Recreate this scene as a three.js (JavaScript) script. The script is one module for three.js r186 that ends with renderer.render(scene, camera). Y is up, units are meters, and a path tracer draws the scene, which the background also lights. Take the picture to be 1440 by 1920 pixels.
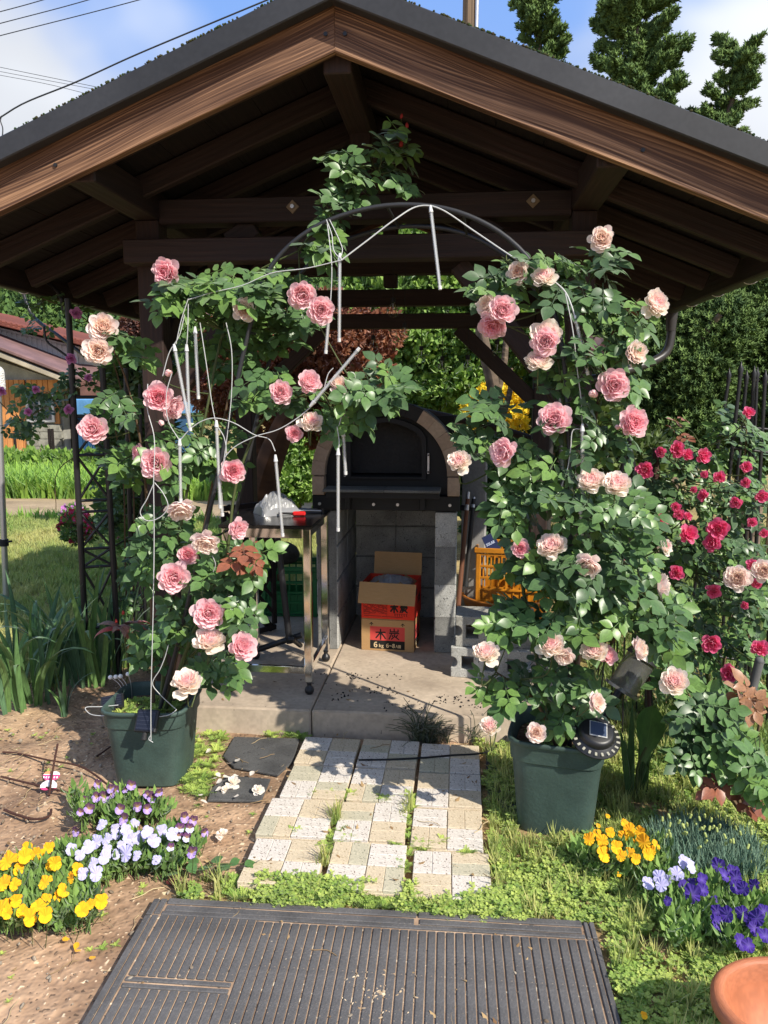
import * as THREE from 'three';
import { mergeGeometries, mergeVertices } from 'three/addons/utils/BufferGeometryUtils.js';

// ---------------------------------------------------------------- camera, sky, sun, exposure
const EYE = 1.52, PITCH = 8.5 * Math.PI / 180, YAW = 5.5 * Math.PI / 180, FOCAL = 1443;   // focal length in photo pixels (1440 x 1920)
const scene = new THREE.Scene();
const camera = new THREE.PerspectiveCamera(2 * Math.atan(960 / FOCAL) * 180 / Math.PI, 0.75, 0.05, 900);
camera.position.set(0, EYE, 0);
camera.rotation.order = 'YXZ';
camera.rotation.set(-PITCH, YAW, 0);
scene.add(camera);
const SUN = new THREE.Vector3(0.91, 1, 0.76).normalize();
const sun = new THREE.DirectionalLight(new THREE.Color().setRGB(1, 0.93, 0.82), 4.6);
sun.position.copy(SUN).multiplyScalar(40);
sun.castShadow = true;
sun.shadow.radius = 1;
sun.shadow.mapSize.set(4096, 4096);
Object.assign(sun.shadow.camera, { left: -14, right: 14, top: 14, bottom: -14, near: 1, far: 120 });
scene.add(sun, sun.target);
const renderer = new THREE.WebGLRenderer({ antialias: true });
renderer.toneMapping = THREE.LinearToneMapping;
renderer.toneMappingExposure = 1.4;
renderer.shadowMap.enabled = true;

// ---------------------------------------------------------------- random numbers and noise
function mulberry(a) { return () => { a |= 0; a = a + 0x6D2B79F5 | 0; let t = Math.imul(a ^ a >>> 15, 1 | a); t = t + Math.imul(t ^ t >>> 7, 61 | t) ^ t; return ((t ^ t >>> 14) >>> 0) / 4294967296; }; }
let rnd = mulberry(7);
const R = (a = 1, b) => b === undefined ? rnd() * a : a + rnd() * (b - a);
const seed = (n) => { rnd = mulberry(n); };
const pick = (list) => list[Math.floor(rnd() * list.length)];
const lerp = (a, b, t) => a + (b - a) * t, clamp = (x, a = 0, b = 1) => Math.min(b, Math.max(a, x));
const smooth = (a, b, x) => { const t = clamp((x - a) / (b - a)); return t * t * (3 - 2 * t); };
const hash = (x, y, s) => { let h = Math.imul(x, 374761393) + Math.imul(y, 668265263) + Math.imul(s, 974634777) | 0; h = Math.imul(h ^ h >>> 13, 1274126177); return ((h ^ h >>> 16) >>> 0) / 4294967296; };
function noise(x, y, s = 0, wrap = 0) {
  const xi = Math.floor(x), yi = Math.floor(y), fx = x - xi, fy = y - yi, m = (n) => wrap ? ((n % wrap) + wrap) % wrap : n;
  const u = fx * fx * (3 - 2 * fx), v = fy * fy * (3 - 2 * fy), x0 = m(xi), x1 = m(xi + 1), y0 = m(yi), y1 = m(yi + 1);
  return lerp(lerp(hash(x0, y0, s), hash(x1, y0, s), u), lerp(hash(x0, y1, s), hash(x1, y1, s), u), v);
}
function fbm(x, y, s = 0, oct = 4, wrap = 0) { let a = 0.5, t = 0, n = 0; for (let i = 0; i < oct; i++) { t += a * noise(x, y, s + i, wrap); n += a; a *= 0.5; x *= 2; y *= 2; wrap *= 2; } return t / n; }

// ---------------------------------------------------------------- sky
{
  const W = 1024, H = 512, data = new Float32Array(W * H * 4);
  for (let j = 0; j < H; j++) for (let i = 0; i < W; i++) {
    const el = ((j + 0.5) / H - 0.5) * Math.PI, az = ((i + 0.5) / W - 0.5) * 2 * Math.PI;
    const y = Math.sin(el), x = Math.cos(el) * Math.cos(az), z = Math.cos(el) * Math.sin(az);
    const up = clamp(y), k = Math.pow(1 - up, 3);
    let r = lerp(0.15, 0.50, k), g = lerp(0.33, 0.64, k), b = lerp(0.78, 0.90, k);
    if (y > 0) {
      const s = 1 / (y + 0.32), px = x * s * 1.15 + 3.1, pz = z * s * 1.15 + 7.7;
      const base = fbm(px + 0.35 * fbm(px * 2, pz * 2, 41, 4), pz, 11, 6), wisp = fbm(px * 3.3, pz * 1.6, 23, 5);
      const c = clamp(smooth(0.385, 0.565, base * 0.78 + wisp * 0.24)) * 0.95;
      const body = lerp(0.70, 0.98, smooth(0.3, 0.75, fbm(px * 1.7 + 5, pz * 1.7, 31, 4)));
      r = lerp(r, body * 0.94, c); g = lerp(g, body * 0.97, c); b = lerp(b, body * 1.02, c);
    }
    const o = (j * W + i) * 4; data[o] = r * 0.86; data[o + 1] = g * 0.86; data[o + 2] = b * 0.86; data[o + 3] = 1;
  }
  const sky = new THREE.DataTexture(data, W, H, THREE.RGBAFormat, THREE.FloatType);
  sky.mapping = THREE.EquirectangularReflectionMapping; sky.magFilter = sky.minFilter = THREE.LinearFilter; sky.needsUpdate = true;
  scene.background = sky; scene.environment = sky;
}

// ---------------------------------------------------------------- placing: where a sight line meets a level or an upright plane
function sight(px, py) {
  const a = (px - 720) / FOCAL, b = -(py - 960) / FOCAL, cp = Math.cos(PITCH), sp = Math.sin(PITCH);
  return new THREE.Vector3(a, b * cp - sp, -(b * sp + cp)).applyAxisAngle(new THREE.Vector3(0, 1, 0), YAW);
}
const V3 = (x, y, z) => new THREE.Vector3(x, y, z);
const G = (px, py, h = 0) => { const r = sight(px, py); return r.multiplyScalar((h - EYE) / r.y).add(V3(0, EYE, 0)); };   // on the level h
const A = (px, py, d) => { const r = sight(px, py); return r.multiplyScalar(d / -r.z).add(V3(0, EYE, 0)); };              // d metres out
const PX = (d) => d / FOCAL;                                                                                            // metres per photo pixel at d

// ---------------------------------------------------------------- things, parts
const taken = {};
function numbered(name) { const n = taken[name] = (taken[name] ?? -1) + 1; return n ? `${name}_${String(n).padStart(3, '0')}` : name; }
function shade(o) { o.castShadow = o.receiveShadow = true; return o; }
function thing(name, label, category, at = [0, 0, 0], turn = 0, group) {
  const o = new THREE.Group(); o.name = numbered(name); o.position.set(...(at.isVector3 ? at.toArray() : at)); o.rotation.y = turn;
  o.userData = { label, category }; if (group) o.userData.group = group; scene.add(o); return o;
}
function part(name, geo, mat, parent, pos, quat) {
  const m = shade(new THREE.Mesh(geo, mat)); m.name = name; if (pos) m.position.copy(pos); if (quat) m.quaternion.copy(quat); parent.add(m); return m;
}
function solo(name, label, category, geo, mat, at, turn = 0, group) {
  const m = shade(new THREE.Mesh(geo, mat)); m.name = numbered(name); if (at) m.position.copy(at); m.rotation.y = turn;
  m.userData = { label, category }; if (group) m.userData.group = group; scene.add(m); return m;
}
function setting(name, geo, mat) { const m = shade(new THREE.Mesh(geo, mat)); m.name = name; m.userData = { kind: 'structure', label: '', category: '' }; delete m.userData.label; delete m.userData.category; scene.add(m); return m; }
function scatter(name, geo, mat, list, colors, parent = scene, label, category) {   // list of matrices
  const m = shade(new THREE.InstancedMesh(geo, mat, list.length)); m.name = parent === scene ? numbered(name) : name;
  list.forEach((x, i) => m.setMatrixAt(i, x)); if (colors) colors.forEach((c, i) => m.setColorAt(i, c));
  m.userData = { kind: 'stuff' }; if (label) Object.assign(m.userData, { label, category }); parent.add(m); return m;
}
const TMP = new THREE.Object3D();
function mat4(p, q, s = 1) { TMP.position.copy(p); if (q.isQuaternion) TMP.quaternion.copy(q); else TMP.rotation.set(...q); if (s.isVector3) TMP.scale.copy(s); else TMP.scale.setScalar(s); TMP.updateMatrix(); return TMP.matrix.clone(); }
const rgb = (r, g, b) => new THREE.Color().setRGB(r, g, b);
const hex = (h) => new THREE.Color(h);

// ---------------------------------------------------------------- geometry helpers
function geoOf(pos, idx, uv, col) {
  const g = new THREE.BufferGeometry(); g.setAttribute('position', new THREE.Float32BufferAttribute(pos, 3));
  if (uv) g.setAttribute('uv', new THREE.Float32BufferAttribute(uv, 2)); if (col) g.setAttribute('color', new THREE.Float32BufferAttribute(col, 3));
  if (idx) g.setIndex(idx); g.computeVertexNormals(); return g;
}
function boxUV(g, long = 0, du = 0, dv = 0) {   // uv in metres, u along the long axis
  const p = g.attributes.position, n = g.attributes.normal, uv = [];
  for (let i = 0; i < p.count; i++) {
    const c = [p.getX(i), p.getY(i), p.getZ(i)], a = [Math.abs(n.getX(i)), Math.abs(n.getY(i)), Math.abs(n.getZ(i))], k = a.indexOf(Math.max(...a));
    const rest = [0, 1, 2].filter((q) => q !== k), u = rest.includes(long) ? long : rest[0], v = rest.find((q) => q !== u);
    uv.push(c[u] + du, c[v] + dv + k * 0.37);
  }
  g.setAttribute('uv', new THREE.Float32BufferAttribute(uv, 2)); return g;
}
function cbox(w, h, d, c = 0.004, long = 0, du = 0, dv = 0) {   // a box with bevelled edges, 44 triangles
  const H = [w / 2, h / 2, d / 2]; c = Math.min(c, ...H.map((x) => x * 0.9)); const pos = [];
  const tri = (a, b, e) => {
    const A_ = V3(...a), B = V3(...b), C = V3(...e), n = B.clone().sub(A_).cross(C.clone().sub(A_)), m = A_.clone().add(B).add(C);
    pos.push(...a, ...(n.dot(m) > 0 ? [...b, ...e] : [...e, ...b]));
  };
  const quad = (a, b, e, f) => { tri(a, b, e); tri(a, e, f); };
  for (let a = 0; a < 3; a++) for (const s of [-1, 1]) {
    const b = (a + 1) % 3, e = (a + 2) % 3, P = (i, j) => { const r = [0, 0, 0]; r[a] = s * H[a]; r[b] = i * (H[b] - c); r[e] = j * (H[e] - c); return r; };
    quad(P(-1, -1), P(1, -1), P(1, 1), P(-1, 1));
    for (const t of [-1, 1]) {
      const Q = (k, onA) => { const r = [0, 0, 0]; r[a] = s * (H[a] - (onA ? 0 : c)); r[b] = t * (H[b] - (onA ? c : 0)); r[e] = k * (H[e] - c); return r; };
      quad(Q(-1, true), Q(1, true), Q(1, false), Q(-1, false));
    }
  }
  for (const x of [-1, 1]) for (const y of [-1, 1]) for (const z of [-1, 1])
    tri([x * H[0], y * (H[1] - c), z * (H[2] - c)], [x * (H[0] - c), y * H[1], z * (H[2] - c)], [x * (H[0] - c), y * (H[1] - c), z * H[2]]);
  return boxUV(geoOf(pos), long, du, dv);
}
function moved(g, x = 0, y = 0, z = 0, rx = 0, ry = 0, rz = 0) { const m = new THREE.Matrix4().makeRotationFromEuler(new THREE.Euler(rx, ry, rz)); m.setPosition(x, y, z); return g.applyMatrix4(m); }
function beam(name, p0, p1, w, h, mat, parent, du = 0, c = 0.005) {   // w across, h upward, from p0 to p1
  const d = p1.clone().sub(p0), L = d.length(); d.normalize();
  const side = Math.abs(d.y) > 0.99 ? V3(0, 0, 1) : V3(0, 1, 0).cross(d).normalize().negate(), up = side.clone().cross(d).normalize();
  const q = new THREE.Quaternion().setFromRotationMatrix(new THREE.Matrix4().makeBasis(d, up, d.clone().cross(up)));
  return part(name, cbox(L, h, w, c, 0, du, du * 0.7), mat, parent, p0.clone().add(p1).multiplyScalar(0.5), q);
}
function tube(points, r, seg = 24, rad = 6, closed = false) {
  const cv = new THREE.CatmullRomCurve3(points, closed, 'centripetal'); return new THREE.TubeGeometry(cv, seg, r, rad, closed);
}
function rod(p0, p1, r, r1 = r, rad = 8) {
  const d = p1.clone().sub(p0), L = d.length(), g = new THREE.CylinderGeometry(r1, r, L, rad, 1); g.translate(0, L / 2, 0);
  g.applyQuaternion(new THREE.Quaternion().setFromUnitVectors(V3(0, 1, 0), d.normalize())); g.translate(p0.x, p0.y, p0.z); return g;
}
function taperTube(points, r0, r1, seg = 20, rad = 6) {
  const cv = new THREE.CatmullRomCurve3(points, false, 'centripetal'), g = new THREE.TubeGeometry(cv, seg, 1, rad, false), p = g.attributes.position;
  for (let i = 0; i <= seg; i++) { const c = cv.getPointAt(i / seg), r = lerp(r0, r1, i / seg); for (let j = 0; j <= rad; j++) { const k = i * (rad + 1) + j; p.setXYZ(k, c.x + (p.getX(k) - c.x) * r, c.y + (p.getY(k) - c.y) * r, c.z + (p.getZ(k) - c.z) * r); } }
  g.computeVertexNormals(); return g;
}
const merge = (list) => {
  const all = list.map((g) => { const q = g.index ? g.toNonIndexed() : g.clone(); for (const k of Object.keys(q.attributes)) if (!['position', 'normal', 'uv', 'color'].includes(k)) q.deleteAttribute(k); return q; });
  const keys = ['position', 'normal', 'uv', 'color'].filter((k) => all.every((g) => g.attributes[k]));
  all.forEach((g) => Object.keys(g.attributes).forEach((k) => keys.includes(k) || g.deleteAttribute(k)));
  return mergeGeometries(all);
};

// ---------------------------------------------------------------- textures
function tex(W, H, fn, { srgb = true, rep = [1, 1] } = {}) {   // fn(u, v) gives [r, g, b] in 0..1 as shown, or one number
  const d = new Uint8Array(W * H * 4);
  for (let j = 0; j < H; j++) for (let i = 0; i < W; i++) {
    const c = fn(i / W, j / H), o = (j * W + i) * 4, q = Array.isArray(c) ? c : [c, c, c];
    d[o] = clamp(q[0]) * 255; d[o + 1] = clamp(q[1]) * 255; d[o + 2] = clamp(q[2]) * 255; d[o + 3] = 255;
  }
  const t = new THREE.DataTexture(d, W, H); t.wrapS = t.wrapT = THREE.RepeatWrapping; t.magFilter = THREE.LinearFilter; t.minFilter = THREE.LinearMipmapLinearFilter; t.generateMipmaps = true;
  if (srgb) t.colorSpace = THREE.SRGBColorSpace; t.repeat.set(...rep); t.needsUpdate = true; return t;
}
const mixc = (a, b, t) => a.map((x, i) => lerp(x, b[i], t));
const scaleC = (a, k) => a.map((x) => x * k);
function std(o) { return new THREE.MeshStandardMaterial({ roughness: 0.8, ...o }); }
function phys(o) { return new THREE.MeshPhysicalMaterial({ roughness: 0.8, ...o }); }
const grainAt = (u, v, s, n) => { const w = v * n + 0.9 * fbm(u * 2, v * 3, s, 3, 2) * 3; return 0.5 + 0.5 * Math.sin(w * 6.283); };

// wood: u along the grain, one repeat = 1.6 m by 0.32 m
const woodRep = [1 / 1.6, 1 / 0.32];
const T_wood = tex(1024, 256, (u, v) => {
  const g = grainAt(u, v, 3, 9), f = fbm(u * 8, v * 128, 5, 3, 8), p = fbm(u * 4, v * 4, 8, 4, 4);
  return scaleC([0.205, 0.132, 0.105], 0.62 + 0.22 * g * f + 0.30 * f + 0.35 * (p - 0.5));
}, { rep: woodRep });
const T_woodB = tex(1024, 256, (u, v) => grainAt(u, v, 3, 9) * 0.4 + fbm(u * 8, v * 128, 5, 3, 8) * 0.6, { srgb: false, rep: woodRep });
const bargeRep = [1 / 2.4, 1 / 0.16];
const bargeGrain = (u, v) => { const w = v + 0.10 * fbm(u * 2, v * 2, 61, 3, 2) + 0.05 * Math.sin(u * 12.566 + v * 3); return clamp(0.55 * fbm(u * 4, w * 20, 62, 3) + 0.45 * noise(u * 6, w * 46, 63) + 0.35 * (fbm(u * 3, w * 7, 64, 2) - 0.5)); };
const T_barge = tex(2048, 256, (u, v) => {
  const g = bargeGrain(u, v), f = fbm(u * 24, v * 96, 65, 3, 8), p = fbm(u * 6, v * 2, 68, 4, 2);
  return scaleC(mixc([0.31, 0.205, 0.14], [0.67, 0.52, 0.39], clamp(2.1 * (g - 0.5) + 0.45 + 0.4 * (f - 0.5) + 0.7 * (p - 0.5))), 0.88 + 0.24 * f);
}, { rep: bargeRep });
const T_bargeB = tex(2048, 256, (u, v) => clamp(1.8 * (bargeGrain(u, v) - 0.5) + 0.5) * 0.8 + 0.2 * fbm(u * 24, v * 96, 65, 3, 8), { srgb: false, rep: bargeRep });
const M_wood = std({ map: T_wood, bumpMap: T_woodB, bumpScale: 0.0018, roughness: 0.72 });
const M_barge = std({ map: T_barge, bumpMap: T_bargeB, bumpScale: 0.0024, roughness: 0.75 });
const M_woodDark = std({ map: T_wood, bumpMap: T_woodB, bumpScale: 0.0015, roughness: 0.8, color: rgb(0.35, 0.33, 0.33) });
// soil, one repeat = 1.4 m; shown colours are multiplied by the ground's own tint
const soilAt = (u, v) => {
  const a = fbm(u * 6, v * 6, 71, 6, 6), b = fbm(u * 48, v * 48, 75, 3, 48), peb = noise(u * 150, v * 150, 79, 150);
  return [a, b, peb];
};
const T_soil = tex(1024, 1024, (u, v) => {
  const [a, b, p] = soilAt(u, v); let c = mixc([0.52, 0.42, 0.335], [0.76, 0.645, 0.53], clamp(0.5 + 1.6 * (a - 0.5) + 0.9 * (b - 0.5)));
  if (p > 0.86) c = mixc(c, [0.90, 0.82, 0.70], smooth(0.86, 0.93, p)); if (p < 0.1) c = scaleC(c, 0.62); return c;
}, { rep: [1 / 1.4, 1 / 1.4] });
const T_soilB = tex(1024, 1024, (u, v) => { const [a, b, p] = soilAt(u, v); return 0.5 * a + 0.35 * b + 0.15 * p; }, { srgb: false, rep: [1 / 1.4, 1 / 1.4] });
// concrete, one repeat = 1 m
const T_conc = tex(1024, 1024, (u, v) => {
  const a = fbm(u * 4, v * 4, 81, 6, 4), b = fbm(u * 64, v * 64, 85, 2, 64), h = noise(u * 70, v * 70, 88, 70);
  return scaleC(mixc([0.60, 0.54, 0.47], [0.77, 0.705, 0.62], clamp(0.5 + 1.5 * (a - 0.5))), (0.94 + 0.12 * b) * (h > 0.972 ? 0.45 : 1));
});
const T_concB = tex(512, 512, (u, v) => 0.6 * fbm(u * 32, v * 32, 85, 3, 32) + (noise(u * 70, v * 70, 88, 70) > 0.972 ? 0 : 0.4), { srgb: false });
const M_conc = std({ map: T_conc, bumpMap: T_concB, bumpScale: 0.0012, roughness: 0.9 });
// concrete block, one repeat = 0.4 m
const T_block = tex(512, 512, (u, v) => { const a = fbm(u * 5, v * 5, 91, 4, 5), b = noise(u * 128, v * 128, 95, 128), c = noise(u * 60, v * 60, 96, 60); return scaleC([0.66, 0.66, 0.64], (0.78 + 0.34 * a + 0.2 * (b - 0.5)) * (c > 0.9 ? 0.6 : 1)); }, { rep: [2.5, 2.5] });
const T_blockB = tex(512, 512, (u, v) => noise(u * 128, v * 128, 95, 128) * 0.5 + (noise(u * 60, v * 60, 96, 60) > 0.9 ? 0 : 0.5), { srgb: false, rep: [2.5, 2.5] });
const M_block = std({ map: T_block, bumpMap: T_blockB, bumpScale: 0.002, roughness: 0.95 });
const M_mortar = std({ map: T_block, color: rgb(0.5, 0.5, 0.5), roughness: 1 });
// speckled paving, one repeat = 0.25 m
const speck = (u, v) => { const n = noise(u * 46, v * 46, 101, 46), m = noise(u * 90, v * 90, 104, 90), f = fbm(u * 8, v * 8, 107, 4, 8); return [n, m, f]; };
const paveTex = (lo, hi, dark) => tex(512, 512, (u, v) => { const [n, m, f] = speck(u, v); let c = mixc(lo, hi, f); c = scaleC(c, 0.93 + 0.14 * m); if (n > 0.80) c = mixc(c, dark, smooth(0.80, 0.88, n) * 0.75); return c; }, { rep: [4, 4] });
const T_pvB = tex(512, 512, (u, v) => { const [n, m, f] = speck(u, v); return 0.5 * m + 0.3 * f + (n > 0.8 ? 0 : 0.2); }, { srgb: false, rep: [4, 4] });
const pave = (map) => std({ map, bumpMap: T_pvB, bumpScale: 0.0012, roughness: 0.92 });
const M_pvWhite = pave(paveTex([0.77, 0.735, 0.69], [0.87, 0.845, 0.81], [0.40, 0.33, 0.28]));
const M_pvTan = pave(paveTex([0.74, 0.675, 0.57], [0.85, 0.79, 0.68], [0.58, 0.50, 0.38]));
const M_pvGrey = pave(paveTex([0.68, 0.655, 0.565], [0.78, 0.75, 0.655], [0.45, 0.45, 0.38]));
// rubber
const T_rub = tex(512, 512, (u, v) => { const a = fbm(u * 5, v * 5, 111, 5, 5), b = noise(u * 120, v * 120, 115, 120), d = noise(u * 200, v * 200, 116, 200); let c = scaleC([0.345, 0.338, 0.335], 0.75 + 0.5 * a + 0.15 * (b - 0.5)); if (d > 0.93) c = mixc(c, [0.62, 0.55, 0.47], 0.7); return c; }, { rep: [2, 2] });
const M_rubber = std({ map: T_rub, bumpMap: T_blockB, bumpScale: 0.0008, roughness: 0.72 });
// plain noise for paint, clay, plastic
const T_mottle = tex(512, 512, (u, v) => { const a = fbm(u * 4, v * 4, 121, 6, 4), b = noise(u * 100, v * 100, 125, 100); return 0.80 + 0.28 * (a - 0.5) + 0.08 * b; });
const T_fineB = tex(512, 512, (u, v) => fbm(u * 40, v * 40, 131, 4, 40), { srgb: false });
const T_bark = tex(512, 512, (u, v) => { const a = fbm(u * 24, v * 3, 141, 5, 3), b = fbm(u * 6, v * 6, 144, 4, 6); return scaleC([0.50, 0.43, 0.36], 0.45 + 0.8 * a + 0.3 * (b - 0.5)); });
const T_barkB = tex(512, 512, (u, v) => fbm(u * 24, v * 3, 141, 5, 3), { srgb: false });
const M_bark = std({ map: T_bark, bumpMap: T_barkB, bumpScale: 0.01, roughness: 0.95 });
const M_barkRed = std({ map: T_bark, bumpMap: T_barkB, bumpScale: 0.01, roughness: 0.95, color: rgb(0.7, 0.45, 0.32) });
const M_black = std({ color: rgb(0.012, 0.012, 0.013), roughness: 0.42 });
const M_blackRough = std({ color: rgb(0.016, 0.016, 0.018), roughness: 0.75, map: T_mottle });
const M_steel = std({ color: rgb(0.80, 0.79, 0.76), metalness: 1, roughness: 0.09 });
const M_zinc = std({ color: rgb(0.55, 0.55, 0.55), metalness: 0.9, roughness: 0.42 });
const M_wire = std({ color: rgb(0.46, 0.47, 0.46), roughness: 0.5 });
// leaf: midrib along v, u across
const leafTex = (base, vein, s) => tex(128, 128, (u, v) => {
  const x = Math.abs(u - 0.5) * 2, rib = 1 - smooth(0.0, 0.07, x), ph = (v - x * 0.45) * 9, side = (1 - smooth(0.0, 0.16, Math.abs(ph - Math.round(ph)))) * 0.55;
  const n = fbm(u * 6, v * 6, s, 4); return mixc(scaleC(base, 0.82 + 0.36 * n), vein, Math.max(rib * 0.8, side * 0.5));
});
const T_leaf = leafTex([0.86, 0.9, 0.8], [1, 1, 0.94], 151);
function leafMat(r, g, b, o = {}) { return phys({ color: rgb(r, g, b), map: T_leaf, roughness: 0.95, transmission: 0.28, thickness: 0, side: THREE.DoubleSide, clearcoat: 0.8, clearcoatRoughness: 0.34, ...o }); }
const M_rose = [leafMat(0.085, 0.185, 0.050), leafMat(0.12, 0.24, 0.062), leafMat(0.18, 0.32, 0.065), leafMat(0.060, 0.135, 0.045)];
const M_roseRed = leafMat(0.38, 0.10, 0.055);
const M_cane = std({ color: rgb(0.10, 0.13, 0.035), roughness: 0.7, map: T_mottle });
const M_caneOld = std({ color: rgb(0.16, 0.10, 0.05), roughness: 0.85, map: T_mottle });

// ================================================================ THE SETTING
// how green the ground is at (x, v), v metres out from the camera
function greenness(x, v) {
  const n = fbm(x * 2.2 + 9, v * 2.2, 201, 4) - 0.5, m = fbm(x * 0.5, v * 0.5, 207, 3) - 0.5;
  const right = smooth(0.05, 0.30, x + 0.35 * n), strip = smooth(0.16, 0.04, Math.abs(v - 2.06 + 0.25 * n) - 0.02) * smooth(-1.0, -0.75, x), lawn = smooth(3.9, 4.7, v + 1.4 * n - 0.2 * x);
  return clamp(Math.max(right, strip, lawn) + 0.5 * n + 0.25 * m);
}
{
  const N = 300, pos = [], uv = [], col = [], idx = [];
  const warp = (t, near, far) => Math.sign(t) * (Math.abs(t) * near + Math.pow(Math.abs(t), 7) * far);
  for (let j = 0; j <= N; j++) for (let i = 0; i <= N; i++) {
    const x = warp(i / N * 2 - 1, 5.5, 380) - 0.4, v = 3.5 + warp(j / N * 2 - 1, 5.5, 420);
    const near = smooth(9, 5, Math.hypot(x + 0.4, v - 3)), flat = smooth(0.9, 1.15, Math.abs(x + 0.3)) + smooth(0.3, 0.0, v) > 0 ? 1 : 0.25;
    const clod = fbm(x * 7, v * 7, 211, 4) - 0.55, lump = fbm(x * 1.3, v * 1.3, 215, 3) - 0.6;
    pos.push(x, near * flat * (clod * 0.045 + lump * 0.03) - 0.004, -v); uv.push(x, -v);
    const g = greenness(x, v), far = smooth(7, 14, v), n = fbm(x * 1.7, v * 1.7, 221, 4), damp = fbm(x * 0.9 + 4, v * 0.9, 225, 3);
    const soil = [0.86 + 0.25 * n, 0.84 + 0.2 * n, 0.82 + 0.16 * n].map((k) => k * (0.72 + 0.4 * damp));
    const lawn = mixc([0.75, 0.98, 0.45], [1.15, 1.15, 0.72], clamp(n * 1.3 - 0.2));
    const c = mixc(soil, scaleC(lawn, lerp(0.75, 0.95, far)), clamp(g * (v > 4 ? 1 : 0.55)));
    col.push(...c);
  }
  for (let j = 0; j < N; j++) for (let i = 0; i < N; i++) { const a = j * (N + 1) + i, b = a + 1, c = a + N + 1, d = c + 1; idx.push(a, b, c, b, d, c); }
  const g = geoOf(pos, idx, uv, col);
  setting('ground', g, std({ map: T_soil, bumpMap: T_soilB, bumpScale: 0.02, roughness: 1, vertexColors: true }));
}
// a pale gravel lane across the far left lawn
{
  const pts = []; for (let i = 0; i <= 40; i++) { const x = lerp(-14, -1.2, i / 40); pts.push([x, 9.3 + 0.12 * Math.sin(x) + 0.25 * (fbm(x * 1.5, 1, 231, 3) - 0.5), 1.5 + 0.5 * fbm(x * 2, 5, 233, 3)]); }
  const pos = [], uv = [], idx = [];
  pts.forEach(([x, v, w], i) => { pos.push(x, 0.006, -v, x, 0.006, -v - w); uv.push(x, v, x, v + w); if (i) { const a = i * 2; idx.push(a - 2, a, a - 1, a, a + 1, a - 1); } });
  setting('path', geoOf(pos, idx, uv), std({ map: T_conc, bumpMap: T_soilB, bumpScale: 0.01, roughness: 1, color: rgb(0.80, 0.72, 0.56) }));
}
// concrete floor of the shelter, cast in two pours
const SLAB = 0.12;
{
  const floor = new THREE.Group(); floor.name = 'floor'; floor.userData = { kind: 'structure' }; scene.add(floor);
  const piece = (x0, x1, v0, v1) => part('pour', cbox(x1 - x0, 0.26, v1 - v0, 0.008, 0, x0, 0), M_conc, floor, V3((x0 + x1) / 2, SLAB - 0.13, -(v0 + v1) / 2));
  piece(-1.30, -0.648, 3.26, 5.25); piece(-0.643, 0.56, 3.26, 5.25);
}
// ================================================================ PAVING
{
  const rows = ['touching the slab', 'second row from the slab', 'third row from the slab', 'front row by the weeds'], cols = ['left', 'middle', 'right'];
  const strip = [cbox(0.1205, 0.028, 0.0598, 0.0016, 0), cbox(0.0598, 0.028, 0.1205, 0.0016, 2)];
  const base = cbox(0.246, 0.03, 0.246, 0.004);
  seed(21);
  for (let r = 0; r < 4; r++) for (let c = 0; c < 3; c++) {
    const t = thing('paving_stone', `square speckled white and tan paving stone, ${cols[c]} column, ${rows[r]}`, 'paving stone',
      [-0.66 + 0.128 + c * 0.2575 + R(-0.004, 0.004) - (r > 1 ? 0.012 * (3 - r) : 0) + (r > 1 ? (c - 1) * 0.012 : 0), 0.002, -(3.18 - 0.128 - r * 0.264 + R(-0.004, 0.004) + (c === 2 ? -0.018 : 0))], R(-0.015, 0.015), 'speckled paving stones before the slab');
    t.rotation.x = R(-0.012, 0.012); t.rotation.z = R(-0.012, 0.012);
    part('base', base, M_pvTan, t, V3(0, 0.008, 0));
    const flip = (r * 5 + c * 3 + (r > 2 ? 1 : 0)) % 2;
    for (let q = 0; q < 4; q++) {
      const i = q % 2, j = q >> 1, white = (i + j + flip) % 2 === 0, vert = white ? (r + c) % 2 : 1 - (r + c) % 2;
      for (const s of [-1, 1]) {
        const cx = (i - 0.5) * 0.1235, cz = (j - 0.5) * 0.1235, o = s * 0.0303;
        part('strip', strip[vert], white ? M_pvWhite : (R() < 0.22 ? M_pvGrey : M_pvTan), t, V3(cx + (vert ? o : 0), 0.0165 + R(-0.0008, 0.0008), cz + (vert ? 0 : o)));
      }
    }
  }
}
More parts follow.
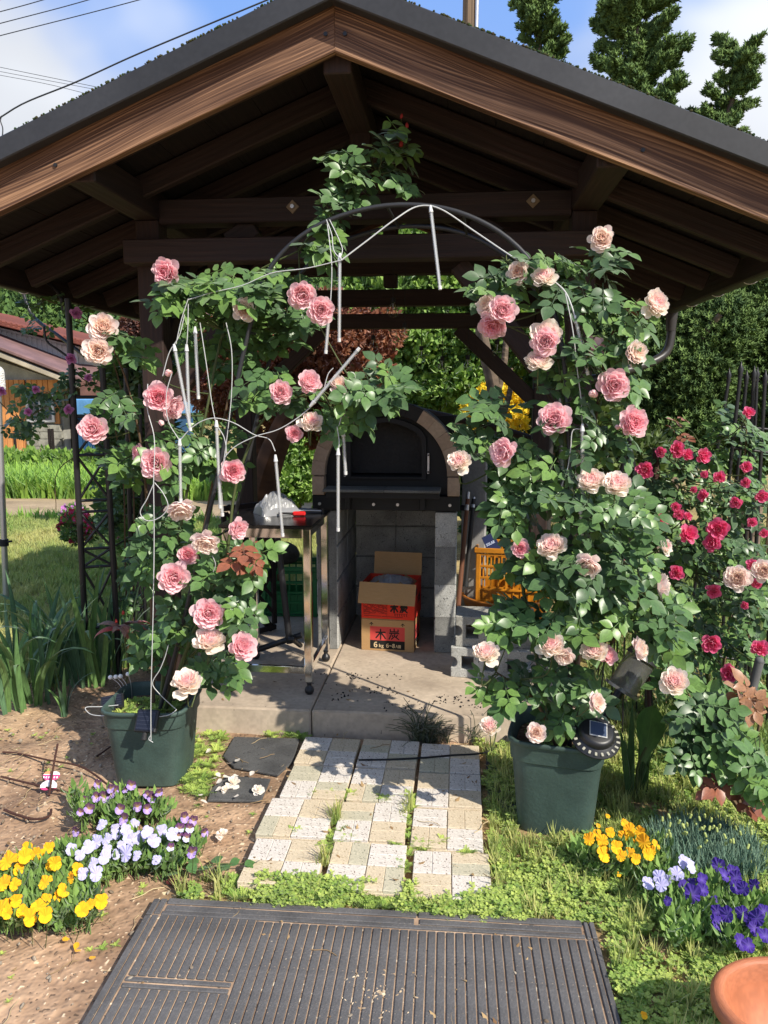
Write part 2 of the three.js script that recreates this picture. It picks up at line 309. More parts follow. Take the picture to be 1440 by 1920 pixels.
// ================================================================ RUBBER MAT
{
  const W = 1.30, D = 1.25, t = thing('rubber_mat', 'black ribbed rubber mat with tan dirt packed in its grooves', 'mat', [-0.885 + W / 2, 0.004, -2.062 + D / 2], 0.0125);
  t.rotation.x = 0.004;
  const M_dirt = std({ map: T_soil, color: rgb(1, 1.0, 1.0), roughness: 1, bumpMap: T_soilB, bumpScale: 0.004 });
  part('base', cbox(W, 0.010, D, 0.004), M_rubber, t, V3(0, 0.007, 0));
  part('dirt', cbox(W - 0.03, 0.002, D - 0.03, 0.0005), M_dirt, t, V3(0, 0.0125, 0));
  const y = 0.0145, h = 0.008, z0 = -D / 2, bar = (n, x0, x1, a, b) => part(n, cbox(x1 - x0, h, b - a, 0.002, 0, x0 * 3, a), M_rubber, t, V3((x0 + x1) / 2, y, (a + b) / 2));
  bar('border', -W / 2 + 0.045, 0.14, z0, z0 + 0.024); bar('border', 0.146, W / 2 - 0.035, z0, z0 + 0.024);
  bar('border', -W / 2 + 0.05, 0.135, z0 + 0.031, z0 + 0.056); bar('border', 0.15, W / 2 - 0.04, z0 + 0.031, z0 + 0.053);
  for (const s of [-1, 1]) {
    const e = s < 0 ? [-W / 2, -W / 2 + 0.018, -W / 2 + 0.022, -W / 2 + 0.04] : [W / 2 - 0.03, W / 2 - 0.018, W / 2 - 0.014, W / 2];
    bar('border', e[0], e[1], z0 + 0.006, z0 + 0.075); bar('border', e[2], e[3], z0 + 0.004, z0 + 0.07);
    bar('border', e[0], e[1], z0 + 0.08, D / 2); bar('border', e[2], e[3], z0 + 0.076, D / 2);
  }
  const n = 47, x0 = -W / 2 + 0.045, x1 = W / 2 - 0.034, step = (x1 - x0) / n, end = bar;
  const long = cbox(step - 0.0046, h, D - 0.10, 0.002, 2), short = cbox(step - 0.0046, h, 0.235, 0.002, 2), rest = cbox(step - 0.0046, h, D - 0.375, 0.002, 2);
  const link = (z) => end('rib_land', x0 - 0.001, x1 + 0.001, z, z + 0.016);
  for (let i = 0; i < n; i++) {
    const x = x0 + (i + 0.5) * step;
    if (i < 11) { part('rib', short, M_rubber, t, V3(x, y, z0 + 0.075 + 0.1175)); part('rib', rest, M_rubber, t, V3(x, y, z0 + 0.355 + (D - 0.375) / 2)); } else part('rib', long, M_rubber, t, V3(x, y, z0 + 0.08 + (D - 0.10) / 2));
  }
  end('rib_land', x0, x1, z0 + 0.058, z0 + 0.073); end('rib_land', x0, x0 + 11 * step - 0.006, z0 + 0.316, z0 + 0.330); end('rib_land', x0, x0 + 11 * step - 0.006, z0 + 0.338, z0 + 0.352);
  void link;
}
// ================================================================ GARDEN SHELTER (gazebo)
const RIDGE = -0.43, POSTX = [-1.37, 0.51], VF = 3.45, VB = 4.9;
{
  const g = thing('garden_shelter', 'dark brown timber garden shelter with low gable roof over concrete slab', 'shelter', [RIDGE, SLAB, -4.1]);
  const P = (x, y, v) => V3(x - RIDGE, y - SLAB, -v + 4.1);
  const B = (name, x0, y0, v0, x1, y1, v1, w, h, m = M_wood, du = R(3)) => beam(name, P(x0, y0, v0), P(x1, y1, v1), w, h, m, g, du);
  seed(5);
  for (const x of POSTX) for (const v of [VF, VB]) B('post', x, -0.02, v, x, 2.285, v, 0.105, 0.105);
  for (const v of [VF, VB]) {
    B('tie_beam', -1.445, 2.138, v - (v === VF ? 0.098 : -0.098), 0.585, 2.138, v - (v === VF ? 0.098 : -0.098), 0.09, 0.10);
    B('upper_beam', -1.316, 2.318, v, 0.456, 2.318, v, 0.10, 0.105);
  }
  B('low_tie_beam', -1.316, 1.985, VB, 0.456, 1.985, VB, 0.09, 0.088);
  B('king_post', RIDGE, 2.19, VB, RIDGE, 2.265, VB, 0.085, 0.085); B('king_post', RIDGE, 2.371, VF, RIDGE, 2.62, VF, 0.09, 0.09); B('king_post', RIDGE, 2.371, VB, RIDGE, 2.62, VB, 0.09, 0.09);
  for (const [x0, x1] of [[-1.02, -0.90], [0.16, 0.04]]) B('strut', x0, 2.19, VF + 0.02, x1, 2.264, VF + 0.02, 0.07, 0.09);
  for (const x of POSTX) {
    B('purlin', x, 2.342, 2.80, x, 2.342, 5.22, 0.115, 0.112);
    const s = x < RIDGE ? 1 : -1;
    for (const v of [VF, VB]) B('knee_brace', x + s * 0.05, 1.50, v, x + s * 0.52, v === VB ? 1.94 : 2.085, v, 0.075, 0.085);
    for (const [v, d] of [[VF, 1], [VB, -1]]) B('knee_brace', x, 1.72, v + d * 0.05, x, 2.285, v + d * 0.56, 0.07, 0.085);
  }
  B('ridge_beam', RIDGE, 2.665, 2.80, RIDGE, 2.665, 5.22, 0.10, 0.10);
  const K = 0.4, HALF = 1.66, c = Math.cos(Math.atan(K)), vs = [2.83, 3.25, 3.66, 4.07, 4.48, 4.88, 5.19];
  const roofY = (d) => 2.79 - K * d;                                  // underside of the boards, d from the ridge
  for (const s of [-1, 1]) {
    for (const v of vs) B('rafter', RIDGE + s * 0.004, roofY(0.004) - 0.048 / c, v, RIDGE + s * (HALF - 0.02), roofY(HALF - 0.02) - 0.048 / c, v, 0.045, 0.088);
    const nb = 9, L = HALF / c / nb;
    for (let i = 0; i < nb; i++) {
      const d0 = (i + 0.002) * (HALF + 0.02) / nb, d1 = (i + 0.998) * (HALF + 0.02) / nb, dm = (d0 + d1) / 2, m = cbox(L * 1.008, 0.012, 2.46, 0.002, 2, 0, i * 0.4);
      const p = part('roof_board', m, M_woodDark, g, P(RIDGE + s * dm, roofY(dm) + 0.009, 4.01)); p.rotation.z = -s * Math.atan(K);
    }
    // barge boards on the front and back gable, mitred at the ridge
    for (const v of [2.765, 5.235]) {
      const sh = new THREE.Shape(), top = (d) => roofY(d) + 0.022, bot = (d) => roofY(d) - 0.122, e = 0.0015;
      sh.moveTo(s * e, top(e) - roofY(0)); sh.lineTo(s * HALF, top(HALF) - roofY(0)); sh.lineTo(s * HALF, bot(HALF) - roofY(0)); sh.lineTo(s * e, bot(e) - roofY(0)); sh.closePath();
      const ge = new THREE.ExtrudeGeometry(sh, { depth: 0.03, bevelEnabled: true, bevelSize: 0.003, bevelThickness: 0.003, bevelSegments: 1 }), p = ge.attributes.position, uv = ge.attributes.uv;
      for (let i = 0; i < p.count; i++) { const x = p.getX(i), y = p.getY(i), d = Math.abs(x); uv.setXY(i, d / c + (s > 0 ? 0.7 : 0), (y + K * d) * c + p.getZ(i) * 0.5 + 0.02); }
      const bb = part('barge_board', ge, M_barge, g, P(RIDGE, roofY(0), v + (v < 4 ? 0.015 : 0.015)));
      if (v < 4) for (const d of s > 0 ? [0.035, 1.02] : [0.03, 1.0]) part('bolt', moved(new THREE.CylinderGeometry(0.007, 0.007, 0.006, 8), 0, 0, 0, Math.PI / 2), M_black, bb, V3(s * d, -K * d - 0.06, 0.036));
    }
    // sheet metal: roof skin, front flashing with a drip edge, eave edge
    const M_sheet = s < 0 ? std({ color: rgb(0.050, 0.052, 0.056), roughness: 0.5, map: T_mottle, metalness: 0.2 }) : std({ color: rgb(0.052, 0.054, 0.058), roughness: 0.5, map: T_mottle, metalness: 0.2 });
    const skin = part('roof_sheet', cbox((HALF + 0.05) / c, 0.018, 2.60, 0.003), M_sheet, g, P(RIDGE + s * (HALF + 0.05) / 2, roofY((HALF + 0.05) / 2) + 0.068, 4.0)); skin.rotation.z = -s * Math.atan(K);
    for (const v of [2.705, 5.295]) {
      const d = (HALF + 0.055) / 2, f = part('flashing', cbox((HALF + 0.055) / c - 0.004, 0.074, 0.052, 0.004), M_sheet, g, P(RIDGE + s * d, roofY(d) + 0.046, v)); f.rotation.z = -s * Math.atan(K);
    }
    B('eave_board', RIDGE + s * (HALF + 0.034), roofY(HALF) - 0.030, 2.80, RIDGE + s * (HALF + 0.034), roofY(HALF) - 0.030, 5.22, 0.024, 0.13);
    // half round gutter with strap brackets
    const gx = RIDGE + s * (HALF + 0.094), gy = roofY(HALF) - 0.045, arc = new THREE.Shape();
    for (let i = 0; i <= 10; i++) { const a = Math.PI + Math.PI * i / 10; arc[i ? 'lineTo' : 'moveTo'](0.045 * Math.cos(a), 0.045 * Math.sin(a)); }
    for (let i = 10; i >= 0; i--) { const a = Math.PI + Math.PI * i / 10; arc.lineTo(0.042 * Math.cos(a), 0.042 * Math.sin(a)); }
    const gut = part('gutter', new THREE.ExtrudeGeometry(arc, { depth: 2.5, bevelEnabled: false }), std({ color: rgb(0.055, 0.05, 0.045), roughness: 0.45 }), g, P(gx, gy, 5.27));
    for (let i = 0; i < 6; i++) part('bracket', moved(new THREE.TorusGeometry(0.0475, 0.003, 5, 12, Math.PI), 0, 0, 0.12 + i * 0.45, 0, 0, Math.PI), M_zinc, gut);
    if (s > 0) {
      const pts = [P(gx, gy - 0.04, 5.12), P(gx, gy - 0.20, 5.12), P(gx - 0.03, gy - 0.29, 5.11), P(gx - 0.35, gy - 0.42, 5.0), P(0.58, gy - 0.52, 4.97), P(0.575, gy - 0.62, 4.97), P(0.575, 0.14, 4.97)];
      part('downspout', tube(pts, 0.028, 60, 10), std({ color: rgb(0.035, 0.032, 0.03), roughness: 0.4 }), g);
      part('downspout_outlet', moved(new THREE.CylinderGeometry(0.04, 0.03, 0.12, 12), ...P(gx, gy - 0.09, 5.12).toArray()), std({ color: rgb(0.035, 0.032, 0.03), roughness: 0.4 }), g);
    }
    // moss along the upper edge of the flashing
    const list = [], cols = []; for (let i = 0; i < 1500; i++) { const d = R(HALF + 0.05); if (fbm(d * 5, s * 3, 301, 3) < 0.46 && R() < 0.85) continue; list.push(mat4(P(RIDGE + s * d, roofY(d) + 0.088, 2.682 + Math.pow(R(), 2) * 0.12), [R(3), R(3), R(3)], R(0.002, 0.006))); cols.push(rgb(R(0.02, 0.05), R(0.03, 0.06), 0.012)); }
    scatter('moss', new THREE.IcosahedronGeometry(1, 0), std({ roughness: 1 }), list, cols, g);
  }
  const cap = new THREE.Shape(); cap.moveTo(-0.12, -0.045); cap.lineTo(0, 0.004); cap.lineTo(0.12, -0.045); cap.lineTo(0.12, -0.030); cap.lineTo(0, 0.020); cap.lineTo(-0.12, -0.030);
  part('ridge_cap', new THREE.ExtrudeGeometry(cap, { depth: 2.62, bevelEnabled: false }), std({ color: rgb(0.05, 0.052, 0.056), roughness: 0.5, map: T_mottle }), g, P(RIDGE, roofY(0) + 0.086, 5.31));
  // square washers with bolts on the upper beam
  for (const x of [-0.72, 0.295]) { const w = part('washer', cbox(0.042, 0.042, 0.006, 0.002), std({ color: rgb(0.30, 0.22, 0.13), roughness: 0.6, metalness: 0.3, map: T_mottle }), g, P(x, 2.325, VF - 0.0535)); w.rotation.z = Math.PI / 4; part('bolt', moved(new THREE.CylinderGeometry(0.009, 0.009, 0.012, 6), 0, 0, 0.008, Math.PI / 2), M_zinc, w); }
}
// glass bulbs hung on thin cords from the beams of the shelter
{
  const prof = [[0, -0.052], [0.012, -0.051], [0.022, -0.045], [0.0275, -0.034], [0.028, -0.024], [0.023, -0.012], [0.015, -0.002], [0.0125, 0.012], [0.012, 0.02]].map(([x, y]) => new THREE.Vector2(x, y));
  const glass = new THREE.LatheGeometry(prof, 16), cap = moved(new THREE.CylinderGeometry(0.0125, 0.0135, 0.026, 12), 0, 0.03, 0), M_glass = phys({ color: rgb(0.92, 0.92, 0.88), transmission: 1, thickness: 0, roughness: 0.05, ior: 1.45 });
  const names = ['highest on the shelter', 'second from the back tie beam', 'leftmost below the tie beam', 'middle one of the row', 'next right of the middle', 'fifth along the row', 'rightmost by the knee brace'];
  [[737, 590, 4.0, 2.26], [759, 634, 4.35, 2.26], [700, 655, 4.75, 1.94], [790, 675, 4.75, 1.94], [829, 694, 4.75, 1.94], [877, 692, 4.7, 1.94], [932, 664, 4.6, 1.94]].forEach(([px, py, d, top], i) => {
    const p = A(px, py, d), t = thing('light_bulb', `clear hanging glass light bulb, ${names[i]}`, 'light bulb', p.clone().add(V3(0, 0.04, 0)), R(3), 'clear bulbs strung under the shelter roof');
    part('glass', glass, M_glass, t); part('socket', cap, M_blackRough, t); part('cord', moved(new THREE.CylinderGeometry(0.0022, 0.0022, top - p.y - 0.08, 5), 0, (top - p.y) / 2, 0), M_blackRough, t); part('filament', moved(new THREE.CylinderGeometry(0.002, 0.003, 0.03, 5), 0, 0.0, 0), M_zinc, t);
  });
}

// ================================================================ OVEN AND ITS BASE
{
  const t = thing('oven_base', 'grey concrete block base carrying the brick oven', 'block base', [-0.385, SLAB, -4.5]);
  const P = (x, y, v) => V3(x + 0.385, y, -v + 4.5);
  seed(31);
  const half = [cbox(0.118, 0.19, 0.39, 0.004, 2), cbox(0.118, 0.19, 0.39, 0.006, 2, 0.13, 0.2)], back = [cbox(0.255, 0.19, 0.10, 0.004), cbox(0.255, 0.19, 0.10, 0.006, 0, 0.3, 0.1)];
  for (const x of [-0.712, -0.06]) {
    part('mortar', cbox(0.108, 0.785, 0.78, 0.002), M_mortar, t, P(x, 0.3935, 4.5));
    for (let r = 0; r < 4; r++) for (const v of [4.305, 4.702]) part('block', pick(half), M_block, t, P(x + R(-0.0015, 0.0015), 0.0955 + r * 0.198, v + R(-0.002, 0.002)));
  }
  part('mortar', cbox(0.51, 0.785, 0.09, 0.002), M_mortar, t, P(-0.386, 0.3935, 4.842));
  for (let r = 0; r < 4; r++) for (const x of [-0.514, -0.258]) part('block', pick(back), M_block, t, P(x, 0.0955 + r * 0.198, 4.84));
}
{
  const Y = 0.914, t = thing('pizza_oven', 'arched brick pizza oven with black iron front on block base', 'oven', [-0.385, Y, -4.08]);
  const P = (x, y, v) => V3(x, y, -v + 4.08), CX = 0;
  const M_iron = std({ color: rgb(0.010, 0.0105, 0.012), roughness: 0.55, map: T_mottle, metalness: 0.3 });
  const M_tile = [0, 1, 2].map((i) => std({ color: [rgb(0.56, 0.41, 0.28), rgb(0.52, 0.37, 0.25), rgb(0.60, 0.44, 0.31)][i], map: T_mottle, bumpMap: T_fineB, bumpScale: 0.0015, roughness: 0.85 }));
  const M_soot = std({ color: rgb(0.03, 0.027, 0.025), roughness: 0.95, map: T_mottle });
  part('base_plate', cbox(0.80, 0.082, 0.80, 0.004), M_iron, t, P(0, 0.041, 4.49));
  for (const x of [-0.36, -0.20, -0.065, 0.065, 0.345]) part('bolt', moved(new THREE.CylinderGeometry(0.0085, 0.0085, 0.008, 8), 0, 0, 0, Math.PI / 2), M_zinc, t, P(x, 0.033, 4.086));
  // arch ring: straight blocks up to the springing, wedges round the arch
  const ro = 0.398, ri = 0.330, spring = 0.19, nW = 15, y0 = 0.084;
  const ring = (a0, a1, depth, rIn, rOut) => {
    const sh = new THREE.Shape(), n = 4; for (let i = 0; i <= n; i++) { const a = lerp(a0, a1, i / n); sh[i ? 'lineTo' : 'moveTo'](rOut * Math.cos(a), rOut * Math.sin(a)); } for (let i = n; i >= 0; i--) { const a = lerp(a0, a1, i / n); sh.lineTo(rIn * Math.cos(a), rIn * Math.sin(a)); }
    const g = new THREE.ExtrudeGeometry(sh, { depth, bevelEnabled: true, bevelSize: 0.0015, bevelThickness: 0.002, bevelSegments: 1, curveSegments: 2 }); return boxUV(g);
  };
  seed(33);
  for (const s of [-1, 1]) {
    part('arch_tile', cbox(0.066, 0.10, 0.12, 0.003), M_tile[1], t, P(s * 0.364, y0 + 0.05, 4.13)); part('arch_tile', cbox(0.066, spring - y0 - 0.105 + 0.0, 0.12, 0.0005), M_tile[0], t, P(s * 0.364, (y0 + 0.103 + spring) / 2, 4.13));
  }
  for (let i = 0; i < nW; i++) {
    const a0 = Math.PI * (i + 0.02) / nW, a1 = Math.PI * (i + 0.98) / nW, mid = (i + 0.5) / nW;
    const soot = mid > 0.33 && mid < 0.66; part('arch_tile', ring(a0, a1, 0.118, ri, ro), soot ? M_soot : pick(M_tile), t, P(0, spring, 4.19));
  }
  // barrel behind the ring
  const dome = new THREE.CylinderGeometry(0.385, 0.385, 0.66, 28, 1, false, 0, Math.PI); dome.rotateX(Math.PI / 2); dome.rotateZ(Math.PI / 2 + Math.PI); dome.rotateZ(Math.PI);
  part('barrel', dome, std({ color: rgb(0.05, 0.047, 0.044), roughness: 0.95, map: T_mottle, bumpMap: T_fineB, bumpScale: 0.006, side: THREE.DoubleSide }), t, P(0, spring, 4.55));
  for (const s of [-1, 1]) part('side_wall', cbox(0.03, 0.112, 0.66, 0.002), M_soot, t, P(s * 0.37, 0.137, 4.55));
  // iron front with an arched mouth
  const face = new THREE.Shape(); face.moveTo(-0.332, 0.0); face.lineTo(0.332, 0.0); face.absarc(0, spring - y0, 0.332, 0, Math.PI, false); face.closePath();
  const mouth = new THREE.Path(); mouth.moveTo(-0.193, 0.095); mouth.lineTo(-0.193, 0.27); mouth.quadraticCurveTo(-0.193, 0.36, 0, 0.392); mouth.quadraticCurveTo(0.193, 0.36, 0.193, 0.27); mouth.lineTo(0.193, 0.095); mouth.closePath(); face.holes.push(mouth);
  part('iron_front', new THREE.ExtrudeGeometry(face, { depth: 0.012, bevelEnabled: true, bevelSize: 0.001, bevelThickness: 0.0015, bevelSegments: 1 }), M_iron, t, P(0, y0, 4.15));
  const rim = new THREE.Shape(); rim.moveTo(-0.215, 0.085); rim.lineTo(-0.215, 0.28); rim.quadraticCurveTo(-0.215, 0.385, 0, 0.415); rim.quadraticCurveTo(0.215, 0.385, 0.215, 0.28); rim.lineTo(0.215, 0.085); rim.closePath();
  const hole = new THREE.Path(); hole.moveTo(-0.192, 0.096); hole.lineTo(-0.192, 0.27); hole.quadraticCurveTo(-0.192, 0.36, 0, 0.391); hole.quadraticCurveTo(0.192, 0.36, 0.192, 0.27); hole.lineTo(0.192, 0.096); hole.closePath(); rim.holes.push(hole);
  part('mouth_frame', new THREE.ExtrudeGeometry(rim, { depth: 0.025, bevelEnabled: true, bevelSize: 0.002, bevelThickness: 0.002, bevelSegments: 1 }), M_iron, t, P(0, y0, 4.135));
  part('hearth', cbox(0.66, 0.02, 0.64, 0.003), M_soot, t, P(0, y0 + 0.083, 4.49)); part('back_wall', cbox(0.72, 0.46, 0.03, 0.003), M_soot, t, P(0, 0.26, 4.86));
  // handles with a slotted catch
  for (const [x, y] of [[0.228, 0.255], [-0.222, 0.235]]) { const h = part('catch', cbox(0.012, 0.11, 0.008, 0.002), M_zinc, t, P(x, y, 4.10)); for (const k of [-0.045, 0.045]) part('rivet', moved(new THREE.CylinderGeometry(0.005, 0.005, 0.008, 7), 0, k, 0.004, Math.PI / 2), M_iron, h); }
  // stone shelf in two slabs on a black ledge
  const M_stone = std({ color: rgb(0.34, 0.34, 0.33), map: T_block, roughness: 0.85, bumpMap: T_blockB, bumpScale: 0.001 });
  part('shelf', cbox(0.318, 0.014, 0.17, 0.002), M_stone, t, P(-0.152, 0.127, 3.985)); part('shelf', cbox(0.288, 0.014, 0.17, 0.002), M_stone, t, P(0.153, 0.127, 3.985));
  part('ledge', cbox(0.59, 0.034, 0.14, 0.003), M_iron, t, P(-0.003, 0.102, 4.005)); for (const x of [-0.2, 0.2]) part('shelf_bracket', cbox(0.03, 0.075, 0.03, 0.003), M_iron, t, P(x, 0.046, 4.06));
}
// rail behind the oven, leaning board and tools beside it
solo('wooden_rail', 'dark bent wooden rail sloping down behind the oven', 'rail', taperTube([A(705, 748, 5.2), A(760, 764, 5.2), A(840, 782, 5.15), A(930, 802, 5.1), A(1010, 828, 5.05)], 0.026, 0.024, 24, 7), std({ color: rgb(0.07, 0.045, 0.03), map: T_mottle, roughness: 0.8 }));
{
  const b = thing('leaning_board', 'pale grey board standing upright beside the oven', 'board', [0.10, SLAB, -4.62], -0.25);
  part('panel', cbox(0.15, 1.10, 0.03, 0.006), std({ color: rgb(0.45, 0.44, 0.42), map: T_mottle, roughness: 0.6 }), b, V3(0, 0.55, 0)); part('rail', cbox(0.16, 0.03, 0.05, 0.003), M_blackRough, b, V3(0, 0.74, 0.02));
  const tool = (label, p0, p1, hl, col) => { const d = p1.clone().sub(p0), g = thing('garden_tool', label, 'tool', p0); part('shaft', rod(V3(0, 0, 0), d, 0.014, 0.012), std({ color: col, roughness: 0.6, map: T_mottle }), g); part('ferrule', rod(d.clone().multiplyScalar(0.9), d.clone().multiplyScalar(hl), 0.013, 0.010), M_zinc, g); part('tip', rod(V3(0, 0, 0), d.clone().multiplyScalar(0.06), 0.018, 0.015), M_blackRough, g); };
  tool('brown wooden tool handle with steel end leaning by the oven base', A(858, 1150, 4.25), A(877, 935, 4.35), 1.06, rgb(0.24, 0.09, 0.04));
  tool('dark iron bar leaning between the wooden tool handle and orange crate', A(873, 1100, 4.40), A(888, 935, 4.5), 1.02, rgb(0.02, 0.018, 0.016));
}
// ================================================================ CHARCOAL BOXES
function canvasTex(w, h, draw) { const c = document.createElement('canvas'); c.width = w; c.height = h; const x = c.getContext('2d'); draw(x, w, h); const t = new THREE.CanvasTexture(c); t.colorSpace = THREE.SRGBColorSpace; return t; }
function kanji(x, which, ox, oy, s, color, wd) {   // brush strokes on a 100 unit square
  const K = { ki: [[8, 34, 92, 30], [50, 6, 50, 96], [48, 34, 8, 84], [52, 34, 94, 86]], sumi: [[50, 2, 50, 26], [14, 8, 14, 28], [14, 28, 86, 28], [86, 8, 86, 28], [8, 42, 94, 42], [28, 42, 4, 96], [40, 58, 32, 74], [80, 56, 70, 72], [56, 50, 52, 72], [52, 72, 26, 96], [54, 70, 92, 96]] };
  x.strokeStyle = color; x.lineCap = 'round'; x.lineWidth = wd;
  for (const [a, b, c, d] of K[which]) { x.beginPath(); x.moveTo(ox + a * s, oy + b * s); x.quadraticCurveTo(ox + (a + c) / 2 * s + 1.5 * s, oy + (b + d) / 2 * s - 1.5 * s, ox + c * s, oy + d * s); x.stroke(); }
}
const cardboard = (x, w, h, base) => { seed(77); x.fillStyle = base; x.fillRect(0, 0, w, h); for (let i = 0; i < 900; i++) { x.globalAlpha = 0.06; x.fillStyle = R() < 0.5 ? '#000' : '#fff'; x.fillRect(R(w), R(h), R(2, 40), 1); } x.globalAlpha = 1; };
{
  const T_plain = canvasTex(256, 256, (x, w, h) => cardboard(x, w, h, '#b08a5c'));
  const label = (x, ox, oy, w, h) => {
    x.fillStyle = '#c8453f'; x.fillRect(ox, oy, w, h * 0.62); x.fillStyle = '#15130f'; x.fillRect(ox, oy + h * 0.62, w, h * 0.38);
    kanji(x, 'ki', ox + w * 0.15, oy + h * 0.10, w * 0.0031, '#17100e', w * 0.040); kanji(x, 'sumi', ox + w * 0.54, oy + h * 0.07, w * 0.0031, '#17100e', w * 0.032);
    x.fillStyle = '#d9bf94'; x.font = `bold ${h * 0.34}px sans-serif`; x.fillText('6', ox + w * 0.10, oy + h * 0.94); x.font = `bold ${h * 0.20}px sans-serif`; x.fillText('kg', ox + w * 0.25, oy + h * 0.93);
    x.font = `bold ${h * 0.25}px sans-serif`; x.fillText('6~8', ox + w * 0.46, oy + h * 0.93); x.strokeStyle = '#d9bf94'; x.lineWidth = h * 0.022;
    for (const L of [[0.77, 0.80, 0.745, 0.92], [0.77, 0.80, 0.80, 0.92], [0.82, 0.80, 0.82, 0.93], [0.82, 0.80, 0.88, 0.80], [0.88, 0.80, 0.88, 0.93], [0.85, 0.80, 0.85, 0.93], [0.82, 0.845, 0.88, 0.845], [0.82, 0.885, 0.88, 0.885]]) { x.beginPath(); x.moveTo(ox + w * L[0], oy + h * L[1]); x.lineTo(ox + w * L[2], oy + h * L[3]); x.stroke(); }
  };
  const T_low = canvasTex(512, 300, (x, w, h) => {
    cardboard(x, w, h, '#b08a5c'); label(x, 84, 66, 340, 216);
    x.strokeStyle = '#241810'; x.lineWidth = 7; for (const ax of [98, 404]) { x.beginPath(); x.moveTo(ax - 15, 44); x.lineTo(ax, 30); x.lineTo(ax + 15, 44); x.moveTo(ax, 30); x.lineTo(ax, 56); x.stroke(); }
  });
  const T_lowSide = canvasTex(400, 300, (x, w, h) => { cardboard(x, w, h, '#a67f52'); label(x, 46, 66, 310, 216); });
  const T_up = canvasTex(512, 300, (x, w, h) => {
    cardboard(x, w, h, '#d8341c'); x.strokeStyle = '#7e1d12'; x.lineWidth = 3; seed(79);
    for (let i = 0; i < 22; i++) { x.beginPath(); const y0 = 140 + i * 5; x.moveTo(10 + R(20), y0 + R(-12, 12)); for (let k = 1; k < 7; k++) x.quadraticCurveTo(10 + k * 40 - 20, y0 + R(-26, 22), 10 + k * 40, y0 + R(-14, 14) + k * 3); x.stroke(); }
    kanji(x, 'ki', 280, 168, 0.74, '#1b1612', 16); kanji(x, 'sumi', 372, 164, 0.76, '#1b1612', 13);
    x.strokeStyle = '#1b1612'; x.lineWidth = 7; for (let k = 0; k < 5; k++) { x.beginPath(); x.moveTo(284 + k * 36, 140); x.lineTo(308 + k * 36, 140); if (k % 2) { x.moveTo(296 + k * 36, 126); x.lineTo(296 + k * 36, 152); } x.stroke(); }
    x.lineWidth = 4; x.strokeStyle = '#4a140c'; for (let k = 0; k < 6; k++) { x.beginPath(); const ax = 318 + k * 22; x.moveTo(ax, 254); x.lineTo(ax + 15, 254); x.moveTo(ax + 4, 262); x.lineTo(ax + 12, 270); x.moveTo(ax + 8, 250); x.lineTo(ax + 8, 272); x.stroke(); }
    x.strokeRect(24, 248, 52, 16); x.beginPath(); x.moveTo(24, 278); x.lineTo(190, 278); x.moveTo(200, 280); x.lineTo(400, 280); x.stroke();
  });
  const T_upSide = canvasTex(400, 300, (x, w, h) => { cardboard(x, w, h, '#d02f18'); x.fillStyle = '#5c150d'; x.fillRect(30, 50, 130, 60); kanji(x, 'ki', 180, 120, 0.8, '#1b1612', 16); kanji(x, 'sumi', 270, 120, 0.8, '#1b1612', 13); });
  const C = (map) => std({ map, roughness: 0.9, bumpMap: T_fineB, bumpScale: 0.0006 }), M_card = C(T_plain);
  const panel = (w, h, mat, parent, name, p, ry = 0, rx = 0) => { const g = new THREE.BoxGeometry(w, h, 0.004); const m = part(name, g, mat, parent, p); m.rotation.set(rx, ry, 0, 'YXZ'); return m; };
  // lower box, taped shut
  const W = 0.295, D = 0.235, H = 0.178;
  const lo = thing('cardboard_box', 'closed brown charcoal box with red and black label on the floor', 'box', [-0.365, SLAB + 0.001, -4.225], -0.09, 'charcoal boxes under the oven');
  panel(W, H, C(T_low), lo, 'front_panel', V3(0, H / 2, D / 2)); panel(W, H, M_card, lo, 'back_panel', V3(0, H / 2, -D / 2), Math.PI); panel(D - 0.005, H, C(T_lowSide), lo, 'side_panel', V3(W / 2 - 0.002, H / 2, 0), Math.PI / 2); panel(D - 0.005, H, C(T_lowSide), lo, 'side_panel', V3(-W / 2 + 0.002, H / 2, 0), -Math.PI / 2);
  for (const s of [-1, 1]) panel(W, D / 2 - 0.001, M_card, lo, 'top_flap', V3(0, H + 0.003, s * D / 4), 0, -Math.PI / 2); part('bottom', new THREE.BoxGeometry(W - 0.008, 0.004, D - 0.008), M_card, lo, V3(0, 0.004, 0));
  // upper box, open, with two long flaps
  const W2 = 0.298, H2 = 0.20, up = thing('cardboard_box', 'open red charcoal box with flaps up and grey plastic inside', 'box', [-0.362, SLAB + H + 0.008, -4.22], -0.10, 'charcoal boxes under the oven');
  panel(W2, H2, C(T_up), up, 'front_panel', V3(0, H2 / 2, D / 2)); panel(W2, H2, C(T_up), up, 'back_panel', V3(0, H2 / 2, -D / 2), Math.PI); panel(D - 0.005, H2, C(T_upSide), up, 'side_panel', V3(W2 / 2 - 0.002, H2 / 2, 0), Math.PI / 2); panel(D - 0.005, H2, C(T_upSide), up, 'side_panel', V3(-W2 / 2 + 0.002, H2 / 2, 0), -Math.PI / 2); part('bottom', new THREE.BoxGeometry(W2 - 0.008, 0.004, D - 0.008), M_card, up, V3(0, 0.004, 0));
  const fl = panel(W2 + 0.018, 0.118, M_card, up, 'front_flap', V3(0, H2 - 0.050, D / 2 + 0.028), 0.0, -0.36); fl.rotation.z = -0.012;
  panel(W2 - 0.02, 0.135, M_card, up, 'back_flap', V3(0.012, H2 + 0.06, -D / 2 - 0.012), 0, -0.16);
  panel(D * 0.9, 0.10, M_card, up, 'side_flap', V3(W2 / 2 - 0.045, H2 - 0.02, 0), Math.PI / 2, -1.1); panel(D * 0.9, 0.10, M_card, up, 'side_flap', V3(-W2 / 2 + 0.045, H2 - 0.02, 0), -Math.PI / 2, -1.1);
}
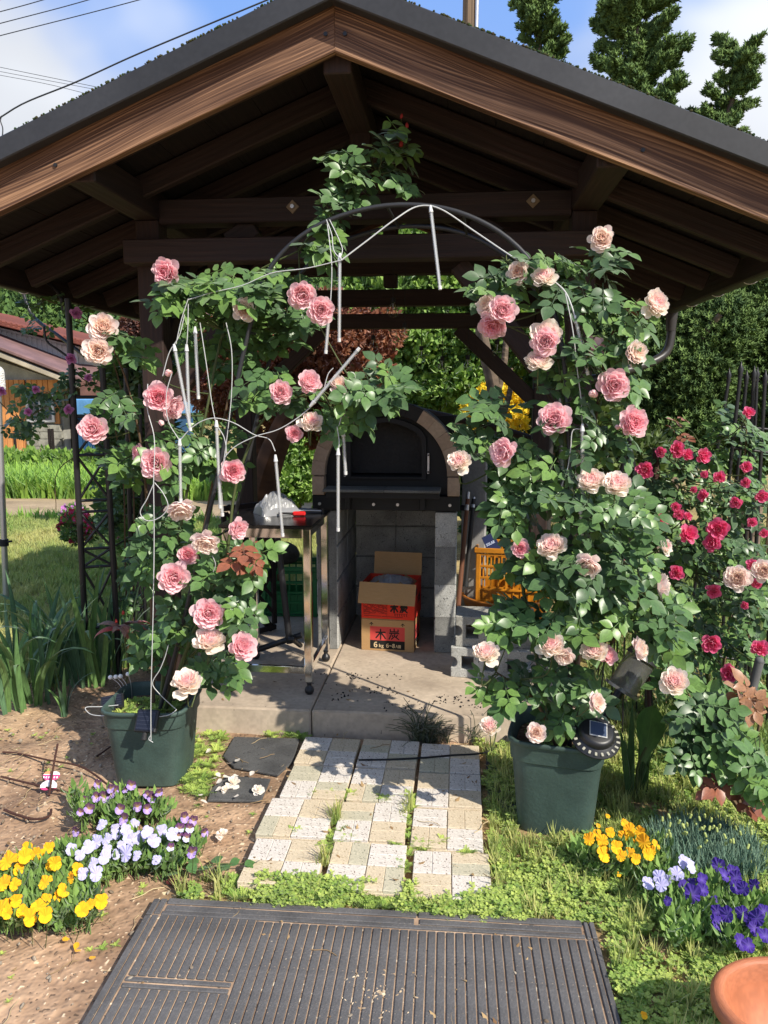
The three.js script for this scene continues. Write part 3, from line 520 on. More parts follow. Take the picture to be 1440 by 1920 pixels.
// crumpled film: a bent sheet, folded by noise, with thickness given by two skins
function crumple(w, d, h, s, n = 26) {
  const pos = [], uv = [], idx = []; for (let j = 0; j <= n; j++) for (let i = 0; i <= n; i++) {
    const a = i / n * 2 - 1, b = j / n * 2 - 1, edge = Math.max(0, 1 - a * a) * Math.max(0, 1 - b * b), r = Math.abs(fbm(a * 2.3 + s, b * 2.3, 400 + s, 3) - 0.5) * 2.6, f = Math.abs(fbm(a * 5 + s, b * 5, 410 + s, 2) - 0.5) * 1.2;
    pos.push((a + 0.12 * (noise(b * 3, s, 3) - 0.5)) * w / 2, h * Math.pow(edge, 0.45) * (0.7 + 0.28 * r + f * 0.22), (b + 0.12 * (noise(a * 3, s, 5) - 0.5)) * d / 2); uv.push(i / n, j / n);
  }
  for (let j = 0; j < n; j++) for (let i = 0; i < n; i++) { const a = j * (n + 1) + i; idx.push(a, a + n + 1, a + 1, a + 1, a + n + 1, a + n + 2); }
  const g = geoOf(pos, idx, uv).toNonIndexed(); g.computeVertexNormals(); return g;
}
const M_film = phys({ color: rgb(0.55, 0.56, 0.58), transmission: 0.55, roughness: 0.35, thickness: 0, side: THREE.DoubleSide, clearcoat: 0.8, clearcoatRoughness: 0.15 });
solo('plastic_bag', 'crumpled grey plastic liner inside the open red box', 'plastic bag', crumple(0.25, 0.20, 0.075, 3), M_film, V3(-0.365, SLAB + 0.345, -4.22), -0.1);
// ================================================================ STEEL TABLE
const TABLE = V3(-0.88, SLAB, -3.68);
{
  const t = thing('steel_table', 'polished steel table with black top on ball feet beside oven', 'table', TABLE, 0.0);
  const W = 0.42, D = 0.50, top = 0.815, lx = W / 2 - 0.019, lz = D / 2 - 0.019;
  part('table_top', cbox(W + 0.02, 0.016, D + 0.02, 0.003), std({ color: rgb(0.02, 0.018, 0.017), roughness: 0.22, map: T_mottle }), t, V3(0, top - 0.006, 0));
  for (const s of [-1, 1]) { part('apron', cbox(W - 0.08, 0.045, 0.02, 0.002), M_steel, t, V3(0, top - 0.038, s * lz)); part('apron', cbox(0.02, 0.045, D - 0.08, 0.002), M_steel, t, V3(s * lx, top - 0.038, 0)); part('stretcher', cbox(0.02, 0.034, D - 0.08, 0.002), M_steel, t, V3(s * lx, 0.12, 0)); }
  part('stretcher', cbox(W - 0.08, 0.034, 0.02, 0.002), M_steel, t, V3(0, 0.12, lz));
  const foot = new THREE.LatheGeometry([[0.0001, 0], [0.014, 0.002], [0.021, 0.012], [0.023, 0.022], [0.019, 0.034], [0.011, 0.042], [0.011, 0.052], [0.014, 0.054], [0.014, 0.062], [0.0001, 0.062]].map(([x, y]) => new THREE.Vector2(x, y)), 14);
  for (const a of [-1, 1]) for (const b of [-1, 1]) { const l = part('leg', cbox(0.038, top - 0.076, 0.038, 0.004, 1), M_steel, t, V3(a * lx, 0.062 + (top - 0.076) / 2, b * lz)); part('foot', foot, M_black, l, V3(0, -(top - 0.076) / 2 - 0.062, 0)); }
  solo('plastic_bag', 'crumpled clear plastic bag lying on the black table top', 'plastic bag', crumple(0.20, 0.17, 0.115, 11), M_film, TABLE.clone().add(V3(-0.03, top + 0.003, -0.10)), 0.6);
  const k = thing('gas_lighter', 'red plastic lighter lying on the black table top', 'lighter', TABLE.clone().add(V3(0.10, top + 0.014, -0.03)), 0.12);
  part('body', cbox(0.065, 0.022, 0.026, 0.006), std({ color: rgb(0.62, 0.02, 0.02), roughness: 0.25 }), k); part('barrel', rod(V3(-0.03, 0, 0), V3(-0.10, 0.004, 0.01), 0.006, 0.005), M_blackRough, k);
  const w = thing('metal_tongs', 'dark metal tongs lying behind the red lighter on table', 'tongs', TABLE.clone().add(V3(0.09, top + 0.012, -0.12)), 0.2);
  for (const s of [-1, 1]) part('arm', tube([V3(0.11, 0, 0), V3(0.02, 0.006, s * 0.012), V3(-0.11, 0, s * 0.022)], 0.006, 10, 6), M_zinc, w); part('hinge', new THREE.CylinderGeometry(0.009, 0.009, 0.022, 8), M_black, w, V3(0.11, 0, 0));
  solo('black_film', 'dark folded plastic film on the table beside the lighter', 'plastic film', crumple(0.15, 0.10, 0.022, 17, 16), std({ color: rgb(0.05, 0.05, 0.055), roughness: 0.3, side: THREE.DoubleSide }), TABLE.clone().add(V3(0.11, top + 0.003, -0.16)), 0.3);
}
// under and behind the table
{
  const s = thing('folding_stand', 'black tubular folding stand leaning under the steel table', 'stand', [-0.98, SLAB, -3.95]), L = (a, b, r) => part('tube', rod(V3(...a), V3(...b), r, r, 10), M_black, s);
  L([0.10, 0.10, 0.06], [0.02, 0.78, 0.0], 0.017); L([-0.14, 0.03, 0.04], [0.16, 0.14, 0.03], 0.016); L([0.12, 0.03, -0.12], [0.10, 0.13, 0.05], 0.014); part('knob', new THREE.SphereGeometry(0.024, 12, 8), M_black, s, V3(0.11, 0.125, 0.06));
  const lat = thing('lattice_panel', 'dark wooden lattice panel standing behind the steel table', 'lattice', [-1.20, SLAB, -4.30], 0.9);
  part('frame', cbox(0.36, 0.03, 0.02, 0.003), M_woodDark, lat, V3(0, 0.02, 0)); part('frame', cbox(0.36, 0.03, 0.02, 0.003), M_woodDark, lat, V3(0, 0.78, 0)); for (const x of [-0.17, 0.17]) part('frame', cbox(0.03, 0.72, 0.02, 0.003), M_woodDark, lat, V3(x, 0.40, 0));
  const sl = cbox(0.02, 0.52, 0.006, 0.001, 1); for (let i = 0; i < 9; i++) for (const d of [-1, 1]) { const y = 0.05 + i * 0.085, m = part('slat', sl, M_woodDark, lat, V3(0, Math.min(0.6, Math.max(0.2, y)), d * 0.004)); m.rotation.z = d * 0.72; m.position.x = d * (i - 4) * 0.008; }
}
function crate(name, label, at, turn, w, h, d, mat, rows, group) {
  const t = thing(name, label, 'crate', at, turn, group), th = 0.006;
  part('bottom', cbox(w - 0.02, 0.008, d - 0.02, 0.002), mat, t, V3(0, 0.006, 0));
  part('rim', cbox(w + 0.02, 0.03, 0.014, 0.003), mat, t, V3(0, h - 0.015, d / 2)); part('rim', cbox(w + 0.02, 0.03, 0.014, 0.003), mat, t, V3(0, h - 0.015, -d / 2)); for (const s of [-1, 1]) part('rim', cbox(0.014, 0.03, d - 0.012, 0.003), mat, t, V3(s * (w / 2 + 0.002), h - 0.015, 0));
  for (const s of [-1, 1]) { for (const q of [-1, 1]) part('corner_post', cbox(0.03, h - 0.03, 0.03, 0.005), mat, t, V3(s * (w / 2 - 0.014), h / 2 - 0.015, q * (d / 2 - 0.014))); }
  for (let r = 0; r < rows; r++) { const y = 0.03 + r * (h - 0.07) / (rows - 1); for (const q of [-1, 1]) { part('rail', cbox(w - 0.05, 0.014, th, 0.002), mat, t, V3(0, y, q * (d / 2 - 0.004))); part('rail', cbox(th, 0.014, d - 0.05, 0.002), mat, t, V3(q * (w / 2 - 0.004), y, 0)); } }
  const n = Math.round(w / 0.045); for (let i = 1; i < n; i++) for (const q of [-1, 1]) part('bar', cbox(0.010, h - 0.04, th, 0.002, 1), mat, t, V3(-w / 2 + i * w / n, h / 2 - 0.005, q * (d / 2 - 0.011)));
  const m = Math.round(d / 0.05); for (let i = 1; i < m; i++) for (const q of [-1, 1]) part('bar', cbox(th, h - 0.04, 0.010, 0.002, 1), mat, t, V3(q * (w / 2 - 0.011), h / 2 - 0.005, -d / 2 + i * d / m));
  for (const q of [-1, 1]) part('wall', cbox(w - 0.04, (h - 0.05) * 0.45, 0.003, 0.001), mat, t, V3(0, 0.02 + (h - 0.05) * 0.22, q * (d / 2 - 0.016)));
  return t;
}
{
  const M_gr = std({ color: rgb(0.012, 0.20, 0.055), roughness: 0.4, map: T_mottle }), M_or = std({ color: rgb(0.72, 0.27, 0.012), roughness: 0.45, map: T_mottle });
  crate('plastic_crate', 'green slatted plastic crate behind the steel table legs', [-1.07, SLAB + 0.001, -4.86], 0.05, 0.36, 0.33, 0.30, M_gr, 5);
  crate('plastic_crate', 'tall orange plastic crate behind the right climbing rose', [0.33, SLAB + 0.10, -4.62], -0.12, 0.40, 0.42, 0.30, M_or, 6);
  const bk = thing('plastic_bucket', 'brown orange plastic tub under the tall orange crate', 'tub', [0.30, SLAB, -4.62], 0);
  part('shell', new THREE.LatheGeometry([[0.0001, 0.002], [0.22, 0.002], [0.26, 0.20], [0.268, 0.20], [0.268, 0.212], [0.252, 0.212], [0.214, 0.010], [0.0001, 0.010]].map(([x, y]) => new THREE.Vector2(x, y)), 32), std({ color: rgb(0.42, 0.14, 0.015), roughness: 0.5, map: T_mottle }), bk); part('rim', moved(new THREE.TorusGeometry(0.262, 0.008, 6, 32), 0, 0.21, 0, Math.PI / 2), std({ color: rgb(0.42, 0.14, 0.015), roughness: 0.5 }), bk);
  const T_sol = canvasTex(128, 128, (x) => { x.fillStyle = '#1b2750'; x.fillRect(0, 0, 128, 128); x.fillStyle = '#c8d2ea'; x.font = 'bold 30px sans-serif'; x.fillText('SOLAR', 8, 74); });
  const sb = solo('carton', 'small dark blue carton printed SOLAR sticking out of the orange crate', 'carton', boxUV0(new THREE.BoxGeometry(0.075, 0.10, 0.02)), std({ map: T_sol, roughness: 0.5 }), V3(0.20, SLAB + 0.55, -4.50), 0.15); sb.rotation.z = 0.45;
}
function boxUV0(g) { return g; }
// a field stone behind the table
function pebbleGeo(s, n = 2) { const g = mergeVertices(new THREE.IcosahedronGeometry(1, n).deleteAttribute('uv').deleteAttribute('normal')), p = g.attributes.position; for (let i = 0; i < p.count; i++) { const v = V3(p.getX(i), p.getY(i), p.getZ(i)), k = 0.75 + 0.5 * fbm(v.x * 1.6 + s * 7, v.y * 1.6 + v.z * 1.3, 500 + s, 3); p.setXYZ(i, v.x * k, v.y * k * 0.72, v.z * k); } g.computeVertexNormals(); boxUV(g); return g; }
{ const r = solo('field_stone', 'rounded grey field stone on the green crate behind table', 'stone', pebbleGeo(2, 4), std({ color: rgb(0.24, 0.22, 0.20), map: T_block, bumpMap: T_blockB, bumpScale: 0.006, roughness: 0.9 }), V3(-1.13, SLAB + 0.385, -4.9)); r.scale.setScalar(0.10); }
// ================================================================ HOLLOW BLOCKS
{
  const L = 0.39, Hh = 0.15, sh = new THREE.Shape(), n = 0.032; sh.moveTo(-L / 2, -Hh / 2); sh.lineTo(L / 2, -Hh / 2); sh.lineTo(L / 2, -n); sh.absarc(L / 2, 0, n, -Math.PI / 2, Math.PI / 2, true); sh.lineTo(L / 2, Hh / 2); sh.lineTo(-L / 2, Hh / 2); sh.lineTo(-L / 2, n); sh.absarc(-L / 2, 0, n, Math.PI / 2, -Math.PI / 2, true); sh.closePath();
  for (const x of [-0.115, 0, 0.115]) { const h = new THREE.Path(), a = 0.034, b = 0.037; h.moveTo(x - a, -b); h.lineTo(x - a, b); h.lineTo(x + a, b); h.lineTo(x + a, -b); h.closePath(); sh.holes.push(h); }
  const g = boxUV(new THREE.ExtrudeGeometry(sh, { depth: 0.19, bevelEnabled: true, bevelSize: 0.003, bevelThickness: 0.003, bevelSegments: 1 })); g.translate(0, Hh / 2 + 0.003, -0.095);
  solo('hollow_block', 'hollow grey concrete block lying on the slab, lower of two', 'concrete block', g, M_block, V3(0.185, SLAB, -3.82), -0.10, 'hollow concrete blocks by the right post');
  solo('hollow_block', 'hollow grey concrete block on top of another, upper of two', 'concrete block', g, std({ map: T_block, bumpMap: T_blockB, bumpScale: 0.002, roughness: 0.95, color: rgb(0.82, 0.8, 0.76) }), V3(0.20, SLAB + 0.157, -3.85), -0.02, 'hollow concrete blocks by the right post');
}
// ================================================================ PLANTERS
function planter(label, at, turn, w, h, soilDrop) {
  const t = thing('planter', label, 'planter', at, turn, 'green square planters'), N = 40, ringPts = (s, r) => { const o = []; for (let i = 0; i < N; i++) { const a = (i + 0.5) / N * 2 * Math.PI, c = Math.cos(a), d = Math.sin(a), e = 5.5; const k = Math.pow(Math.pow(Math.abs(c), e) + Math.pow(Math.abs(d), e), -1 / e); o.push([c * k * s, d * k * s]); } void r; return o; };
  const prof = [[0.40, 0], [0.405, 0.01], [0.475, 0.76], [0.482, 0.775], [0.497, 0.78], [0.502, 0.94], [0.525, 0.95], [0.53, 0.985], [0.515, 1.0], [0.487, 0.99], [0.475, 0.93], [0.46, 0.75]];
  const pos = [], uv = [], idx = []; prof.forEach(([s, y], j) => ringPts(s * w).forEach(([x, z], i) => { pos.push(x, y * h, z); uv.push(i / N * 3, y); if (j && true) { const a = (j - 1) * N + i, b = (j - 1) * N + (i + 1) % N, c = a + N, d = b + N; idx.push(a, c, b, b, c, d); } }));
  const M_pot = std({ color: rgb(0.070, 0.122, 0.102), roughness: 0.6, map: T_mottle, bumpMap: T_fineB, bumpScale: 0.0008, side: THREE.DoubleSide });
  part('pot', geoOf(pos, idx, uv), M_pot, t);
  const disc = new THREE.Shape(ringPts(0.458 * w).map(([x, z]) => new THREE.Vector2(x, z))), sg = new THREE.ShapeGeometry(disc); sg.rotateX(-Math.PI / 2); const su = sg.attributes.uv; void su;
  part('soil', sg, std({ map: T_soil, color: rgb(0.35, 0.33, 0.3), roughness: 1, bumpMap: T_soilB, bumpScale: 0.03 }), t, V3(0, h - soilDrop, 0));
  const bs = new THREE.ShapeGeometry(new THREE.Shape(ringPts(0.40 * w).map(([x, z]) => new THREE.Vector2(x, z)))); bs.rotateX(-Math.PI / 2); part('bottom', bs, M_pot, t, V3(0, 0.004, 0));
  return t;
}
const POT_L = V3(-1.215, 0, -2.87), POT_R = V3(0.375, 0, -2.67);
planter('dark green square plastic planter under the left climbing rose', POT_L, 0.06, 0.325, 0.32, 0.055);
planter('dark green square plastic planter under the right climbing rose', POT_R, -0.20, 0.325, 0.35, 0.06);
// solar panels of the light string
function solarPanel(label, at, rot, w, h) {
  const t = thing('solar_charger', label, 'solar charger', at, 0, 'small solar panels on the left planter'); t.rotation.set(...rot, 'YXZ');
  part('case', cbox(w, h, 0.022, 0.004), M_black, t); part('cell', cbox(w - 0.014, h - 0.014, 0.003, 0.001), std({ color: rgb(0.006, 0.008, 0.018), roughness: 0.42 }), t, V3(0, 0, 0.0125));
  for (let i = 1; i < 6; i++) part('grid_line', cbox(w - 0.018, 0.0012, 0.001, 0.0002), std({ color: rgb(0.05, 0.055, 0.08), roughness: 0.4 }), t, V3(0, -h / 2 + i * h / 6, 0.0145)); part('socket', moved(new THREE.CylinderGeometry(0.009, 0.012, 0.03, 8), 0, -h / 2 - 0.012, -0.002), M_blackRough, t);
}
solarPanel('small black solar panel hooked on the front rim of left planter', A(276, 1352, 2.665), [-0.55, -0.05, 0], 0.085, 0.085);
solarPanel('small dark solar panel standing inside the left planter back corner', A(211, 1318, 2.86), [-1.0, 0.2, 0.2], 0.09, 0.07);
// round solar path light in the right planter
{
  const c = A(1119, 1375, 2.50), t = thing('solar_light', 'round black solar path light leaning over the right planter', 'solar light', c); t.rotation.set(0.52, -0.15, -0.18, 'YXZ');
  const body = M_black; part('disc', new THREE.LatheGeometry([[0.0001, -0.012], [0.058, -0.012], [0.062, 0.0], [0.056, 0.012], [0.046, 0.020], [0.0001, 0.022]].map(([x, y]) => new THREE.Vector2(x, y)), 36), body, t);
  part('skirt', new THREE.LatheGeometry([[0.060, -0.004], [0.084, -0.020], [0.084, -0.025], [0.056, -0.016]].map(([x, y]) => new THREE.Vector2(x, y)), 36), body, t);
  const slot = cbox(0.008, 0.004, 0.014, 0.001); for (let i = 0; i < 22; i++) { const a = i / 22 * 2 * Math.PI, m = part('slot_window', slot, std({ color: rgb(0.35, 0.34, 0.27), roughness: 0.4 }), t, V3(0.073 * Math.sin(a), -0.0115, 0.073 * Math.cos(a))); m.rotation.y = a; }
  part('panel_frame', cbox(0.058, 0.004, 0.058, 0.001), std({ color: rgb(0.5, 0.5, 0.48), roughness: 0.4 }), t, V3(0, 0.0235, 0)); part('panel', cbox(0.052, 0.004, 0.052, 0.001), std({ color: rgb(0.06, 0.08, 0.13), roughness: 0.12 }), t, V3(0, 0.0252, 0));
  part('lens', new THREE.LatheGeometry([[0.045, -0.015], [0.035, -0.055], [0.018, -0.07]].map(([x, y]) => new THREE.Vector2(x, y)), 24), std({ color: rgb(0.20, 0.19, 0.15), roughness: 0.25, side: THREE.DoubleSide }), t); part('stake', moved(new THREE.CylinderGeometry(0.016, 0.011, 0.16, 10), 0, -0.14, 0), M_blackRough, t);
}
// glass lantern lying tilted behind the right planter
{
  const c = A(1185, 1262, 2.95), t = thing('solar_lantern', 'tilted cylinder lantern of ribbed glass with black caps', 'lantern', c); t.rotation.set(-0.2, 0, -0.55, 'YXZ');
  part('glass', new THREE.CylinderGeometry(0.058, 0.058, 0.14, 28, 8, true), phys({ color: rgb(0.5, 0.5, 0.47), transmission: 0.72, thickness: 0, roughness: 0.12, bumpMap: T_blockB, bumpScale: 0.01, side: THREE.DoubleSide }), t);
  part('cap', moved(new THREE.CylinderGeometry(0.050, 0.066, 0.045, 24), 0, 0.088, 0), M_black, t); part('base_ring', moved(new THREE.CylinderGeometry(0.070, 0.070, 0.012, 28), 0, -0.076, 0), phys({ color: rgb(0.25, 0.25, 0.24), transmission: 0.5, thickness: 0, roughness: 0.15 }), t); part('stake', moved(new THREE.CylinderGeometry(0.020, 0.014, 0.22, 10), 0, -0.19, 0), M_black, t); part('inner', moved(new THREE.CylinderGeometry(0.02, 0.02, 0.10, 8), 0, 0.03, 0), M_blackRough, t);
}
// firefly lights: white balls on thin wires at the left planter
for (const [i, [px, py]] of [[207, 1270], [217, 1269], [226, 1268], [240, 1264]].entries()) {
  const p = A(px, py, 2.98), b = A(238 + i * 3, 1300, 2.98), t = thing('firefly_light', `white ball on a thin wire at the left planter, ${['outermost on the left', 'second from the left', 'third from the left', 'nearest the rose stem'][i]}`, 'garden light', b, 0, 'white ball lights in the left planter'), d = p.clone().sub(b);
  part('ball', new THREE.SphereGeometry(0.0095, 12, 10), std({ color: rgb(0.8, 0.8, 0.78), roughness: 0.3 }), t, d); part('stem', tube([V3(0, -0.06, 0), d.clone().multiplyScalar(0.5).add(V3(0.004, 0.004, 0)), d], 0.0014, 8, 5), M_zinc, t);
}
// ================================================================ TERRACOTTA POT in the near right corner
{
  const t = thing('terracotta_pot', 'empty orange plastic bowl planter in the near right corner', 'pot', G(1498, 1905, 0.19).setY(0.05), 0.0); t.scale.set(1.15, 1, 0.95);
  const M_t = std({ color: rgb(0.74, 0.25, 0.11), roughness: 0.6, map: T_mottle, bumpMap: T_fineB, bumpScale: 0.0008, side: THREE.DoubleSide });
  part('bowl', new THREE.LatheGeometry([[0.0001, 0], [0.085, 0], [0.092, 0.01], [0.128, 0.125], [0.132, 0.128], [0.150, 0.130], [0.157, 0.140], [0.158, 0.160], [0.150, 0.170], [0.138, 0.170], [0.132, 0.162], [0.122, 0.125], [0.088, 0.02], [0.0001, 0.016]].map(([x, y]) => new THREE.Vector2(x, y)), 56), M_t, t);
  for (const a of [2.6, 5.0, 0.5]) part('foot', moved(rod(V3(0, 0, 0), V3(0, -0.075, 0), 0.006), 0.09 * Math.cos(a), 0.002, 0.09 * Math.sin(a)), M_black, t);
  const cn = solo('pine_cone', 'brown pine cone lying in the orange bowl planter', 'pine cone', (() => { const l = []; for (let i = 0; i < 60; i++) { const y = i / 60, a = i * 2.4, r = 0.034 * Math.sin(Math.PI * (0.12 + 0.8 * y)); const g = new THREE.ConeGeometry(0.010, 0.018, 4); g.rotateZ(-1.2); g.translate(r, 0, 0); g.rotateY(a); g.translate(0, y * 0.075, 0); l.push(g); } return merge(l); })(), std({ color: rgb(0.17, 0.09, 0.05), roughness: 0.9 }), G(1452, 1925, 0.12).setY(0.085)); cn.rotation.set(1.3, 0.4, 0.3);
}

// ================================================================ ROSES: blooms, leaves, canes
// one petal: wraps round the bloom's axis (y up); o = { L, a0, a1 lean at foot and tip (rad from upright), r0 foot radius, wrap half angle, ph, y0, ruf }
function petalGeo(o, col, nq = 5, ns = 6) {
  const pos = [], c = [], idx = [], uv = [];
  for (let i = 0; i <= ns; i++) {
    const s = i / ns * 2 - 1, L = o.L * (1 - 0.16 * s * s); let rad = o.r0, y = o.y0;
    for (let j = 0; j <= nq; j++) {
      const q = j / nq, lean = lerp(o.a0, o.a1, Math.pow(q, 0.8)); if (j) { rad += Math.sin(lean) * L / nq; y += Math.cos(lean) * L / nq; }
      const w = o.wrap * (0.45 + 0.75 * Math.sin(Math.PI * (0.12 + 0.6 * q))) * s, a = o.ph + w, edge = Math.pow(q, 2);
      const r2 = Math.max(0.0008, rad - o.cup * s * s * q * o.L), yy = y + o.ruf * o.L * edge * (Math.sin(s * 5.2 + o.ph * 3) + 0.6 * Math.sin(s * 9.1 + o.ph * 7)) * 0.5;
      pos.push(r2 * Math.cos(a), yy, r2 * Math.sin(a)); uv.push(i / ns, q);
      const k = clamp(0.35 * q + 0.65 * edge * (0.6 + 0.4 * s * s)); c.push(...mixc(col[0], col[1], k));
    }
  }
  for (let i = 0; i < ns; i++) for (let j = 0; j < nq; j++) { const a = i * (nq + 1) + j; idx.push(a, a + nq + 1, a + 1, a + 1, a + nq + 1, a + nq + 2); }
  return geoOf(pos, idx, uv, c);
}
// a full rosette of unit radius: a heart of folded petals and a row of loose outer ones
function bloomKit(s, heart, mid, outer, { open = 1, n = 52 } = {}) {
  seed(s); const list = [], out = [];
  for (let i = 0; i < n; i++) {
    const t = i / (n - 1), ph = i * 2.39996 + R(-0.25, 0.25), col = t < 0.45 ? [mixc(heart[0], mid[0], t / 0.45), mixc(heart[1], mid[1], t / 0.45)] : [mixc(mid[0], outer[0], (t - 0.45) / 0.55), mixc(mid[1], outer[1], (t - 0.45) / 0.55)];
    list.push(petalGeo({ L: lerp(0.36, 1.0, Math.pow(t, 0.8)) * R(0.92, 1.08), a0: lerp(0.30, 1.50, Math.pow(t, 0.8)), a1: lerp(-0.30, 0.72, Math.pow(t, 1.1)) * open + R(-0.16, 0.16), r0: lerp(0.015, 0.06, t), wrap: lerp(1.0, 0.50, t), ph, y0: lerp(0.16, 0.0, t), cup: lerp(0.05, 0.16, t) + R(-0.05, 0.05), ruf: R(0.06, 0.18) }, col, 5, 6));
  }
  for (let i = 0; i < 9; i++) {
    const ph = i * 0.698 + R(-0.2, 0.2), low = i % 2; const k = R(0.86, 1.08);
    out.push(petalGeo({ L: 0.99 * k, a0: 1.56, a1: (low ? 1.10 : 0.80) * open + R(-0.25, 0.25), r0: 0.03, wrap: R(0.44, 0.60), ph, y0: -0.03 - 0.02 * low, cup: R(0.05, 0.22), ruf: R(0.06, 0.16) }, outer, 5, 6));
  }
  return { heart: merge(list), outer: out };
}
const lin = (r, g, b) => { const c = new THREE.Color(r / 255, g / 255, b / 255).convertSRGBToLinear(); return [c.r, c.g, c.b]; };
const PK = lin(250, 168, 184), PK2 = lin(253, 202, 210), PL = lin(254, 224, 226), PE = lin(254, 228, 218), CR = lin(253, 240, 222), WH = lin(254, 247, 236), PP = lin(253, 208, 214);
const KITS = {
  pink: [1, 2].map((k) => bloomKit(600 + k, [PK, PK2], [PK2, PL], [PP, PL])), deep: [3, 4].map((k) => bloomKit(600 + k, [lin(247, 142, 164), PK], [lin(250, 174, 188), PK2], [PK2, PL])),
  pale: [5, 6].map((k) => bloomKit(600 + k, [lin(246, 178, 166), PE], [PE, CR], [PL, WH])), cream: [7, 8].map((k) => bloomKit(600 + k, [PK2, PP], [PL, PE], [CR, WH], { open: 1.1 })),
};
const KIT_MAG = [9, 10, 11].map((k) => bloomKit(600 + k, [lin(206, 24, 92), lin(228, 50, 118)], [lin(222, 44, 112), lin(240, 92, 146)], [lin(230, 70, 132), lin(246, 128, 170)], { n: 20 }));
const KIT_LILAC = [bloomKit(622, [lin(186, 80, 158), lin(206, 120, 180)], [lin(200, 110, 176), lin(220, 150, 200)], [lin(206, 124, 184), lin(224, 160, 206)], { n: 14 })];
const M_petal = phys({ vertexColors: true, roughness: 0.97, transmission: 0.46, thickness: 0, side: THREE.DoubleSide, sheen: 0.2, sheenRoughness: 0.6 });
const budGeo = (() => { const l = []; for (let i = 0; i < 9; i++) l.push(petalGeo({ L: 0.95, a0: 0.62, a1: -0.55, r0: 0.12 + 0.02 * i, wrap: 0.9, ph: i * 2.4, y0: 0, cup: 0.1, ruf: 0.03 }, [PP, PE], 5, 5)); return merge(l); })();
const calyxGeo = (() => { const l = [moved(new THREE.SphereGeometry(0.14, 8, 6), 0, -0.10, 0)]; for (let i = 0; i < 5; i++) { const g = new THREE.ConeGeometry(0.07, 0.5, 4); g.scale(1, 1, 0.3); g.translate(0, 0.25, 0); g.rotateX(2.0); g.rotateY(i * 1.257); g.translate(0, -0.05, 0); l.push(g); } return merge(l); })();
const M_calyx = std({ color: rgb(0.09, 0.17, 0.045), roughness: 0.7 });
// leaflets: folded along the midrib, tip drooping
function leaflet(L, w, fold, droop, n = 5) {
  const pos = [], uv = [], idx = [], prof = [0, 0.66, 0.95, 1, 0.80, 0.42, 0.0];
  for (let j = 0; j <= n + 1; j++) { const q = j / (n + 1), k = prof[Math.round(q * 6)] * w / 2, z = -droop * q * q * L; for (const s of [-1, 0, 1]) { pos.push(s * k, z + Math.abs(s) * k * fold, q * L); uv.push(0.5 + s * 0.5, q); } }
  for (let j = 0; j <= n; j++) for (let i = 0; i < 2; i++) { const a = j * 3 + i; idx.push(a, a + 3, a + 1, a + 1, a + 3, a + 4); }
  return geoOf(pos, idx, uv);
}
function compoundLeaf(s, n, L) {   // leaf stalk along z, leaflets in pairs and one at the end; its face looks up (y)
  seed(s); const l = [], stalk = L * (n === 5 ? 1.45 : 2.0);
  const one = (z, a, k) => { const g = leaflet(L * k, L * k * R(0.60, 0.72), R(0.08, 0.30), R(0.05, 0.30)); g.rotateZ(R(-0.25, 0.25)); g.rotateY(a); g.translate(Math.sin(a) * 0.003, R(-0.002, 0.002), z); l.push(g); };
  const st = new THREE.CylinderGeometry(0.0009, 0.0014, stalk, 4, 1); st.rotateX(Math.PI / 2); st.translate(0, 0, stalk / 2); l.push(st);
  one(stalk, R(-0.15, 0.15), R(1, 1.1)); for (let i = 0; i < (n - 1) / 2; i++) { const z = stalk * (n === 5 ? [0.36, 0.84][i] : [0.26, 0.56, 0.88][i]); one(z, R(0.95, 1.3), R(0.78, 0.98)); one(z, -R(0.95, 1.3), R(0.78, 0.98)); }
  const g = merge(l); g.translate(0, 0, -stalk * 0.62); return g;
}
const LEAVES = [1, 2, 3, 4, 5, 6].map((k) => compoundLeaf(640 + k, k % 3 === 2 ? 7 : 5, 0.050)), LEAVES_SMALL = [1, 2, 3].map((k) => compoundLeaf(650 + k, 5, 0.034));
// puts blooms on a plant; spec [px, py, size px, kind, distance, turn right (rad), tilt up (rad)]
function faceTo(p, yaw, pitch) { const d = V3(0, EYE, 0).sub(p); d.y *= 0.4; d.normalize(); const base = Math.atan2(d.x, d.z), el = Math.asin(d.y); const a = base + yaw, e = el + pitch; return V3(Math.sin(a) * Math.cos(e), Math.sin(e), Math.cos(a) * Math.cos(e)); }
function putBlooms(t, list, kits, anchor, name = 'bloom') {
  const O = t.position;
  for (const [px, py, size, kind, d, yaw = 0, pitch = 0] of list) {
    const p = A(px, py, d - 0.05), r = size / 2 * PX(d) * 1.0, dir = faceTo(p, yaw + R(-0.15, 0.15), pitch), q = new THREE.Quaternion().setFromUnitVectors(V3(0, 1, 0), dir).multiply(new THREE.Quaternion().setFromAxisAngle(V3(0, 1, 0), R(6.28)));
    const bud = kind === 'bud', b = part(bud ? 'bud' : name, budGeo, M_petal, t, p.clone().sub(O).addScaledVector(dir, -0.25 * r), q);
    if (!bud) { const k = pick(kits[kind] ?? kits); b.geometry = k.heart; k.outer.forEach((g) => part('petal', g, M_petal, b)); }
    b.scale.setScalar(r * (bud ? 1.5 : 1.06)); part('calyx', calyxGeo, M_calyx, b);
    const a = anchor(p), m = p.clone().addScaledVector(dir, -0.09).add(V3(R(-0.02, 0.02), -0.03, R(-0.02, 0.02)));
    part('flower_stem', taperTube([p.clone().sub(O).addScaledVector(dir, -0.2 * r), m.sub(O), a.clone().sub(O).lerp(m, 0.45).add(V3(0, -0.01, 0)), a.clone().sub(O)], 0.0022, 0.0030, 10, 5), M_cane, t);
  }
}
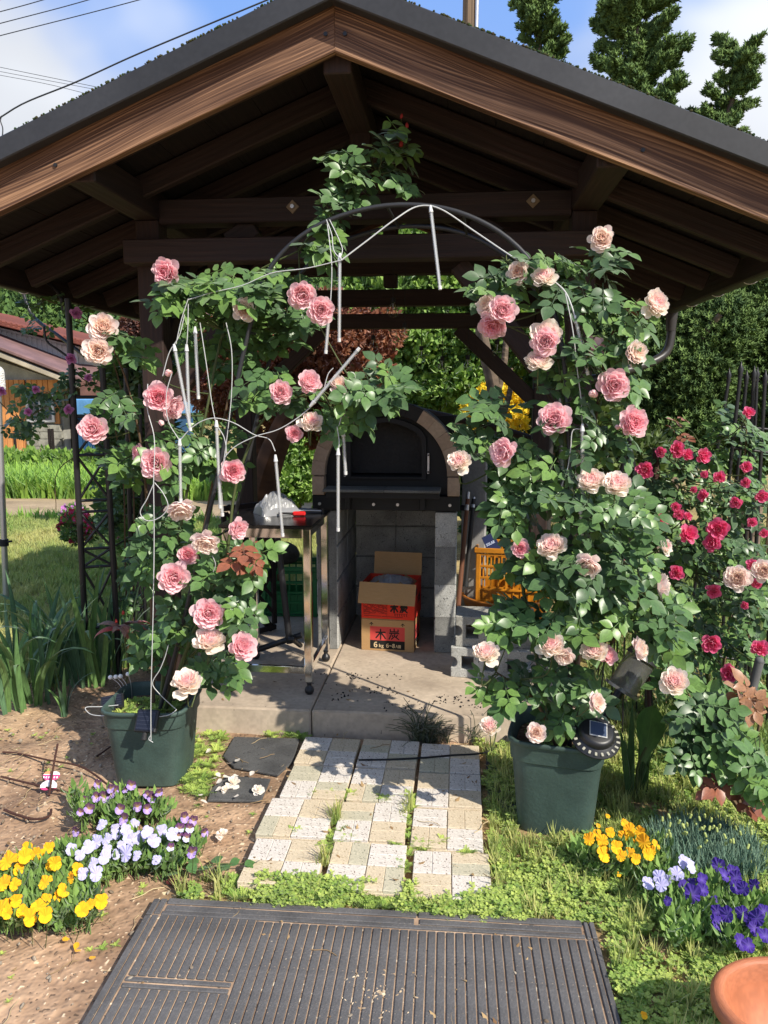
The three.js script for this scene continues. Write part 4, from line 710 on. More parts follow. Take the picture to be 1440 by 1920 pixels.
// leaves scattered through blobs [px, py, rx, ry, d, depth, count, mats?]
function putLeaves(t, blobs, { geos = LEAVES, mats = M_rose, keep = 300, size = [0.8, 1.25], name = 'leaf' } = {}) {
  const O = t.position, all = [];
  for (const [px, py, rx, ry, d, dep, n, mset] of blobs) {
    const c = A(px, py, d);
    for (let i = 0; i < n; i++) {
      const a = R(6.28), k = Math.sqrt(R()), z = R(-1, 1), shell = Math.sqrt(1 - 0.4 * z * z), p = c.clone().add(V3(Math.cos(a) * k * Math.max(rx - 14, 12) * PX(d) * shell, Math.sin(a) * k * Math.max(ry - 10, 10) * PX(d) * shell, z * dep));
      const out = p.clone().sub(c); out.z += 0.02; const up = V3(0.28, 0.75, 0.55).add(V3(R(-0.55, 0.55), R(-0.45, 0.45), R(-0.45, 0.45))).normalize();
      const along = out.clone().normalize().multiplyScalar(0.9).add(V3(R(-0.7, 0.7), R(-0.75, 0.15), R(-0.3, 0.6))); along.addScaledVector(up, -along.dot(up)).normalize();
      const q = new THREE.Quaternion().setFromRotationMatrix(new THREE.Matrix4().makeBasis(up.clone().cross(along), up, along));
      all.push({ p: p.sub(O), q, s: R(...size), g: pick(geos), m: pick(mset ?? mats), near: d - z * -dep + (z < -0.2 ? 0.05 : 0) - z * 2 * dep });
    }
  }
  all.sort((a, b) => a.near - b.near);
  for (const l of all.slice(0, keep)) part(name, l.g, l.m, t, l.p, l.q).scale.setScalar(l.s);
  if (all.length > keep) { const by = new Map(); for (const l of all.slice(keep)) { if (!by.has(l.m)) by.set(l.m, []); const g = l.g.clone(); g.applyMatrix4(mat4(l.p, l.q, l.s)); by.get(l.m).push(g); } for (const [m, gs] of by) part('foliage', merge(gs), m, t).userData = { kind: 'stuff' }; }
  return all;
}
function putTwigs(t, leaves, nodes, n) {   // thin shoots from the canes out to some of the leaves
  const gs = []; for (let i = 0; i < n; i++) { const l = pick(leaves), a = nodes(l.p.clone().add(t.position)).sub(t.position); if (a.distanceTo(l.p) > 0.5) continue; const m = a.clone().lerp(l.p, 0.5).add(V3(R(-0.03, 0.03), R(0, 0.04), R(-0.03, 0.03))); gs.push(taperTube([a, m, l.p], 0.0026, 0.0012, 6, 4)); }
  if (gs.length) part('twigs', merge(gs), M_cane, t).userData = { kind: 'stuff' };
}
const leafOval = leaflet(0.04, 0.034, 0.12, 0.15);
const canePts = (list, d) => list.map(([px, py, dd]) => A(px, py, dd ?? d));
const nearestOn = (curves) => { const pts = curves.flatMap((c) => new THREE.CatmullRomCurve3(c, false, 'centripetal').getPoints(24)); return (p) => { let b = pts[0], e = 1e9; for (const q of pts) { const k = q.distanceToSquared(p) + (q.y > p.y ? 0.01 : 0); if (k < e) { e = k; b = q; } } return b.clone(); }; };

// ---------------------------------------------------------------- the metal rose arch
const ARCH_F = canePts([[300, 1330, 2.84], [340, 1180, 2.82], [395, 950, 2.80], [432, 780, 2.80], [462, 640, 2.80], [505, 505, 2.80], [580, 432, 2.79], [680, 393, 2.78], [770, 384, 2.77], [860, 398, 2.75], [950, 445, 2.73], [1015, 520, 2.70], [1052, 640, 2.66], [1066, 800, 2.63], [1070, 1000, 2.61], [1070, 1200, 2.60], [1068, 1400, 2.60]]);
const ARCH_B = ARCH_F.map((p) => p.clone().add(V3(0.015, 0, -0.34)));
{
  const t = thing('rose_arch', 'black tubular metal rose arch spanning the two green planters', 'arch', [POT_L.x, 0.27, -2.9]), O = t.position, sub = (l) => l.map((p) => p.clone().sub(O));
  const M_hose = std({ color: rgb(0.022, 0.023, 0.026), roughness: 0.5 });
  part('hoop', tube(sub(ARCH_F), 0.0085, 110, 8), M_hose, t); part('hoop', tube(sub(ARCH_B), 0.0085, 110, 8), M_hose, t);
  const cf = new THREE.CatmullRomCurve3(ARCH_F, false, 'centripetal'), cb = new THREE.CatmullRomCurve3(ARCH_B, false, 'centripetal');
  for (const k of [0.07, 0.16, 0.25, 0.34, 0.42, 0.50, 0.56, 0.64, 0.73, 0.82, 0.91]) part('crossbar', rod(cf.getPointAt(k).sub(O), cb.getPointAt(k).sub(O), 0.005, 0.005, 6), M_hose, t);
}
// ---------------------------------------------------------------- left climbing rose
const onArchF = nearestOn([ARCH_F]);
{
  const t = thing('climbing_rose', 'climbing rose with large pink blooms growing up the left side of arch', 'climbing rose', [POT_L.x, 0.27, POT_L.z]), O = t.position;
  seed(701);
  const canes = [canePts([[300, 1335, 2.88], [318, 1150, 2.86], [345, 950, 2.84], [385, 780, 2.82], [420, 620, 2.84], [470, 520, 2.86], [560, 470, 2.86]]), canePts([[288, 1335, 2.9], [285, 1150, 2.92], [278, 980, 2.92], [262, 820, 2.90], [232, 700, 2.86], [205, 640, 2.84]]), canePts([[310, 1330, 2.86], [365, 1180, 2.80], [420, 1060, 2.76], [445, 900, 2.76], [500, 780, 2.76], [600, 730, 2.74], [720, 700, 2.70]]), canePts([[305, 1338, 2.94], [360, 1100, 2.98], [400, 900, 3.0], [440, 700, 3.0], [500, 560, 2.98]]), canePts([[310, 1336, 2.9], [350, 1240, 2.84], [400, 1190, 2.78], [440, 1150, 2.74]])];
  canes.forEach((c, i) => part('cane', taperTube(c.map((p) => p.clone().sub(O)), 0.009, 0.003, 40, 7), i % 2 ? M_caneOld : M_cane, t));
  const near = nearestOn(canes);
  const lv = putLeaves(t, [[420, 548, 135, 48, 2.82, 0.14, 62], [330, 560, 55, 40, 2.80, 0.12, 16], [500, 600, 110, 60, 2.98, 0.14, 60], [430, 650, 90, 60, 3.05, 0.12, 40], [695, 725, 75, 50, 2.70, 0.10, 30], [650, 790, 60, 32, 2.74, 0.08, 12], [510, 735, 95, 46, 2.78, 0.10, 28], [235, 655, 50, 40, 2.86, 0.08, 11], [225, 765, 52, 42, 2.88, 0.10, 13], [235, 870, 55, 44, 2.90, 0.10, 15],
    [330, 860, 62, 70, 2.84, 0.12, 24], [405, 850, 55, 80, 2.86, 0.12, 24], [310, 1000, 60, 55, 2.86, 0.12, 20], [270, 1060, 50, 50, 2.90, 0.08, 14], [410, 1070, 72, 60, 2.78, 0.10, 30], [445, 1150, 48, 50, 2.72, 0.08, 16], [330, 1170, 55, 58, 2.84, 0.10, 20], [410, 1255, 66, 34, 2.74, 0.08, 16], [290, 1220, 45, 55, 2.90, 0.08, 14], [520, 520, 60, 26, 2.86, 0.10, 16], [580, 600, 40, 26, 2.84, 0.08, 7], [480, 1050, 30, 36, 2.74, 0.06, 6], [475, 1035, 45, 30, 2.70, 0.05, 6, [M_roseRed]]]);
  putTwigs(t, lv, near, 170);
  seed(702);
  putBlooms(t, [[312, 511, 56, 'deep', 2.76, -0.5, -0.1], [194, 614, 60, 'pale', 2.80, -0.2, 0.25], [184, 659, 60, 'pale', 2.78, -0.1, 0], [458, 581, 48, 'pale', 2.74, 0.1, 0.1], [567, 553, 56, 'pink', 2.72, 0, -0.3], [602, 581, 54, 'pink', 2.70, 0.2, -0.1], [316, 699, 30, 'bud', 2.80], [297, 745, 60, 'deep', 2.74, -0.2, 0.1], [322, 762, 54, 'pink', 2.79, 0.7, -0.3], [174, 804, 60, 'pink', 2.82, -0.2, 0.1], [302, 792, 22, 'bud', 2.76, 0, -0.4], [526, 735, 48, 'pink', 2.70, 0, 0.1], [579, 717, 50, 'pink', 2.70, 0.3, 0.2], [635, 722, 42, 'pale', 2.68, 0.1, 0.7], [584, 793, 50, 'cream', 2.70, 0.4, 0.7], [552, 813, 36, 'deep', 2.70, -0.1, 0], [291, 868, 66, 'pink', 2.74, -0.1, 0], [262, 850, 40, 'deep', 2.84, -1.0, 0], [437, 883, 52, 'deep', 2.72, 0.2, 0], [338, 953, 62, 'pale', 2.74, 0, -0.9],
    [386, 1016, 58, 'pale', 2.70, 0, -0.6], [446, 992, 44, 'pink', 2.70, 0.4, -0.2], [352, 1040, 44, 'deep', 2.80, 0, 0], [325, 1084, 68, 'pink', 2.70, 0, 0], [391, 1150, 68, 'pink', 2.66, 0, 0.05], [393, 1203, 70, 'cream', 2.66, 0, 0.95], [454, 1213, 64, 'pink', 2.64, 0.5, 0.3], [350, 1281, 70, 'cream', 2.62, 0, 0.95]], KITS, near);
}
// ---------------------------------------------------------------- right climbing rose
{
  const t = thing('climbing_rose', 'climbing rose with pink and cream blooms on the right side of arch', 'climbing rose', [POT_R.x, 0.29, POT_R.z]), O = t.position;
  seed(711);
  const canes = [canePts([[1045, 1400, 2.62], [1060, 1200, 2.64], [1062, 1000, 2.64], [1058, 800, 2.66], [1040, 640, 2.70], [1000, 530, 2.74], [950, 490, 2.76]]), canePts([[1050, 1400, 2.64], [1090, 1180, 2.66], [1110, 960, 2.66], [1120, 760, 2.68], [1150, 620, 2.68], [1200, 560, 2.66]]), canePts([[1040, 1400, 2.66], [1010, 1250, 2.66], [980, 1100, 2.66], [960, 960, 2.66], [920, 850, 2.66], [880, 800, 2.66]]), canePts([[1055, 1400, 2.62], [1120, 1250, 2.56], [1200, 1150, 2.52], [1260, 1160, 2.50]]), canePts([[1042, 1400, 2.68], [1045, 1100, 2.74], [1070, 800, 2.78], [1100, 560, 2.76], [1120, 460, 2.74]]), canePts([[1045, 1400, 2.6], [1000, 1310, 2.56], [930, 1260, 2.54]])];
  canes.forEach((c, i) => part('cane', taperTube(c.map((p) => p.clone().sub(O)), 0.009, 0.003, 40, 7), i % 2 ? M_caneOld : M_cane, t));
  const near = nearestOn(canes);
  const lv = putLeaves(t, [[1010, 505, 95, 36, 2.74, 0.10, 30], [1130, 490, 45, 42, 2.70, 0.08, 14], [940, 545, 58, 36, 2.72, 0.08, 14], [1080, 560, 78, 44, 2.70, 0.12, 24], [1170, 595, 52, 42, 2.64, 0.08, 14], [1125, 660, 70, 46, 2.64, 0.10, 22], [1060, 700, 55, 48, 2.66, 0.10, 18], [1180, 740, 40, 36, 2.60, 0.06, 10], [1060, 775, 78, 34, 2.64, 0.10, 18], [1120, 830, 72, 52, 2.62, 0.12, 24], [935, 770, 55, 40, 2.66, 0.08, 14], [885, 825, 42, 40, 2.64, 0.06, 9], [965, 850, 50, 46, 2.66, 0.08, 14],
    [1060, 905, 100, 50, 2.60, 0.14, 40], [968, 955, 58, 58, 2.62, 0.12, 26], [1135, 965, 105, 56, 2.56, 0.14, 46], [1025, 1075, 92, 60, 2.58, 0.14, 48], [1130, 1070, 125, 60, 2.52, 0.14, 58], [1205, 1140, 85, 55, 2.50, 0.12, 34], [955, 1150, 42, 46, 2.58, 0.10, 13], [1050, 1160, 110, 48, 2.52, 0.12, 44], [1015, 1265, 62, 46, 2.56, 0.10, 18], [1110, 1285, 36, 34, 2.52, 0.08, 7], [1250, 1190, 60, 40, 2.48, 0.08, 15], [960, 1300, 60, 30, 2.52, 0.06, 10], [1060, 1340, 60, 30, 2.56, 0.06, 10], [925, 1175, 34, 20, 2.48, 0.04, 5, [M_rose[2]]], [910, 1290, 30, 20, 2.54, 0.04, 4, [M_rose[2]]]]);
  putTwigs(t, lv, near, 190);
  seed(712);
  putBlooms(t, [[1128, 447, 48, 'pale', 2.66, 0.1, 0.2], [972, 510, 44, 'pale', 2.68, -0.1, 0], [1020, 521, 50, 'cream', 2.66, 0, 0.8], [914, 573, 44, 'pale', 2.70, -0.6, 0.2], [942, 581, 56, 'pink', 2.64, 0.1, 0.1], [925, 608, 58, 'deep', 2.69, -0.2, -0.5], [1023, 632, 68, 'cream', 2.62, 0, 0.35], [1023, 640, 54, 'pink', 2.60, 0, 0.05], [1009, 679, 54, 'cream', 2.62, 0, 0.9], [1112, 655, 50, 'deep', 2.70, 2.2, 0], [1189, 662, 52, 'pale', 2.58, 0.8, 0.1], [1227, 569, 56, 'cream', 2.58, 0.7, 0.3], [1151, 723, 62, 'pink', 2.58, 0.2, 0], [1113, 738, 34, 'bud', 2.60], [1039, 787, 66, 'pink', 2.58, -0.1, 0.25], [1186, 792, 60, 'deep', 2.56, 0.6, 0], [1158, 801, 20, 'bud', 2.58], [945, 847, 58, 'pink', 2.58, -0.5, 0.1], [861, 866, 50, 'cream', 2.58, -0.2, 0.6], [1108, 903, 58, 'cream', 2.52, 0, 0.75], [1156, 909, 60, 'cream', 2.50, 0.1, 0.75],
    [976, 1029, 38, 'deep', 2.54, 0, 0], [1034, 1026, 62, 'cream', 2.50, 0, 0.7], [1103, 1060, 54, 'pale', 2.44, 0, -0.5], [911, 1226, 58, 'cream', 2.44, 0, 1.0], [1035, 1212, 58, 'cream', 2.44, 0, 0.85], [1060, 1230, 40, 'pale', 2.43, 0.1, -0.3], [1113, 1222, 58, 'cream', 2.42, 0, 0.9], [1140, 1230, 40, 'pink', 2.46, 0.6, 0.3], [1198, 1218, 48, 'pale', 2.42, 1.4, 0.2], [1264, 1279, 60, 'cream', 2.38, 0.1, 0.6], [1117, 1318, 44, 'pale', 2.44, 0.9, 0.3], [918, 1363, 46, 'cream', 2.46, 0, 0.9], [1005, 1374, 42, 'pale', 2.46, 0, 0.2], [1246, 1025, 34, 'cream', 2.46, 1.0, 0.4], [1240, 1100, 54, 'pale', 2.56, 1.6, 0]], KITS, near);
}
// ---------------------------------------------------------------- rose shoots at the crown of the arch, in the roof's shade
{
  const t = thing('rose_shoot', 'leafy rose shoot with red buds above the arch under roof', 'rose shoot', ARCH_F[6].clone()), O = t.position; seed(721);
  const canes = [canePts([[560, 470, 2.86], [600, 420, 2.90], [640, 380, 2.95], [680, 330, 3.0], [735, 320, 3.0], [752, 280, 3.0], [752, 215, 3.0]])]; part('cane', taperTube(canes[0].map((p) => p.clone().sub(O)), 0.006, 0.0018, 40, 6), M_cane, t);
  const near = nearestOn(canes), lv = putLeaves(t, [[650, 325, 50, 45, 2.96, 0.10, 24], [640, 385, 40, 36, 2.92, 0.08, 14], [738, 300, 48, 62, 3.02, 0.12, 22], [598, 465, 42, 26, 2.88, 0.08, 12], [615, 420, 34, 30, 2.88, 0.06, 8], [765, 350, 28, 22, 2.98, 0.05, 5]]);
  putTwigs(t, lv, near, 40);
  for (const [px, py, s] of [[751, 275, 24], [752, 222, 18], [763, 240, 20], [604, 447, 16], [618, 455, 14]]) { const b = part('bud', budGeo, std({ color: rgb(0.32, 0.02, 0.015), roughness: 0.7, side: THREE.DoubleSide }), t, A(px, py, 2.98).sub(O)); b.scale.setScalar(s / 2 * PX(2.98)); b.rotation.set(R(-0.3, 0.3), 0, R(-0.3, 0.3)); }
}
// ---------------------------------------------------------------- meteor light string: clear tubes on pale wire
{
  const t = thing('light_string', 'string of clear drop light tubes on pale wire over the arch', 'light string', [POT_L.x, 0.30, -2.72]), O = t.position; seed(731);
  const M_tube = phys({ color: rgb(0.86, 0.87, 0.87), transmission: 0.75, roughness: 0.1, thickness: 0, clearcoat: 1, clearcoatRoughness: 0.05 });
  const drop = (a, b, da = 2.7, db = da) => {
    const p = A(...a, da), q = A(...b, db), d = q.clone().sub(p), L = d.length(), g = new THREE.CylinderGeometry(0.0062, 0.0062, L, 9, 1), qt = new THREE.Quaternion().setFromUnitVectors(V3(0, -1, 0), d.clone().normalize());
    const m = part('tube', g, M_tube, t, p.clone().add(q).multiplyScalar(0.5).sub(O), qt); part('led_strip', new THREE.BoxGeometry(0.0045, L * 0.94, 0.0016), std({ color: rgb(0.55, 0.56, 0.55), roughness: 0.5 }), m); part('end_cap', moved(new THREE.CylinderGeometry(0.0066, 0.006, 0.012, 9), 0, -L / 2, 0), std({ color: rgb(0.6, 0.6, 0.58), roughness: 0.35 }), m); part('cap', moved(new THREE.CylinderGeometry(0.004, 0.0078, 0.024, 9), 0, L / 2 + 0.006, 0), std({ color: rgb(0.62, 0.63, 0.62), roughness: 0.35 }), m);
  };
  const L = 2.66; drop([328, 655], [357, 805], L); drop([350, 655], [355, 795], L + 0.02); drop([366, 622], [372, 745], L + 0.05); drop([406, 797], [413, 950], L); drop([337, 832], [339, 938], L); drop([412, 905], [417, 965], L + 0.02); drop([517, 862], [530, 1003], L); drop([634, 850], [634, 993], L - 0.02); drop([644, 815], [648, 887], L + 0.03); drop([637, 485], [636, 638], L + 0.03); drop([616, 600], [611, 660], L + 0.05); drop([587, 755], [672, 655], L - 0.04, L - 0.06); drop([808, 395], [825, 540], 2.74, 2.70); drop([1080, 602], [1102, 700], 2.58); drop([1092, 805], [1092, 930], 2.52); drop([1089, 960], [1091, 1000], 2.50);
  const wire = (list, d, r = 0.0018) => part('wire', tube(list.map(([x, y, dd]) => A(x, y, dd ?? d).sub(O)), r, list.length * 8, 5), M_wire, t);
  wire([[283, 1388, 2.62], [283, 1310, 2.63], [287, 1150, 2.64], [289, 1000, 2.64], [288, 905, 2.64], [289, 820, 2.66], [276, 765, 2.68], [277, 720, 2.7]], L); wire([[289, 905], [276, 935], [263, 962], [275, 976], [300, 970], [315, 950], [306, 925], [290, 905]], 2.64); wire([[322, 700], [312, 740], [316, 790], [336, 825]], L); wire([[336, 828], [355, 806], [378, 790], [402, 784], [436, 792], [479, 816], [505, 824], [516, 846]], L); wire([[405, 795], [420, 820], [424, 850], [415, 880], [412, 905]], L); wire([[420, 858], [440, 838], [480, 818], [520, 806], [556, 785], [590, 757]], L - 0.02); wire([[590, 757], [605, 735], [616, 700], [625, 690]], L - 0.03);
  wire([[375, 605], [388, 690], [398, 760], [405, 795]], L + 0.02); wire([[424, 605], [434, 655], [434, 740], [428, 800], [420, 860], [414, 890]], L + 0.02); wire([[353, 560], [340, 600], [330, 645]], L); wire([[353, 570], [352, 620], [350, 648]], L); wire([[346, 590], [336, 630], [318, 660], [305, 705]], L); wire([[640, 488, 2.68], [575, 503, 2.68], [510, 512, 2.68], [455, 535, 2.68], [400, 548, 2.68], [353, 562, 2.67]], L); wire([[612, 412, 2.74], [622, 440, 2.72], [626, 470, 2.70], [640, 487, 2.68]], L); wire([[618, 412, 2.74], [636, 450, 2.71], [642, 468, 2.70], [638, 484, 2.68]], L); wire([[613, 415, 2.74], [618, 455, 2.71], [622, 500, 2.69], [620, 560, 2.69], [616, 598, 2.69]], L);
  wire([[640, 488, 2.68], [690, 450, 2.70], [740, 412, 2.72], [780, 388, 2.75], [806, 386, 2.75], [830, 394, 2.74], [890, 434, 2.72], [965, 484, 2.66], [1020, 515, 2.62], [1058, 545, 2.60], [1072, 575, 2.58], [1080, 602, 2.58]], L, 0.0027); wire([[1060, 550], [1074, 620], [1082, 690], [1090, 755], [1092, 800]], 2.57); wire([[1092, 805], [1075, 806], [1070, 840], [1064, 880], [1050, 920]], 2.53); wire([[635, 800], [640, 780], [640, 740], [632, 720]], 2.68); wire([[633, 850], [636, 830], [632, 800]], 2.65);
  wire([[316, 1209], [309, 1233], [300, 1255], [286, 1282], [300, 1302], [331, 1331]], 2.70); wire([[222, 1322, 2.8], [190, 1325, 2.78], [160, 1327, 2.76], [168, 1338, 2.74], [192, 1342, 2.72], [215, 1338, 2.71]], 2.8); wire([[331, 1331, 2.72], [318, 1340, 2.70], [298, 1344, 2.68]], 2.7); wire([[398, 1042, 2.68], [404, 1058, 2.69], [400, 1072, 2.70]], 2.7); wire([[283, 1378, 2.62], [279, 1386, 2.62], [287, 1392, 2.62]], 2.62);
}

// ================================================================ BEHIND: hill, houses, trees
function leafBlade(w, h, bend = 0.25) { return geoOf([0, 0, 0, -w / 2, h * 0.45, bend * h * 0.25, w / 2, h * 0.45, bend * h * 0.25, 0, h, -bend * h * 0.2, 0, h * 0.45, 0], [0, 4, 1, 0, 2, 4, 1, 4, 3, 4, 2, 3], [0.5, 0, 0, 0.45, 1, 0.45, 0.5, 1, 0.5, 0.45]); }
function foliageMat(o = {}) { return phys({ roughness: 0.95, transmission: 0.35, thickness: 0, side: THREE.DoubleSide, clearcoat: 0.2, clearcoatRoughness: 0.5, ...o }); }
const M_fol = foliageMat();
// a crown of many leaves gathered in clumps; spec: { clumps: [[x, y, z, r]], n, geo, tint(t) }
function crown(t, clumps, n, geo, size, tint, up = 0.5, mat = M_fol) {
  const list = [], cols = [], tot = clumps.reduce((a, c) => a + c[3] * c[3], 0);
  for (const [x, y, z, r] of clumps) for (let i = 0, m = Math.round(n * r * r / tot); i < m; i++) {
    const d = V3(R(-1, 1), R(-1, 1), R(-1, 1)); if (d.length() > 1 || d.length() < 0.1) { i--; continue; } d.normalize().multiplyScalar(r * Math.pow(R(), 0.42)); d.y *= 0.8;
    const dir = d.clone().normalize().add(V3(R(-0.7, 0.7), up + R(-0.7, 0.7), R(-0.7, 0.7))).normalize();
    const q = new THREE.Quaternion().setFromUnitVectors(V3(0, 1, 0), dir).multiply(new THREE.Quaternion().setFromAxisAngle(V3(0, 1, 0), R(6.28)));
    list.push(mat4(V3(x + d.x, y + d.y, z + d.z), q, R(...size))); cols.push(tint(R()));
  }
  scatter('crown', geo, mat, list, cols, t); return t;
}
const LEAF_TUFT = (() => { seed(801); const l = []; for (let i = 0; i < 5; i++) { const g = leafBlade(0.62, 1); g.rotateX(R(0.2, 1.2)); g.rotateY(R(6.28)); g.translate(R(-0.3, 0.3), R(-0.2, 0.3), R(-0.3, 0.3)); l.push(g); } return merge(l); })();
const NEEDLE_TUFT = (() => { seed(802); const l = []; for (let i = 0; i < 18; i++) { const g = new THREE.ConeGeometry(0.13, R(0.35, 0.8), 3, 1, true); g.translate(0, 0.4, 0); g.rotateX(R(0.1, 1.0)); g.rotateY(R(6.28)); g.translate(R(-0.15, 0.15), R(0, 0.5), R(-0.15, 0.15)); l.push(g); } return merge(l); })();
// hill with a wood on it
{
  const pos = [], idx = [], uv = [], N = 90, Mr = 22; const hillY = (a, k) => { const n = fbm(a * 3 + 9, k * 2, 811, 4); return Math.pow(k, 1.2) * (17 + 7 * n + 5 * Math.sin(a * 2.1 + 1)); };
  for (let j = 0; j <= Mr; j++) for (let i = 0; i <= N; i++) { const a = lerp(-1.25, 1.25, i / N), k = j / Mr, d = lerp(42, 130, k); pos.push(Math.sin(a) * d, hillY(a, k) - 0.4, -Math.cos(a) * d); uv.push(i / N * 90, k * 60); }
  for (let j = 0; j < Mr; j++) for (let i = 0; i < N; i++) { const a = j * (N + 1) + i; idx.push(a, a + 1, a + N + 1, a + 1, a + N + 2, a + N + 1); }
  setting('hill', geoOf(pos, idx, uv), std({ map: T_soil, color: rgb(0.18, 0.30, 0.10), roughness: 1 }));
  seed(813); const tree = (() => { const l = []; for (let i = 0; i < 1000; i++) { const d = V3(R(-1, 1), R(-0.5, 1), R(-1, 1)); if (d.length() > 1) { i--; continue; } d.normalize().multiplyScalar(0.6 + 0.4 * R()); const g = leafBlade(0.10, 0.13); g.rotateX(R(0, 1.6)); g.rotateY(R(6.28)); g.translate(d.x, d.y * 0.95, d.z); l.push(g); } return merge(l); })();
  const list = [], cols = []; for (let i = 0; i < 2600; i++) { const a = R(-1.2, 1.2), k = Math.pow(R(), 0.8), d = lerp(44, 130, k), s = R(1.8, 3.6); list.push(mat4(V3(Math.sin(a) * d, hillY(a, k) + s * 0.5, -Math.cos(a) * d), [0, R(6.28), 0], V3(s, s * R(0.9, 1.4), s))); const g = R(); cols.push(rgb(lerp(0.035, 0.11, g), lerp(0.085, 0.19, g), lerp(0.025, 0.035, g))); }
  scatter('far_wood', tree, std({ roughness: 1, side: THREE.DoubleSide }), list, cols, scene, 'broadleaf wood covering the hillside behind the houses', 'wood');
}
// house on the far left, built on a plane about 19 m out and reaching back from it
{
  const D = 19, t = thing('house', 'house with orange board wall, grey gable and red tile roof', 'house', A(40, 856, D).setY(0)), O = t.position, Q = (px, py, d = D) => A(px, py, d).sub(O);
  const slab = (name, px0, py0, px1, py1, d, back, mat, parent = t) => { const m = (py0 + py1) / 2, a = V3(Q(px0, m, d).x, Q((px0 + px1) / 2, py1, d).y, Q(px0, m, d).z), b = V3(Q(px1, m, d).x, Q((px0 + px1) / 2, py0, d).y, 0); return part(name, cbox(b.x - a.x, b.y - a.y, back, 0.006), mat, parent, V3((a.x + b.x) / 2, (a.y + b.y) / 2, a.z - back / 2)); };
  const M_grey = std({ color: rgb(0.74, 0.74, 0.76), roughness: 0.8, map: T_mottle }), M_plast = std({ color: rgb(0.52, 0.51, 0.44), roughness: 0.9, map: T_mottle }), M_or = [std({ color: rgb(0.86, 0.38, 0.12), map: T_mottle, roughness: 0.8 }), std({ color: rgb(0.78, 0.33, 0.10), map: T_mottle, roughness: 0.8 })];
  const poly = (name, pts, d, back, mat) => { const q = pts.map(([x, y]) => Q(x, y, d)), sh = new THREE.Shape(q.map((p) => new THREE.Vector2(p.x, p.y))); part(name, new THREE.ExtrudeGeometry(sh, { depth: back, bevelEnabled: false }), mat, t, V3(0, 0, q[0].z - back)); };
  poly('upper_wall', [[-240, 556], [148, 650], [148, 725], [-240, 725]], D + 1.4, 3.5, M_grey); for (let i = 0; i < 20; i++) slab('siding_board', -40 + i * 9.3, 610 + i * 2.25, -40 + i * 9.3 + 8.7, 716, D + 1.33, 0.04, M_grey);
  const roof = (name, a, b, th, dep, mat, ribs) => { const p = a.clone().add(b).multiplyScalar(0.5), L = a.distanceTo(b), g = part(name, cbox(L, th, dep, 0.02), mat, t, p.clone().add(V3(0, 0, -dep / 2))); g.rotation.z = Math.atan2(b.y - a.y, b.x - a.x); for (let i = 0; i < ribs; i++) part('tile_row', moved(new THREE.CylinderGeometry(0.05, 0.05, dep, 7), -L / 2 + (i + 0.5) * L / ribs, th / 2 + 0.02, 0, Math.PI / 2), mat, g); };
  roof('upper_roof', Q(-230, 552, D + 0.7), Q(165, 648, D + 0.7), 0.08, 6, std({ color: rgb(0.28, 0.08, 0.05), map: T_mottle, roughness: 0.8 }), 40);
  roof('lower_roof', Q(-200, 576, D - 0.8), Q(158, 714, D - 0.8), 0.09, 3, std({ color: rgb(0.30, 0.17, 0.16), map: T_mottle, roughness: 0.8 }), 0); roof('soffit', Q(-200, 588, D - 0.75), Q(150, 724, D - 0.75), 0.13, 2.6, std({ color: rgb(0.66, 0.57, 0.42), roughness: 0.85, map: T_mottle }), 0);
  poly('gable_wall', [[-220, 604], [117, 716], [117, 740], [-220, 740]], D + 0.2, 1.1, M_plast); slab('wall', -260, 712, 118, 850, D + 0.16, 2, M_plast);
  for (let i = 0; i < 26; i++) { const x = -150 + i * 10; if (x > 46 && x < 98) { slab('wall_board', x, 712, x + 9.2, 738, D + 0.05, 0.05, M_or[i % 2]); continue; } if (x > 106) continue; slab('wall_board', x, 712, x + 9.2, x > 52 ? 795 : 848, D + 0.05, 0.05, M_or[i % 2]); }
  const wn = slab('window', 48, 740, 101, 792, D, 0.08, std({ color: rgb(0.55, 0.55, 0.55), roughness: 0.4, metalness: 0.5 })); const wp = wn.position; for (const k of [-1, 1]) part('pane', new THREE.BoxGeometry(0.28, 0.58, 0.012), std({ color: rgb(0.10, 0.11, 0.12), roughness: 0.12 }), wn, V3(k * 0.165, 0, 0.042)); void wp;
  for (let r = 0; r < 4; r++) for (let c = 0; c < 3; c++) slab('block', 54 + c * 21 + (r % 2) * 4 - 4, 797 + r * 13.4, 54 + c * 21 + 20 + (r % 2) * 4 - 4, 797 + r * 13.4 + 12.6, D - 0.02, 0.12, std({ map: T_block, color: rgb(0.72, 0.7, 0.62), roughness: 0.95 }));
  slab('corner_post', 118, 705, 138, 852, D + 0.5, 0.5, M_woodDark); slab('footing', -260, 848, 140, 862, D - 0.1, 1.5, M_conc); for (const x of [25, 90, 96]) slab('stake', x, 812 - (x > 50 ? 8 : 0), x + 4, 854, D - 0.5, 0.06, M_woodDark);
}
